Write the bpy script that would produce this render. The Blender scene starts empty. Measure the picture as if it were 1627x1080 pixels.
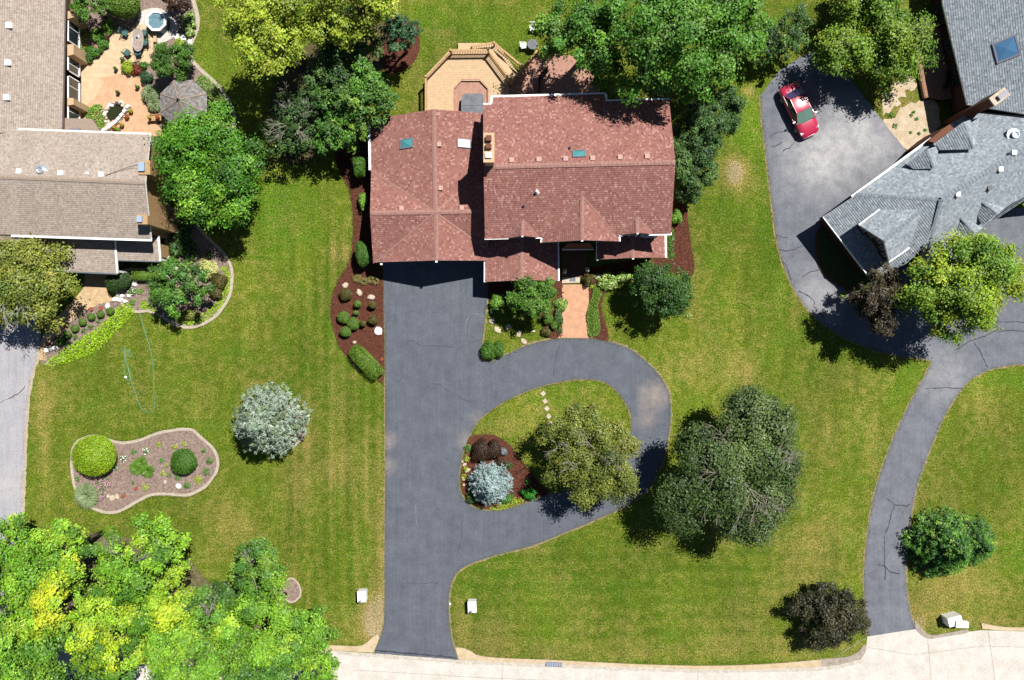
import bpy, math, random
import numpy as np
from mathutils import Vector, Matrix
from mathutils.geometry import tessellate_polygon

# ------------------------------------------------------------------ camera, sky, sun, exposure
sc = bpy.context.scene
H = 70.0            # camera height above the lawn, metres
S = 19.0            # photograph pixels per metre on the ground
CX, CY = 813.5, 540.0
cam = bpy.data.cameras.new("camera")
camo = bpy.data.objects.new("camera", cam)
sc.collection.objects.link(camo)
camo.location = (0, 0, H)
camo.rotation_euler = (0, 0, 0)
cam.sensor_fit = 'HORIZONTAL'
cam.angle = 2 * math.atan((CX / S) / H)
cam.clip_start = 0.5
cam.clip_end = 3000
sc.camera = camo

SUN = Vector((0.37, 0.385, 1.0)).normalized()
world = bpy.data.worlds.new("World")
sc.world = world
world.use_nodes = True
wn = world.node_tree
sky = wn.nodes.new('ShaderNodeTexSky')
sky.sky_type = 'NISHITA'
sky.sun_disc = False
sky.air_density = 0.6
sky.dust_density = 0.2
sky.sun_elevation = math.asin(SUN.z)
sky.sun_rotation = math.atan2(SUN.x, SUN.y)
wn.links.new(sky.outputs[0], wn.nodes['Background'].inputs[0])
wn.nodes['Background'].inputs[1].default_value = 0.05
sl = bpy.data.lights.new("sun", 'SUN')
sl.energy = 5.0
sl.angle = math.radians(0.5)
sl.color = (1.0, 0.965, 0.91)
so = bpy.data.objects.new("sun", sl)
sc.collection.objects.link(so)
so.location = (30, 25, 90)
so.rotation_euler = SUN.to_track_quat('Z', 'Y').to_euler()
sc.view_settings.view_transform = 'Standard'
sc.view_settings.look = 'None'
sc.view_settings.exposure = 0.74
sc.view_settings.gamma = 1.0
sc.cycles.max_bounces = 6
sc.cycles.diffuse_bounces = 3
sc.cycles.transmission_bounces = 4
sc.cycles.transparent_max_bounces = 6

GAIN = 2.05         # what a sunlit level surface of albedo 1 shows at this exposure
rng = np.random.default_rng(7)
random.seed(7)

# ------------------------------------------------------------------ helpers
def lin(v):
    v = v / 255.0
    return v / 12.92 if v <= 0.04045 else ((v + 0.055) / 1.055) ** 2.4
def C(r, g, b, k=1.0):
    """albedo of a surface that shows this colour in the sun"""
    return (lin(r) / GAIN * k, lin(g) / GAIN * k, lin(b) / GAIN * k)
def P(px, py, h=0.0):
    k = (H - h) / H
    return Vector(((px - CX) / S * k, (CY - py) / S * k, h))
def XY(px, py, h=0.0):
    v = P(px, py, h)
    return (v.x, v.y)
def org(o):
    v = Vector((0, 0, 0))
    while o is not None:
        v = v + o.location
        o = o.parent
    return v
def tag(o, label=None, cat=None, group=None, kind=None):
    if label: o['label'] = label
    if cat: o['category'] = cat
    if group: o['group'] = group
    if kind: o['kind'] = kind
    return o
def thing(name, label, cat, loc, group=None):
    o = bpy.data.objects.new(name, None)
    o.empty_display_size = 0.3
    sc.collection.objects.link(o)
    o.location = loc
    return tag(o, label, cat, group)
def link(name, me, mat, parent=None, loc=None, **t):
    o = bpy.data.objects.new(name, me)
    sc.collection.objects.link(o)
    if mat is not None and not me.materials:
        me.materials.append(mat)
    if parent is not None: o.parent = parent
    elif loc is not None: o.location = loc
    return tag(o, **t)
def add(name, V, F, mat, parent=None, loc=None, smooth=False, uv=None, **t):
    off = org(parent) if parent is not None else (Vector(loc) if loc is not None else Vector((0, 0, 0)))
    me = bpy.data.meshes.new(name)
    me.from_pydata([(v[0] - off.x, v[1] - off.y, v[2] - off.z) for v in V], [], F)
    if uv is not None:
        L = me.uv_layers.new(name="UVMap")
        idx = np.empty(len(me.loops), dtype=np.int32)
        me.loops.foreach_get('vertex_index', idx)
        L.data.foreach_set('uv', np.asarray(uv, dtype=np.float32)[idx].ravel())
    if smooth: me.shade_smooth()
    return link(name, me, mat, parent, loc, **t)
def add_np(name, V, F, mat, parent=None, loc=None, col=None, smooth=False, **t):
    """V (n,3) F (m,k) arrays, optional point colours"""
    off = org(parent) if parent is not None else (Vector(loc) if loc is not None else Vector((0, 0, 0)))
    V = np.asarray(V, dtype=np.float32) - np.array(off, dtype=np.float32)
    F = np.asarray(F, dtype=np.int32)
    m, k = F.shape
    me = bpy.data.meshes.new(name)
    me.vertices.add(len(V)); me.vertices.foreach_set('co', V.ravel())
    me.loops.add(m * k); me.loops.foreach_set('vertex_index', F.ravel())
    me.polygons.add(m)
    me.polygons.foreach_set('loop_start', np.arange(0, m * k, k, dtype=np.int32))
    me.polygons.foreach_set('loop_total', np.full(m, k, dtype=np.int32))
    me.update(calc_edges=True)
    if col is not None:
        a = me.color_attributes.new('Col', 'FLOAT_COLOR', 'POINT')
        c4 = np.ones((len(V), 4), dtype=np.float32); c4[:, :3] = col
        a.data.foreach_set('color', c4.ravel())
    if smooth: me.shade_smooth()
    return link(name, me, mat, parent, loc, **t)

class MB:
    def __init__(s): s.V = []; s.F = []
    def poly(s, pts):
        b = len(s.V); s.V += [tuple(p) for p in pts]; s.F.append(list(range(b, b + len(pts)))); return s
    def box(s, cx, cy, z0, z1, sx, sy, rz=0.0):
        c, n = math.cos(rz), math.sin(rz); b = len(s.V)
        for z in (z0, z1):
            for dx, dy in ((-1, -1), (1, -1), (1, 1), (-1, 1)):
                x, y = dx * sx / 2, dy * sy / 2
                s.V.append((cx + x * c - y * n, cy + x * n + y * c, z))
        s.F += [[b + 3, b + 2, b + 1, b], [b + 4, b + 5, b + 6, b + 7]] + [[b + i, b + (i + 1) % 4, b + 4 + (i + 1) % 4, b + 4 + i] for i in range(4)]
        return s
    def bar(s, a, b_, w, h):
        """box from point a to point b_, w wide, h deep below the line"""
        a, b_ = Vector(a), Vector(b_); d = (b_ - a)
        side = Vector((d.y, -d.x, 0)); side = side.normalized() * w / 2 if side.length > 1e-6 else Vector((w / 2, 0, 0))
        up = Vector((0, 0, -h)); 
        if abs(d.normalized().z) > .95: up = Vector((0, h, 0)); side = Vector((w / 2, 0, 0)); a = a - up / 2; b_ = b_ - up / 2
        k = len(s.V)
        for p in (a, b_):
            s.V += [tuple(p - side), tuple(p + side), tuple(p + side + up), tuple(p - side + up)]
        s.F += [[k, k + 1, k + 2, k + 3], [k + 7, k + 6, k + 5, k + 4]] + [[k + i, k + 4 + i, k + 4 + (i + 1) % 4, k + (i + 1) % 4] for i in range(4)]
        return s
    def prism(s, pts, z0, z1):
        pts = [(p[0], p[1]) for p in pts]; n = len(pts)
        if sum(pts[i][0] * pts[(i + 1) % n][1] - pts[(i + 1) % n][0] * pts[i][1] for i in range(n)) < 0: pts = pts[::-1]
        b = len(s.V)
        s.V += [(x, y, z0) for x, y in pts] + [(x, y, z1) for x, y in pts]
        for t in tessellate_polygon([[Vector((x, y, 0)) for x, y in pts]]):
            s.F.append([b + n + i for i in t]); s.F.append([b + i for i in t][::-1])
        for i in range(n):
            j = (i + 1) % n; s.F.append([b + i, b + j, b + n + j, b + n + i])
        return s
    def tube(s, pts, rad, n=6, cap=True):
        pts = [Vector(p) for p in pts]
        if not hasattr(rad, '__len__'): rad = [rad] * len(pts)
        b = len(s.V)
        for i, p in enumerate(pts):
            d = (pts[min(i + 1, len(pts) - 1)] - pts[max(i - 1, 0)]).normalized()
            a = d.cross(Vector((0.31, 0.17, 0.93)));  a = a.normalized() if a.length > 1e-4 else Vector((1, 0, 0))
            c = d.cross(a)
            for k in range(n):
                t = 2 * math.pi * k / n
                s.V.append(tuple(p + (a * math.cos(t) + c * math.sin(t)) * rad[i]))
        for i in range(len(pts) - 1):
            for k in range(n):
                s.F.append([b + i * n + k, b + i * n + (k + 1) % n, b + (i + 1) * n + (k + 1) % n, b + (i + 1) * n + k])
        if cap:
            s.F.append([b + k for k in range(n)][::-1]); e = b + (len(pts) - 1) * n; s.F.append([e + k for k in range(n)])
        return s
    def lathe(s, cx, cy, prof, n=16):
        b = len(s.V)
        for r, z in prof:
            for k in range(n):
                t = 2 * math.pi * k / n; s.V.append((cx + r * math.cos(t), cy + r * math.sin(t), z))
        for i in range(len(prof) - 1):
            for k in range(n):
                s.F.append([b + i * n + k, b + i * n + (k + 1) % n, b + (i + 1) * n + (k + 1) % n, b + (i + 1) * n + k])
        s.F.append([b + k for k in range(n)][::-1]); e = b + (len(prof) - 1) * n; s.F.append([e + k for k in range(n)])
        return s
    def build(s, name, mat, parent=None, loc=None, smooth=False, **t):
        return add(name, s.V, s.F, mat, parent, loc, smooth, **t)

def smooth_curve(pts, n=6, closed=True):
    """Catmull-Rom through pixel points"""
    out = []; m = len(pts)
    rngi = range(m) if closed else range(m - 1)
    for i in rngi:
        if closed: p0, p1, p2, p3 = pts[i - 1], pts[i], pts[(i + 1) % m], pts[(i + 2) % m]
        else: p0, p1, p2, p3 = pts[max(i - 1, 0)], pts[i], pts[i + 1], pts[min(i + 2, m - 1)]
        for k in range(n):
            t = k / n
            out.append(tuple(0.5 * (2 * p1[j] + (p2[j] - p0[j]) * t + (2 * p0[j] - 5 * p1[j] + 4 * p2[j] - p3[j]) * t * t + (3 * p1[j] - p0[j] - 3 * p2[j] + p3[j]) * t ** 3) for j in (0, 1)))
    if not closed: out.append(tuple(pts[-1]))
    return out
def wpts(px): return [XY(x, y) for x, y in px]
def offset(poly, d):
    """grow a closed world polygon by d metres"""
    n = len(poly); A = sum(poly[i][0] * poly[(i + 1) % n][1] - poly[(i + 1) % n][0] * poly[i][1] for i in range(n))
    sg = 1 if A > 0 else -1; out = []
    for i in range(n):
        a, b = poly[i - 1], poly[(i + 1) % n]; dx, dy = b[0] - a[0], b[1] - a[1]; l = math.hypot(dx, dy) or 1
        out.append((poly[i][0] + sg * dy / l * d, poly[i][1] - sg * dx / l * d))
    return out
def sheet(name, poly, z, mat, holes=(), parent=None, loc=None, skirt=0.0, **t):
    """flat sheet with optional holes and a skirt down its outer edge"""
    rings = [list(poly)] + [list(h) for h in holes]
    V = [(x, y, z) for r in rings for x, y in r]
    F = [list(f) for f in tessellate_polygon([[Vector((x, y, 0)) for x, y in r] for r in rings])]
    for f in F:
        a, b, c = (V[i] for i in f)
        if (b[0] - a[0]) * (c[1] - a[1]) - (b[1] - a[1]) * (c[0] - a[0]) < 0: f.reverse()
    if skirt:
        st = 0
        for r in rings:
            n = len(r); b = len(V); V += [(x, y, z - skirt) for x, y in r]
            F += [[st + i, st + (i + 1) % n, b + (i + 1) % n, b + i] for i in range(n)]
            st += n
    return add(name, V, F, mat, parent, loc, **t)
def inside(pts, poly):
    pts = np.asarray(pts); x, y = pts[:, 0], pts[:, 1]; r = np.zeros(len(pts), bool)
    n = len(poly)
    for i in range(n):
        x1, y1 = poly[i]; x2, y2 = poly[(i + 1) % n]
        if y1 == y2: continue
        c = ((y1 > y) != (y2 > y)) & (x < (x2 - x1) * (y - y1) / (y2 - y1) + x1)
        r ^= c
    return r

# ------------------------------------------------------------------ materials
class NB:
    def __init__(s, name):
        s.m = bpy.data.materials.new(name); s.m.use_nodes = True
        s.t = s.m.node_tree; s.b = s.t.nodes['Principled BSDF']
    def n(s, ty, **kw):
        nd = s.t.nodes.new('ShaderNode' + ty)
        for k, v in kw.items():
            if k.startswith('i_'):
                key = k[2:]; key = int(key) if key.isdigit() else key.replace('_', ' ')
                if isinstance(v, bpy.types.NodeSocket): s.t.links.new(v, nd.inputs[key])
                else: nd.inputs[key].default_value = v
            else: setattr(nd, k, v)
        return nd
    def L(s, a, b): s.t.links.new(a, b)
    def noise(s, vec, scale, detail=4, rough=.6):
        nd = s.n('TexNoise'); nd.inputs['Scale'].default_value = scale; nd.inputs['Detail'].default_value = detail; nd.inputs['Roughness'].default_value = rough
        s.L(vec, nd.inputs['Vector']); return nd.outputs['Fac']
    def ramp(s, fac, stops, interp='LINEAR'):
        r = s.n('ValToRGB'); r.color_ramp.interpolation = interp
        e = r.color_ramp.elements
        while len(e) < len(stops): e.new(0.5)
        for q, (p, c) in zip(e, stops):
            q.position = p; q.color = (*c, 1) if len(c) == 3 else c
        s.L(fac, r.inputs[0]); return r.outputs[0]
    def mix(s, f, a, b, mode='MIX'):
        m = s.n('MixRGB', blend_type=mode)
        for k, v in ((0, f), (1, a), (2, b)):
            if isinstance(v, bpy.types.NodeSocket): s.L(v, m.inputs[k])
            else: m.inputs[k].default_value = v if k == 0 else (*v, 1)
        return m.outputs[0]
    def math(s, op, a, b=0.0, c=None):
        m = s.n('Math', operation=op)
        for k, v in ((0, a), (1, b), (2, c)):
            if v is None: continue
            if isinstance(v, bpy.types.NodeSocket): s.L(v, m.inputs[k])
            else: m.inputs[k].default_value = v
        return m.outputs[0]
    def bump(s, h, strength, dist=0.02):
        b = s.n('Bump'); b.inputs['Strength'].default_value = strength; b.inputs['Distance'].default_value = dist
        s.L(h, b.inputs['Height']); s.L(b.outputs[0], s.b.inputs['Normal'])
    def done(s, col, rough=.8, spec=.3, metal=0.0):
        if isinstance(col, bpy.types.NodeSocket): s.L(col, s.b.inputs['Base Color'])
        else: s.b.inputs['Base Color'].default_value = (*col, 1)
        s.b.inputs['Roughness'].default_value = rough; s.b.inputs['Specular IOR Level'].default_value = spec; s.b.inputs['Metallic'].default_value = metal
        return s.m
    def obj(s): return s.n('NewGeometry').outputs['Position']

def M_noise(name, c1, c2, scale=8.0, rough=.8, bump=.2, dist=.01, spec=.25, fine=None, metal=0.0, mid=(.35, .65)):
    b = NB(name); p = b.obj()
    f = b.noise(p, scale, 5, .65)
    col = b.ramp(f, [(mid[0], c1), (mid[1], c2)])
    if fine:
        g = b.noise(p, fine, 3, .7)
        col = b.mix(.55, col, b.ramp(g, [(.3, (.25, .25, .25)), (.7, (.78, .78, .78))]), 'OVERLAY')
        if bump: b.bump(g, bump, dist)
    elif bump: b.bump(f, bump, dist)
    return b.done(col, rough, spec, metal)

def M_leaf(name='foliage'):
    b = NB(name); a = b.n('Attribute', attribute_name='Col')
    col = a.outputs['Color']
    b.done(col, .5, .35)
    tr = b.n('BsdfTranslucent')
    tc = b.mix(1.0, col, (1.6, 1.4, .6), 'MULTIPLY')
    b.L(tc, tr.inputs['Color'])
    mx = b.n('MixShader'); mx.inputs[0].default_value = .2
    out = b.t.nodes['Material Output']
    b.L(b.b.outputs[0], mx.inputs[1]); b.L(tr.outputs[0], mx.inputs[2]); b.L(mx.outputs[0], out.inputs['Surface'])
    return b.m
LEAF = M_leaf()

def M_shingle(name, stops, row, tab=.16):
    """tabs picked at random from a blend, laid in the rows that the geometry steps"""
    b = NB(name); uv = b.n('UVMap').outputs[0]
    sp = b.n('SeparateXYZ'); b.L(uv, sp.inputs[0])
    r = b.math('FLOOR', b.math('DIVIDE', sp.outputs[1], row))
    wn_ = b.n('TexWhiteNoise', noise_dimensions='1D'); b.L(r, wn_.inputs['W'])
    q = b.math('ADD', b.math('DIVIDE', sp.outputs[0], tab), b.math('MULTIPLY', wn_.outputs[0], 7.0))
    u = b.math('FLOOR', q)
    cmb = b.n('CombineXYZ'); b.L(u, cmb.inputs[0]); b.L(r, cmb.inputs[1])
    w2 = b.n('TexWhiteNoise', noise_dimensions='2D'); b.L(cmb.outputs[0], w2.inputs['Vector'])
    col = b.ramp(w2.outputs[0], stops)
    p = b.obj()
    big = b.noise(p, .55, 4, .6)
    col = b.mix(.3, col, b.ramp(big, [(.3, (.42, .42, .42)), (.7, (.58, .58, .58))]), 'OVERLAY')
    mp = b.n('Mapping'); mp.inputs['Scale'].default_value = (1.1, .12, 1); b.L(uv, mp.inputs[0]); strk = b.noise(mp.outputs[0], 1.0, 4, .7)
    col = b.mix(.35, col, b.ramp(strk, [(.3, (.4, .4, .41)), (.7, (.6, .6, .6))]), 'OVERLAY')
    g = b.noise(p, 60, 2, .7)
    col = b.mix(.45, col, b.ramp(g, [(.25, (.25, .25, .25)), (.75, (.75, .75, .75))]), 'OVERLAY')
    fr = b.math('FRACT', q)
    gap = b.math('LESS_THAN', fr, .06)
    col = b.mix(gap, col, b.mix(1.0, col, (.45, .42, .42), 'MULTIPLY'))
    b.bump(g, .3, .01)
    return b.done(col, .9, .15)

ROW = .165
M_red = M_shingle('red_shingle', [(0, C(152, 103, 93)), (.15, C(173, 120, 110)), (.84, C(185, 131, 121)), (.89, C(198, 148, 137)), (1, C(214, 169, 158))], ROW, .13)
M_redcap = M_noise('red_ridge_shingle', C(172, 128, 117), C(194, 150, 138), 5, .9, .2, fine=40)
M_vent = NB('pale_vent').done(C(226, 184, 170), .7, .3)
M_tan = M_shingle('tan_shingle', [(0, C(180, 164, 151)), (.2, C(194, 178, 164)), (.7, C(204, 188, 174)), (1, C(216, 201, 187))], .16, .14)
M_tancap = M_noise('tan_ridge_shingle', C(172, 154, 138), C(192, 172, 156), 5, .9, .2, fine=40)
M_grey = M_shingle('grey_shingle', [(0, C(146, 156, 166)), (.25, C(168, 178, 187)), (.75, C(180, 190, 198)), (1, C(202, 210, 217))], .17, .17)
M_greycap = M_noise('grey_ridge_shingle', C(135, 146, 156), C(165, 175, 184), 5, .9, .2, fine=40)
M_white = M_noise('white_paint', (.74, .74, .73), (.82, .82, .8), 3, .5, .05)
M_cream = M_noise('cream_paint', C(225, 190, 150), C(238, 206, 168), 4, .7, .1)
M_tanwall = M_noise('tan_siding', C(200, 160, 110), C(222, 184, 136), 6, .8, .2, fine=30)
M_brick = M_noise('brown_brick', C(122, 80, 62), C(150, 98, 76), 14, .9, .4, fine=45)
M_darkwood = M_noise('dark_stained_wood', C(70, 48, 40), C(92, 64, 52), 9, .8, .3)
M_glass = NB('window_glass').done((.02, .03, .035), .05, .6)
M_skyglass = NB('skylight_glass').done(C(95, 175, 180, 1.0), .12, .6)
M_skyblue = NB('bright_skylight_glass').done(C(96, 146, 190), .06, .8)
M_blind = NB('skylight_blind').done((.8, .8, .8), .3, .5)
M_metal = NB('galvanised_metal').done((.55, .58, .6), .35, .5, .7)
M_bluecap = NB('pale_blue_metal').done(C(185, 210, 235), .4, .5)
M_dark = NB('dark_metal').done((.03, .03, .035), .5, .4)
M_bark = M_noise('bark', C(110, 95, 80), C(145, 128, 112), 12, .9, .5, .02)
M_pale = M_noise('bare_grey_branch', C(160, 152, 138), C(194, 186, 172), 10, .9, .3)
M_birch = M_noise('white_birch_bark', C(205, 200, 192), C(240, 236, 228), 6, .8, .2)
M_mulchR = M_noise('red_brown_mulch', C(92, 56, 44), C(136, 88, 72), 7, 1, .9, .05, .05, fine=26)
M_mulchG = M_noise('grey_brown_mulch', C(144, 122, 112), C(190, 168, 156), 5, 1, .8, .04, .05, fine=24)
M_edge = M_noise('bed_edging_concrete', C(196, 180, 160), C(222, 208, 190), 6, .9, .3, fine=40)
M_soil = M_noise('dry_soil_edge', C(150, 132, 92), C(190, 170, 128), 3, 1, .6, .03, .05, fine=25)
M_stone = M_noise('pale_stone', C(212, 186, 158), C(246, 232, 214), 5, .85, .5, .03)
M_wstone = M_noise('white_stone', (.62, .6, .56), (.78, .77, .74), 5, .85, .4, .03)
M_terra = M_noise('terracotta', C(170, 84, 58), C(196, 104, 74), 8, .8, .2)
M_brown = M_noise('brown_glazed_pot', C(82, 58, 46), C(108, 76, 60), 8, .4, .1)
M_teal = NB('teal_powder_coat').done(C(76, 124, 118), .5, .4)
M_deck = M_noise('honey_deck_stain', C(226, 192, 150), C(240, 208, 166), 3, .75, .15, fine=30)
M_deckedge = M_noise('deck_rail_wood', C(206, 162, 112), C(238, 198, 148), 6, .75, .2)
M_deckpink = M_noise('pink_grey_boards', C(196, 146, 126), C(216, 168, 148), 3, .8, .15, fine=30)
M_greyvinyl = M_noise('grey_vinyl_cover', C(112, 116, 124), C(140, 144, 152), 2.2, .6, .1)
M_gazebo = M_shingle('weathered_grey_shingle', [(0, C(130, 124, 122)), (.5, C(158, 152, 150)), (1, C(184, 178, 175))], .15, .2)
M_planter = M_noise('wood_planter', C(205, 165, 112), C(232, 196, 146), 8, .8, .2)

def M_ground():
    b = NB('lawn_grass'); p = b.obj()
    at = b.n('Attribute', attribute_name='Col'); sp = b.n('SeparateColor'); b.L(at.outputs['Color'], sp.inputs[0])
    dry, lush, stripe = sp.outputs[0], sp.outputs[1], sp.outputs[2]
    n1 = b.noise(p, .22, 5, .62); n2 = b.noise(p, 1.5, 5, .7); n3 = b.noise(p, 7, 4, .75); n4 = b.noise(p, 34, 2, .8)
    col = b.ramp(n2, [(.3, C(104, 124, 34)), (.5, C(123, 142, 46)), (.7, C(144, 157, 66))])
    n6 = b.noise(p, .5, 4, .6)
    lush = b.math('ADD', lush, b.n('Clamp', i_Value=b.math('MULTIPLY', b.math('SUBTRACT', n6, .5), 2.6)).outputs[0])
    lush = b.n('Clamp', i_Value=lush).outputs[0]
    col = b.mix(b.math('MULTIPLY', lush, .8), col, b.ramp(n3, [(.3, C(82, 130, 26)), (.7, C(116, 166, 44))]))
    d = b.math('ADD', b.math('MULTIPLY', b.math('SUBTRACT', n1, .48), 1.5), b.math('MULTIPLY', b.math('SUBTRACT', n2, .5), 1.5))
    d = b.math('ADD', d, b.math('MULTIPLY', b.math('SUBTRACT', n3, .5), .9))
    d = b.math('ADD', d, b.math('SUBTRACT', dry, .03))
    d = b.n('Clamp', i_Value=d).outputs[0]
    col = b.mix(d, col, C(188, 168, 102))
    bare = b.n('Clamp', i_Value=b.math('MULTIPLY', b.math('SUBTRACT', b.math('ADD', dry, b.math('MULTIPLY', b.math('SUBTRACT', n3, .5), 1.4)), .78), 4.0)).outputs[0]
    col = b.mix(bare, col, C(200, 180, 142))
    # mown stripes: the blades lie one way or the other
    col = b.mix(b.math('MULTIPLY', stripe, .8), col, b.mix(1.0, col, (.5, .72, .42), 'MULTIPLY'))
    col = b.mix(.9, col, b.ramp(n3, [(.34, (.2, .21, .2)), (.66, (.82, .8, .78))]), 'OVERLAY')
    n5 = b.noise(p, 13, 2, .7)
    col = b.mix(.68, col, b.ramp(n5, [(.36, (.16, .19, .16)), (.5, (.5, .5, .5)), (.66, (.92, .88, .82))]), 'OVERLAY')
    col = b.mix(.65, col, b.ramp(n4, [(.32, (.14, .14, .14)), (.68, (.88, .88, .86))]), 'OVERLAY')
    mp = b.n('Mapping'); mp.inputs['Scale'].default_value = (.8, .09, 1); mp.inputs['Rotation'].default_value = (0, 0, .16); b.L(p, mp.inputs[0]); trk = b.noise(mp.outputs[0], 1.0, 3, .6)
    col = b.mix(.4, col, b.ramp(trk, [(.34, (.36, .38, .34)), (.66, (.68, .66, .62))]), 'OVERLAY')
    n8 = b.noise(p, .09, 3, .5)
    col = b.mix(.6, col, b.ramp(n8, [(.38, (.38, .4, .36)), (.62, (.64, .62, .6))]), 'OVERLAY')
    hh = b.math('ADD', n4, b.math('MULTIPLY', n3, .8))
    b.bump(hh, .9, .09)
    return b.done(col, .9, .1)
M_lawn = M_ground()

def M_asphalt(name, base, light, tan, spots):
    b = NB(name); p = b.obj()
    tot = None
    for (sx, sy, sr, sa) in spots:      # dusty wash-outs with a place of their own
        dn = b.n('VectorMath', operation='DISTANCE'); b.L(p, dn.inputs[0]); dn.inputs[1].default_value = P(sx, sy)
        f = b.n('Clamp', i_Value=b.math('SUBTRACT', 1.0, b.math('DIVIDE', dn.outputs['Value'], sr / S))).outputs[0]
        f = b.math('MULTIPLY', f, sa)
        tot = f if tot is None else b.math('ADD', tot, f)
    if tot is None: tot = b.n('Value').outputs[0]; tot.default_value = 0.0
    n1 = b.noise(p, .16, 4, .6); n2 = b.noise(p, .9, 6, .7); n3 = b.noise(p, 45, 2, .8)
    # faint drag marks of the sealer along the drive
    mp = b.n('Mapping'); mp.inputs['Scale'].default_value = (4.5, .16, 1); b.L(p, mp.inputs[0]); n4 = b.noise(mp.outputs[0], 1.0, 4, .7)
    col = b.ramp(n2, [(.25, base), (.8, light)])
    col = b.mix(.3, col, b.ramp(n1, [(.35, (.42, .42, .43)), (.65, (.58, .58, .58))]), 'OVERLAY')
    col = b.mix(.3, col, b.ramp(n4, [(.35, (.4, .4, .41)), (.65, (.62, .62, .62))]), 'OVERLAY')
    dusty = b.n('Clamp', i_Value=b.math('MULTIPLY', tot, b.math('ADD', b.math('MULTIPLY', n2, 2.2), -.2))).outputs[0]
    col = b.mix(dusty, col, tan)
    col = b.mix(.5, col, b.ramp(n3, [(.34, (.24, .24, .24)), (.66, (.78, .78, .78))]), 'OVERLAY')
    n7 = b.noise(p, 9, 4, .8)
    col = b.mix(.4, col, b.ramp(n7, [(.35, (.36, .36, .36)), (.65, (.66, .66, .66))]), 'OVERLAY')
    speck = b.noise(p, 5.0, 3, .9)
    col = b.mix(b.math('MULTIPLY', b.math('GREATER_THAN', speck, .73), .45), col, C(176, 178, 182))
    b.bump(n3, .35, .012)
    return b.done(col, .85, .25)
M_asph = M_asphalt('sealed_asphalt', C(95, 100, 111), C(121, 127, 138), C(182, 168, 156), [(1038, 628, 32, .9), (1026, 664, 26, .5), (741, 700, 24, .5), (760, 668, 20, .4), (614, 700, 22, .6), (613, 740, 20, .6)])
M_asph2 = M_asphalt('worn_asphalt', C(106, 110, 120), C(148, 151, 160), C(206, 204, 204), [(1330, 230, 95, .7), (1290, 260, 80, .5), (1400, 230, 60, .5), (1360, 190, 50, .4), (1300, 470, 60, .5), (1500, 600, 60, .4)])
M_asph3 = M_asphalt('pale_drive', C(178, 176, 182), C(202, 200, 204), C(215, 210, 205), [(10, 770, 40, .6)])
M_crack = M_noise('crack_sealer', C(58, 60, 68), C(78, 80, 88), 9, .7, .2)
M_scuff = M_noise('tyre_scuff', C(128, 133, 143), C(142, 147, 156), 4, .85, .2)
M_conc = M_noise('street_concrete', C(226, 218, 206), C(244, 238, 230), .9, .9, .25, .01, .2, fine=22)
M_curb = M_noise('kerb_concrete', C(214, 190, 150), C(238, 216, 182), 1.6, .9, .35, .02, .2, fine=24)
M_joint = M_noise('concrete_joint', C(176, 166, 152), C(200, 190, 176), 5, .9, .2)
def M_paver(name, c1, c2, sc_, mort):
    b = NB(name); p = b.obj()
    br = b.n('TexBrick'); br.offset = .5
    br.inputs['Scale'].default_value = sc_; br.inputs['Mortar Size'].default_value = .025; br.inputs['Color1'].default_value = (*c1, 1); br.inputs['Color2'].default_value = (*c2, 1); br.inputs['Mortar'].default_value = (*mort, 1)
    br.inputs['Brick Width'].default_value = .5; br.inputs['Row Height'].default_value = .5
    b.L(p, br.inputs['Vector'])
    g = b.noise(p, 2.2, 5, .65)
    col = b.mix(.5, br.outputs[0], b.ramp(g, [(.3, (.36, .36, .36)), (.7, (.66, .66, .66))]), 'OVERLAY')
    b.bump(br.outputs['Fac'], -.3, .01)
    return b.done(col, .85, .2)
M_walk = M_paver('salmon_pavers', C(230, 176, 140), C(238, 186, 150), 2.6, C(222, 168, 132))
M_patio = M_paver('stamped_cream_concrete', C(238, 208, 168), C(244, 216, 178), 1.3, C(232, 200, 160))
M_patio2 = M_paver('peach_concrete', C(234, 188, 148), C(240, 196, 158), .8, C(230, 184, 144))
M_path = M_paver('tan_walk_pavers', C(222, 190, 146), C(236, 206, 164), 2.0, C(206, 172, 130))
M_porch = M_paver('brown_porch_tiles', C(128, 96, 78), C(150, 114, 94), 2.4, C(108, 82, 68))
M_sand = M_noise('bare_sand', C(214, 190, 156), C(240, 222, 194), 1.6, 1, .6, .05, .05, fine=16)
M_water = NB('pond_water').done(C(58, 62, 34), .06, .6)
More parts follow.
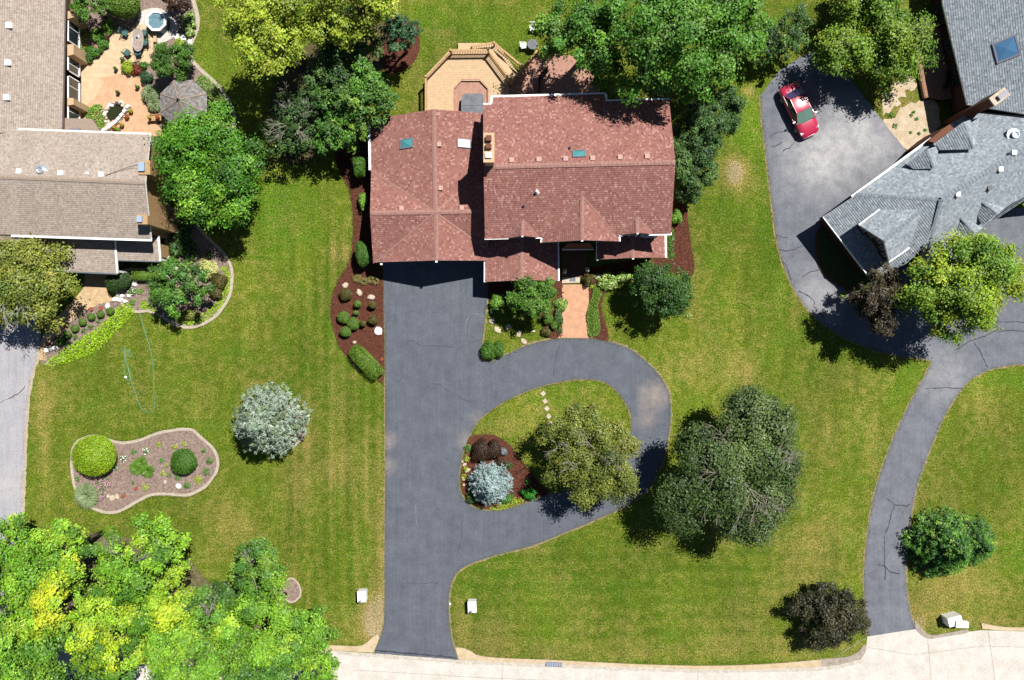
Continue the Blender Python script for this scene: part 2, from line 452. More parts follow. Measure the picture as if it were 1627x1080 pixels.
# ------------------------------------------------------------------ ground, drives, street, beds
def in_grid():
    fx = np.arange(-47, 47.01, .27); fy = np.arange(-32, 32.01, .27)
    out = np.array([-420, -250, -140, -90, -65, -54.])
    return np.concatenate([out, fx, -out[::-1]]), np.concatenate([out, np.array([-40.]), fy, np.array([40.]), -out[::-1]])
gx, gy = in_grid()
GX, GY = np.meshgrid(gx, gy)
gpx, gpy = GX * S + CX, CY - GY * S
dry = np.zeros_like(GX); lush = np.zeros_like(GX); stripe = np.zeros_like(GX)
for (x, y, rx, ry, a) in [(482, 760, 22, 120, .34), (545, 720, 34, 70, .34), (533, 660, 8, 200, .22), (560, 480, 10, 150, .1), (592, 975, 26, 42, .95), (602, 1000, 22, 26, .8),
        (604, 860, 9, 130, .5), (540, 400, 22, 16, .5), (1168, 272, 16, 24, 1.05), (1170, 285, 34, 40, .35), (1190, 590, 40, 30, .4), (1120, 600, 40, 30, .3), (1150, 520, 90, 60, .12),
        (1330, 680, 60, 90, .2), (1388, 740, 14, 70, .3), (1245, 770, 18, 14, .75), (1290, 870, 90, 60, .28), (1250, 930, 60, 40, .2), (930, 960, 200, 60, .1), (1170, 985, 60, 50, .25),
        (780, 1010, 50, 30, .35), (960, 1035, 200, 14, .4), (1250, 1030, 90, 18, .4), (1480, 960, 50, 60, .35), (1540, 930, 70, 40, .4), (1500, 800, 60, 30, .22), (1580, 990, 60, 14, .5), (1460, 990, 20, 20, .6),
        (310, 800, 60, 50, .2), (390, 840, 60, 40, .26), (200, 640, 60, 30, .14), (330, 590, 60, 40, .12), (70, 700, 12, 120, .42), (110, 620, 50, 40, .1), (400, 620, 60, 50, .12),
        (700, 90, 20, 40, .22), (665, 140, 12, 40, .4), (855, 670, 40, 40, .22), (775, 690, 20, 10, .5), (800, 670, 34, 16, .35), (760, 640, 10, 10, .1), (1425, 170, 34, 40, .6), (1190, 145, 12, 10, .8),
        (1100, 420, 12, 60, .3), (730, 1000, 12, 60, .3), (1010, 690, 6, 40, .2), (835, 505, 40, 20, .12), (460, 930, 16, 20, .5), (1560, 700, 60, 80, .12), (490, 700, 14, 12, .3), (640, 90, 30, 60, .15)]:
    dry += a * np.exp(-(((gpx - x) / rx) ** 2 + ((gpy - y) / ry) ** 2) * .9)
for (x, y, rx, ry, a) in [(446, 335, 26, 60, .95), (400, 310, 40, 60, .5), (515, 330, 30, 60, .15), (1140, 330, 30, 80, .25), (1190, 200, 30, 60, .65), (1215, 330, 14, 90, .6), (1240, 460, 16, 60, .5), (1300, 545, 60, 16, .4),
        (1440, 600, 30, 30, .5), (760, 60, 90, 60, .35), (700, 40, 60, 40, .3), (530, 500, 14, 80, .4), (900, 620, 60, 16, .3), (790, 900, 50, 20, .4), (1280, 800, 12, 20, .6), (1250, 760, 30, 20, .2), (345, 50, 30, 80, .2),
        (330, 130, 16, 50, .3), (1590, 600, 60, 16, .6), (1610, 880, 30, 30, .5), (330, 680, 60, 16, .3), (900, 930, 160, 30, .25), (530, 620, 30, 40, .2), (1390, 840, 8, 60, .4), (150, 650, 90, 20, .15), (1050, 640, 14, 40, .3)]:
    lush += a * np.exp(-(((gpx - x) / rx) ** 2 + ((gpy - y) / ry) ** 2) * .9)
wl = np.clip((gpx - 425) / 30, 0, 1) * np.clip((612 - gpx) / 6, 0, 1) * np.clip((gpy - 330) / 60, 0, 1) * np.clip((1010 - gpy) / 60, 0, 1)
ph_ = .5 + .5 * np.sin((gpx + 2 * np.sin(gpy / 90)) * 2 * np.pi / 19)
sidx = np.floor((gpx + 2 * np.sin(gpy / 90)) / 19 - .25); samp = np.abs(np.sin(sidx * 12.9898) * 43758.5453) % 1.0
stripe += wl * ph_ ** 1.4 * (.15 + .85 * samp) * (.7 + .3 * np.sin(gpy / 70 + sidx))
dry += wl * .34 * samp * (1 - ph_) ** 4 * (.5 + .5 * np.sin(gpy / 55 + sidx * 2.1))
wb = np.clip((gpx - 730) / 30, 0, 1) * np.clip((1370 - gpx) / 40, 0, 1) * np.clip((gpy - 850) / 30, 0, 1)
stripe += wb * .5 * (.5 + .5 * np.sin((gpy + 4 * np.sin(gpx / 80)) * 2 * np.pi / 25))
wr = np.clip((gpx - 150) / 60, 0, 1) * np.clip((420 - gpx) / 60, 0, 1) * np.clip((gpy - 520) / 40, 0, 1) * np.clip((860 - gpy) / 60, 0, 1)
stripe += wr * .28 * (.5 + .5 * np.sin(np.hypot(gpx - 230, (gpy - 745) * 1.35) * 2 * np.pi / 26))
right_lawn = np.clip((gpx - 1060) / 60, 0, 1) * np.clip((1480 - gpx) / 60, 0, 1) * np.clip((gpy - 180) / 60, 0, 1) * np.clip((840 - gpy) / 60, 0, 1)
stripe += right_lawn * .3 * (.5 + .5 * np.sin((gpx * .8 + gpy * .25) * 2 * np.pi / 30))  # mowing stripes on the lawn at the right
nx, ny = len(gx), len(gy)
und = .05 * np.sin(GX * .31) * np.cos(GY * .27)
Vg = np.stack([GX, GY, -.06 + und * 0], -1).reshape(-1, 3)
ii = np.arange(nx * ny).reshape(ny, nx)
Fg = np.stack([ii[:-1, :-1], ii[:-1, 1:], ii[1:, 1:], ii[1:, :-1]], -1).reshape(-1, 4)
Vg[:, 2] = 0
add_np('lawn', Vg, Fg, M_lawn, col=np.stack([dry.ravel(), np.clip(lush.ravel(), 0, 1), np.clip(stripe.ravel(), 0, 1)], -1), kind='structure')

def rough_edge(poly, d, amp, seed):
    r = random.Random(seed); out = offset(poly, d)
    return [(x + r.uniform(-amp, amp), y + r.uniform(-amp, amp)) for x, y in out]
# main drive with its loop
outer = [(609, 405), (611, 520), (612, 640), (612, 760), (611, 880), (611, 960), (610, 992), (603, 1016), (593, 1037)]
outer2 = smooth_curve([(727, 1048), (722, 1030), (716, 1003), (713, 962), (716, 932), (726, 910), (746, 896), (792, 881), (850, 865), (912, 840), (950, 824), (985, 808), (1015, 790), (1038, 765), (1054, 728), (1063, 690), (1066, 650), (1062, 622),
         (1050, 599), (1030, 577), (1002, 555), (970, 543), (932, 537), (893, 537), (860, 542), (830, 551), (803, 564), (780, 574), (766, 572)], 4, False)
outer3 = [(765, 556), (768, 530), (772, 500), (775, 468), (776, 430), (770, 405)]
island = smooth_curve([(745.7, 693), (760, 669), (779.5, 652), (803.5, 636.6), (835, 622), (868.5, 611), (904.7, 603.6), (928.7, 602.4), (955, 605), (974.5, 616), (989, 633), (1001, 654.6), (1003, 676), (1000, 694), (990, 722), (966, 752), (925, 773),
         (871, 786), (835, 799), (803.5, 809), (779.5, 811), (760, 809), (741, 797), (731, 780), (729, 758), (732, 734), (738, 712)], 4)
mdrive = wpts(outer + outer2 + outer3); misl = wpts(island)
def finer(poly, step=.5):
    out = []
    for i, a in enumerate(poly):
        b = poly[(i + 1) % len(poly)]; n = max(1, int(math.hypot(b[0] - a[0], b[1] - a[1]) / step))
        out += [(a[0] + (b[0] - a[0]) * k / n, a[1] + (b[1] - a[1]) * k / n) for k in range(n)]
    return out
def no_self(poly, d, amp, seed): return rough_edge(finer(poly), d, amp, seed)
def ribbon(px, w, z, mat, name, parent=None, jit=0.0, seed=1, wv=.4, closed=False, **t):
    """a thin strip along pixel points"""
    r = random.Random(seed); pts = finer(wpts(px))[: None] if closed else None
    if not closed:
        q = wpts(px); pts = []
        for a, b in zip(q[:-1], q[1:]):
            n = max(1, int(math.hypot(b[0] - a[0], b[1] - a[1]) / .22)); pts += [(a[0] + (b[0] - a[0]) * k / n, a[1] + (b[1] - a[1]) * k / n) for k in range(n)]
        pts.append(q[-1])
    pts = [(x + r.uniform(-jit, jit), y + r.uniform(-jit, jit)) for x, y in pts]
    V, F = [], []; n = len(pts)
    for i, p in enumerate(pts):
        a = pts[i - 1] if (i or closed) else p; b = pts[(i + 1) % n] if (i < n - 1 or closed) else p
        dx, dy = b[0] - a[0], b[1] - a[1]; l = math.hypot(dx, dy) or 1; ww = w / 2 * r.uniform(1 - wv, 1 + wv)
        V += [(p[0] - dy / l * ww, p[1] + dx / l * ww, z), (p[0] + dy / l * ww, p[1] - dx / l * ww, z)]
    for i in range(n if closed else n - 1):
        j = (i + 1) % n; F.append([2 * i + 1, 2 * j + 1, 2 * j, 2 * i])
    return add(name, V, F, mat, parent, **t)
drv = sheet('driveway', mdrive, .03, M_asph, [misl[::-1]], skirt=.06, kind='structure')
ribbon(outer, .2, .012, M_soil, 'soil_edge', drv, .05, 3)
ribbon(outer2, .24, .012, M_soil, 'soil_edge', drv, .05, 4)
ribbon(outer3, .2, .012, M_soil, 'soil_edge', drv, .05, 5)
ribbon(island, .2, .012, M_soil, 'soil_edge', drv, .05, 6, closed=True)
def cracks(parent, lists, z, w=.035, seed=20, mat=None):
    for i, l in enumerate(lists): ribbon(l, w, z, mat or M_crack, 'crack', parent, .05, seed + i, .5)
cracks(drv, [[(640, 543), (655, 541), (668, 549), (690, 549), (712, 550), (728, 553), (748, 545), (762, 540)], [(686, 609), (700, 611), (718, 625), (735, 633), (748, 640)], [(750, 500), (741, 515), (743, 530), (755, 537)], [(645, 925), (665, 927), (690, 925), (705, 930)],
             [(880, 602), (882, 570), (890, 545)], [(735, 820), (733, 850), (728, 880)]], .036, .03)
ribbon([(594, 1033), (640, 1037), (690, 1041), (726, 1045)], .12, .036, M_crack, 'apron_seam', drv, .03, 77)
for q_, w_ in ((smooth_curve([(769, 503), (756, 498), (744, 505), (741, 520), (748, 533), (760, 538)], 4, False), .05), ([(650, 740), (652, 775)], .04), ([(660, 800), (662, 835)], .04)):
    ribbon(q_, w_, .034, M_scuff, 'tyre_scuff', drv, .025, int(q_[0][0]), .9)
# neighbouring drive on the right
R1 = smooth_curve([(1208, 152), (1212, 205), (1219, 262), (1227, 330), (1234, 380), (1245, 422), (1262, 460), (1290, 499), (1330, 530), (1380, 553), (1430, 566), (1476, 572), (1474, 588), (1455, 622), (1430, 672), (1406, 730), (1388, 790), (1378, 850), (1373, 905), (1374, 960), (1378, 1011)], 4, False)
R2 = smooth_curve([(1455, 999), (1446, 972), (1440, 930), (1440, 888), (1445, 840), (1455, 780), (1475, 720), (1500, 662), (1530, 615), (1560, 592), (1600, 581), (1650, 578), (1760, 575)], 4, False)
R3 = [(1760, 330), (1560, 330), (1470, 275), (1445, 246), (1412, 205), (1380, 163), (1340, 110), (1290, 80), (1240, 110)]
rdr = sheet('driveway', wpts(R1 + R2 + R3), .03, M_asph2, skirt=.06, kind='structure')
ribbon(R1, .22, .012, M_soil, 'soil_edge', rdr, .05, 13); ribbon(R2, .22, .012, M_soil, 'soil_edge', rdr, .05, 14)
cracks(rdr, [[(1224, 217), (1232, 211), (1245, 209), (1258, 210), (1263, 217), (1263, 225), (1255, 235), (1243, 240)], [(1225, 233), (1235, 231), (1243, 225)], [(1232, 372), (1240, 377), (1252, 378)], [(1238, 396), (1248, 399), (1262, 396), (1275, 390)], [(1240, 410), (1250, 425), (1258, 445)], [(1268, 462), (1285, 470), (1295, 480), (1292, 487), (1300, 495), (1312, 508)],
             [(1275, 440), (1288, 432), (1300, 428)], [(1577, 495), (1584, 503), (1585, 525), (1560, 535), (1535, 545), (1520, 556)], [(1585, 512), (1605, 511), (1630, 511)], [(1585, 527), (1610, 525), (1630, 526)], [(1547, 544), (1558, 560), (1569, 583)], [(1408, 792), (1420, 801), (1440, 804), (1446, 800)], [(1421, 803), (1416, 815), (1412, 832), (1407, 845)],
             [(1394, 897), (1405, 899), (1415, 908), (1430, 912)], [(1470, 617), (1500, 616), (1530, 618)], [(1405, 850), (1405, 880), (1406, 920)]], .036, .07, 60)
# drive at the left edge
L1 = smooth_curve([(64, 548), (60, 570), (52, 596), (46, 630), (42, 680), (40, 730), (38, 780), (36, 822), (30, 880), (20, 960), (10, 1030)], 4, False)
ldr = sheet('driveway', wpts(L1 + [(-160, 1030), (-160, 430), (30, 430), (58, 470), (66, 500)]), .03, M_asph3, skirt=.06, kind='structure')
ribbon(L1, .28, .036, M_edge, 'concrete_edge', ldr, .02, 15)
cracks(ldr, [[(-5, 642), (15, 632), (28, 626), (40, 614)]], .036, .05, 90)
M_gut = M_noise('gutter_line_shadow', C(206, 194, 178), C(232, 224, 212), 2.5, .9, .2, fine=20)
# street and kerb
st_top = [(-900, 985), (-300, 1003), (0, 1016), (300, 1027), (535, 1034), (593, 1038), (727, 1048), (880, 1055), (1100, 1063), (1240, 1062), (1330, 1057), (1368, 1047), (1376, 1030), (1378, 1010), (1455, 998), (1474, 1014), (1500, 1011), (1535, 1004), (1560, 1001), (1627, 1003), (1900, 1000), (2600, 985)]
strt = sheet('street', wpts(st_top + [(2600, 1230), (-900, 1230)]), .02, M_conc, skirt=.05, kind='structure')
for q in ([(800, 1051), (797, 1090)], [(1110, 1063), (1106, 1110)], [(1570, 1003), (1582, 1090)], [(1378, 1028), (1450, 1040), (1560, 1026), (1627, 1028)], [(560, 1064), (760, 1076), (900, 1082), (1200, 1090)], [(1376, 1013), (1300, 1060)], [(1474, 1015), (1480, 1090)]):
    ribbon(q, .035, .026, M_joint, 'joint', strt, .012, int(q[0][0]), .3)
ribbon([(535, 1037), (593, 1041), (727, 1051), (880, 1058), (1100, 1066), (1240, 1065), (1330, 1060), (1372, 1050)], .3, .024, M_gut, 'gutter_shadow_band', strt, .03, 5, .35)  # darker gutter line, with the kerb's shadow put into its colour
k1 = smooth_curve([(430, 1018), (500, 1023), (540, 1025), (566, 1026), (580, 1022), (592, 1012), (600, 1007)], 5, False)
sheet('kerb', wpts(k1 + [(603, 1012), (594, 1036), (535, 1033), (430, 1030)]), .10, M_curb, skirt=.1, kind='structure')
k2 = smooth_curve([(723, 1028), (736, 1029), (748, 1034), (762, 1041), (800, 1045), (880, 1048), (1000, 1054), (1100, 1057), (1180, 1056), (1250, 1052), (1304, 1047)], 4, False)
kb = sheet('kerb', wpts(k2 + [(1304, 1058), (1250, 1061), (1180, 1063), (1100, 1062), (1000, 1059), (880, 1054), (800, 1051), (729, 1047)]), .10, M_curb, skirt=.1, kind='structure')
k3 = smooth_curve([(1558, 989), (1590, 995), (1640, 996), (1900, 992)], 4, False)
sheet('kerb', wpts(k3 + [(1900, 999), (1640, 1002), (1590, 1001), (1560, 998)]), .10, M_curb, skirt=.1, kind='structure')
k4 = smooth_curve([(1304, 1047), (1340, 1044), (1362, 1036), (1372, 1024), (1376, 1030), (1366, 1046), (1330, 1056), (1304, 1058)], 4)
sheet('worn_kerb', wpts(k4), .06, M_noise('worn_grey_kerb', C(170, 158, 144), C(200, 188, 172), 3, .9, .5, .03, fine=22), skirt=.06, kind='structure')
k5 = smooth_curve([(1453, 985), (1462, 995), (1476, 1008), (1500, 1006), (1534, 1000), (1536, 1005), (1500, 1011), (1474, 1014), (1456, 1000)], 4)
sheet('worn_kerb', wpts(k5), .06, bpy.data.materials['worn_grey_kerb'], skirt=.06, kind='structure')

def bed(name, px, mat, z=.02, n=5, edge=None, ew=.26, **t):
    c = smooth_curve(px, n); w = wpts(c)
    o = sheet(name, w, z, mat, kind='structure', skirt=.03)
    if edge: ribbon(c, ew, z + .05, edge, 'edging', o, .015, len(px), .12, closed=True)
    return o
# mulch chips lie loose on the beds: real relief
def chips(parent, polypx, n, mat, seed, size=.07, z=.035):
    r = np.random.default_rng(seed); w = wpts(polypx); a = np.array(w); lo, hi = a.min(0), a.max(0)
    q = r.uniform(lo, hi, (n * 3, 2)); q = q[inside(q, w)][:n]; m = len(q)
    th = r.uniform(0, 6.283, m); l = size * r.uniform(.6, 1.6, m); wd = size * r.uniform(.25, .5, m); tl = r.uniform(-.5, .5, m)
    V = np.zeros((m, 4, 3)); zz = z + r.uniform(0, .02, m)
    for k, (s1, s2) in enumerate(((-1, -1), (1, -1), (1, 1), (-1, 1))):
        V[:, k, 0] = q[:, 0] + s1 * l * np.cos(th) - s2 * wd * np.sin(th); V[:, k, 1] = q[:, 1] + s1 * l * np.sin(th) + s2 * wd * np.cos(th); V[:, k, 2] = zz + s1 * tl * l * .5 + l * .25
    add_np('mulch_chips', V.reshape(-1, 3), np.arange(m * 4).reshape(m, 4), mat, parent, kind='stuff')
islb_px = [(114.6, 734), (120, 705), (150, 692), (182, 701.5), (202, 703), (225, 698), (248, 689), (276, 683), (303.6, 682), (316, 691.5), (337, 710), (346, 728), (345, 747), (331, 768), (314, 780), (297, 786), (276, 785), (256, 784), (237, 787), (217, 797), (196, 809), (177, 814), (156, 810), (137, 800), (121, 777), (116, 756)]
B_isl = bed('mulch_bed', islb_px, M_mulchG, .03, 4, M_edge, .24); chips(B_isl, islb_px, 2600, M_mulchG, 1)
lb_px = [(205, 492), (221, 495), (237, 494), (257, 502), (276, 514), (300, 520), (322, 515), (345, 500), (363, 474), (369, 449), (368, 425), (358, 405), (344, 390), (325, 372), (300, 345), (262, 335), (262, 420), (195, 430), (186, 455), (190, 475)]
B_lb = bed('mulch_bed', lb_px, M_mulchG, .03, 4, M_edge, .24); chips(B_lb, lb_px, 2200, M_mulchG, 2)
bx_px = [(186, 477), (160, 482), (138, 494), (114, 510), (90, 529), (78, 550), (66, 574), (82, 580), (120, 560), (165, 530), (200, 500)]
B_bx = bed('mulch_bed', bx_px, M_mulchG, .03, 4); chips(B_bx, bx_px, 900, M_mulchG, 3)
ml_px = [(536, 230), (534, 258), (543, 278), (554, 300), (559, 324), (561, 355), (560, 389), (554, 418), (539, 441), (528, 469), (525, 495), (529, 521), (539, 550), (555, 571), (578, 591), (596, 602), (610, 604), (610, 520), (609, 440), (606, 380), (604, 300), (600, 230), (570, 212)]
B_ml = bed('mulch_bed', ml_px, M_mulchR, .026, 3); chips(B_ml, ml_px, 4200, M_mulchR, 4)
fl_px = [(776, 448), (800, 446), (896, 446), (894, 480), (893, 534), (872, 537), (866, 528), (860, 505), (830, 490), (800, 484), (777, 482)]
B_fl = bed('mulch_bed', fl_px, M_mulchR, .02, 3); chips(B_fl, fl_px, 900, M_mulchR, 5)
fr_px = [(935, 448), (938, 500), (941, 534), (955, 540), (967, 541), (963, 515), (955, 492), (958, 470), (972, 455), (1000, 440), (1060, 432), (1098, 438), (1103, 420), (1099, 396), (1094, 360), (1088, 325), (1066, 318), (1060, 400), (1000, 415), (940, 425)]
B_fr = bed('mulch_bed', fr_px, M_mulchR, .026, 3); chips(B_fr, fr_px, 2200, M_mulchR, 6)
ib_px = [(746, 694), (765, 690), (785, 691), (805, 702), (822, 722), (840, 745), (858, 768), (872, 783), (835, 797), (803, 806), (779, 808), (760, 806), (743, 795), (734, 780), (732, 758), (735, 734), (740, 712)]
B_ib = bed('mulch_bed', ib_px, M_mulchR, .03, 3); chips(B_ib, ib_px, 1800, M_mulchR, 7)
tb_px = [(560, 40), (655, 36), (667, 62), (662, 92), (640, 112), (600, 116), (560, 200), (480, 260), (440, 240), (430, 150), (500, 60)]
B_tb = bed('leaf_litter', tb_px, M_noise('woodland_litter', C(84, 78, 50), C(116, 106, 70), 2.5, 1, .8, .05, fine=14), .012, 3)
bed('mulch_bed', [(618, 30), (655, 36), (667, 62), (662, 92), (640, 112), (612, 114), (610, 70)], M_mulchR, .02, 3)
gb_px = [(1314, 350), (1296, 378), (1302, 425), (1325, 448), (1358, 466), (1396, 480), (1420, 470), (1420, 420), (1340, 350)]
B_gb = bed('garden_bed', gb_px, M_noise('bed_ground_cover', C(74, 92, 40), C(96, 110, 58), 3, 1, .8, .05, fine=14), .06, 3, M_brick, .16)
woods_px = [(-120, 850), (60, 845), (180, 850), (290, 880), (340, 930), (420, 925), (450, 950), (470, 985), (480, 1015), (-120, 1005)]
bed('leaf_litter', woods_px, M_noise('shaded_leaf_litter', C(96, 92, 60), C(140, 130, 92), 2.5, 1, .8, .05, fine=14), .012, 3)
B_st = bed('mulch_bed', [(446, 935), (462, 918), (476, 930), (476, 948), (460, 956)], M_mulchG, .03, 4, M_edge, .15)
spb = bed('mulch_bed', [(415, 650), (445, 640), (478, 660), (484, 690), (464, 708), (432, 712), (410, 690)], M_mulchG, .02, 4, M_edge, .2)
# back garden of the left house
gb2 = [(60, -60), (292, -60), (302, -20), (309, 5), (314, 25), (314, 42), (308, 60), (302, 76), (305, 94), (318, 110), (338, 128), (356, 148), (369, 172), (372, 198), (360, 240), (250, 240), (60, 240)]
B_gd = bed('mulch_bed', gb2, M_mulchG, .012, 4, M_edge, .34)
pat = smooth_curve([(124, 100), (133, 94), (152, 84), (166, 70), (176, 52), (188, 47), (206, 48), (222, 30), (238, 20), (262, 24), (268, 52), (246, 60), (244, 96), (238, 102), (214, 98), (206, 104), (196, 113), (196, 122), (150, 135), (124, 140)], 4)
PT = sheet('patio', wpts(pat + [(118, 140), (116, 96)]), .05, M_patio, skirt=.04, kind='structure')
pat2 = smooth_curve([(124, 132), (170, 122), (205, 116), (220, 123), (231, 136), (233, 160), (245, 182), (252, 200), (250, 216), (120, 216), (112, 180)], 4)
sheet('patio', wpts(pat2), .055, M_patio2, skirt=.04, kind='structure')
sheet('patio', wpts([(104, 96), (132, 96), (150, 122), (166, 130), (150, 158), (128, 172), (104, 172)]), .06, M_patio, skirt=.04, kind='structure')
sheet('hot_tub_pad', wpts(smooth_curve([(221, 22), (236, 14), (256, 14), (272, 26), (284, 40), (282, 52), (272, 62), (252, 70), (246, 62), (246, 40), (232, 36), (222, 40)], 3)), .06, M_conc, skirt=.05, kind='structure')
sheet('garden_walk', wpts([(136, 426), (170, 426), (171, 464)] + smooth_curve([(182, 477), (158, 484), (138, 494), (114, 510), (90, 529), (79, 548), (74, 572)], 4, False) + [(63, 572), (64, 545), (75, 520), (98, 497), (120, 474), (134, 456)]), .05, M_path, skirt=.04, kind='structure')
sheet('front_walk', wpts(smooth_curve([(893, 452), (893, 495), (892, 524), (886, 537)], 4, False) + smooth_curve([(942, 537), (937, 524), (936, 495), (935, 452)], 4, False)), .05, M_walk, skirt=.04, kind='structure')
sand = smooth_curve([(1404, 194), (1420, 186), (1432, 172), (1448, 164), (1470, 160), (1487, 162), (1494, 198), (1476, 220), (1452, 243), (1436, 232)], 3)
sheet('sand_patch', no_self(wpts(sand), 0, .12, 8), .014, M_sand, kind='structure')
sheet('sand_patch', no_self(wpts(smooth_curve([(1402, 164), (1412, 142), (1426, 128), (1440, 122), (1458, 130), (1450, 142), (1436, 150), (1428, 160), (1416, 176), (1404, 180)], 3)), 0, .28, 9), .014, M_sand, kind='structure')

def fringe(px, dens, seed, spread=.13, closed=False, bias=0.0):
    """blades of grass leaning over an edge"""
    r = np.random.default_rng(seed); q = np.array(wpts(px + [px[0]] if closed else px)); e = q[1:] - q[:-1]; L = np.linalg.norm(e, axis=1); n = int(L.sum() * dens)
    k = r.choice(len(L), n, p=L / L.sum()); t = r.uniform(0, 1, n); pos = q[:-1][k] + e[k] * t[:, None]; nr = np.stack([-e[k][:, 1], e[k][:, 0]], 1) / L[k][:, None]
    clump = .5 + .5 * np.sin(pos[:, 0] * 3.1) * np.cos(pos[:, 1] * 2.7); pos = pos + nr * (r.normal(size=n) * spread * (.5 + clump) + bias)[:, None]
    return np.column_stack([pos, .04 + r.uniform(0, .03, n)])
def fringe_build(name, pts, seed):
    r = np.random.default_rng(seed); n = len(pts); a = r.uniform(0, 6.283, n); l = r.uniform(.05, .13, n); w = r.uniform(.008, .022, n)
    V = np.empty((n, 3, 3), np.float32); d = np.stack([np.cos(a), np.sin(a)], 1); s_ = np.stack([-d[:, 1], d[:, 0]], 1)
    V[:, 0, :2] = pts[:, :2] - s_ * w[:, None]; V[:, 1, :2] = pts[:, :2] + s_ * w[:, None]; V[:, 2, :2] = pts[:, :2] + d * l[:, None]; V[:, 0, 2] = V[:, 1, 2] = .0; V[:, 2, 2] = pts[:, 2] + .05
    pal = np.array([C(104, 128, 40), C(126, 146, 56), C(88, 112, 30), C(168, 158, 96)]); c = pal[r.integers(0, 4, n)] * r.uniform(.7, 1.3, (n, 1)) * 1.2
    add_np(name, V.reshape(-1, 3), np.arange(n * 3).reshape(n, 3), LEAF, col=np.repeat(c, 3, axis=0), kind='stuff', label='grass blades creeping over the drive and bed edges')
fp = [fringe(outer[1:], 70, 1, .08, bias=.08), fringe(outer2, 70, 2, .08, bias=.08), fringe(outer3, 70, 3, .08, bias=.06), fringe(island, 70, 4, .09, True, bias=-.06), fringe(R1, 60, 5, .1, bias=.07), fringe(R2, 60, 6, .1, bias=.07), fringe(L1, 50, 7, .1, bias=-.08), fringe(k2, 60, 8, .1), fringe(k1, 60, 9, .1),
      fringe(smooth_curve(islb_px, 4), 40, 10, .06, True, .16), fringe(ml_px, 50, 11, .08, True), fringe(ib_px, 40, 12, .06, True), fringe(fr_px, 40, 13, .08, True)]
fringe_build('grass_fringe', np.vstack(fp), 21)
# ------------------------------------------------------------------ building helpers
def clipv(poly, v, keep_above):
    out = []; n = len(poly)
    for i in range(n):
        a, b = poly[i], poly[(i + 1) % n]
        ia = (a[1] >= v - 1e-9) if keep_above else (a[1] <= v + 1e-9); ib = (b[1] >= v - 1e-9) if keep_above else (b[1] <= v + 1e-9)
        if ia: out.append(a)
        if ia != ib:
            t = (v - a[1]) / (b[1] - a[1]); out.append((a[0] + (b[0] - a[0]) * t, v))
    return out
def plane_of(pts):
    n = Vector((0, 0, 0)); c = sum(pts, Vector((0, 0, 0))) / len(pts)
    for i in range(len(pts)):
        a, b = pts[i], pts[(i + 1) % len(pts)]
        n += Vector(((a.y - b.y) * (a.z + b.z), (a.z - b.z) * (a.x + b.x), (a.x - b.x) * (a.y + b.y)))
    n.normalize()
    if n.z < 0: n = -n
    return c, n
def on_plane(pl, x, y, dz=0.0):
    c, n = pl; return Vector((x, y, c.z - (n.x * (x - c.x) + n.y * (y - c.y)) / n.z + dz))
def roof(parent, pp, mat, name='roof_slope', row=ROW, lift=.042, slab=.16, fascia=None, plane=None):
    """one roof slope: stepped shingle courses over a slab"""
    pts = [P(*q) if not isinstance(q, Vector) else q for q in pp]
    pl = plane or plane_of(pts); c, n = pl
    pts = [on_plane(pl, p.x, p.y) for p in pts]
    up = (Vector((0, 0, 1)) - n * n.z).normalized(); e = up.cross(n)
    P2 = [((p - c).dot(e), (p - c).dot(up)) for p in pts]
    if sum(P2[i][0] * P2[(i + 1) % len(P2)][1] - P2[(i + 1) % len(P2)][0] * P2[i][1] for i in range(len(P2))) < 0: P2 = P2[::-1]; pts = pts[::-1]
    v0 = min(p[1] for p in P2); v1 = max(p[1] for p in P2); V, F, UV = [], [], []
    k = 0
    while v0 + k * row < v1 - 1e-4:
        a, b = v0 + k * row, v0 + (k + 1) * row
        q = clipv(clipv(P2, a, True), b, False)
        if len(q) >= 3:
            mid_ = a + row * .8
            for qq in (clipv(q, mid_, False), clipv(q, mid_, True)):     # exposed face, then the lip tucked under the next course
                if len(qq) < 3: continue
                st = len(V)
                for (u, v) in qq:
                    off_ = lift * (1 - .35 * (v - a) / (row * .8)) if v <= mid_ + 1e-6 else lift * .65 * (b - v) / (row * .2)
                    V.append(tuple(c + e * u + up * v + n * (off_ + .004))); UV.append((u, min(max(v - v0, k * row + 1e-3), (k + 1) * row - 1e-3)))
                F.append(list(range(st, st + len(qq))))
            low = [p for p in q if abs(p[1] - a) < 1e-5]
            if len(low) >= 2:
                ua, ub = min(p[0] for p in low), max(p[0] for p in low); st = len(V)
                for u, w_ in ((ua, 0), (ub, 0), (ub, lift + .004), (ua, lift + .004)):
                    V.append(tuple(c + e * u + up * a + n * w_)); UV.append((u, k * row + 1e-3))
                F.append([st, st + 1, st + 2, st + 3])
        k += 1
    o = add(name, V, F, mat, parent, uv=UV)
    m = MB(); b = len(m.V); N = len(pts)
    m.V = [tuple(p) for p in pts] + [(p.x, p.y, p.z - slab) for p in pts]
    m.F = [list(range(N, 2 * N))[::-1], list(range(N))] + [[i, N + i, N + (i + 1) % N, (i + 1) % N] for i in range(N)]
    m.build('fascia', fascia or M_white, o)
    return pl
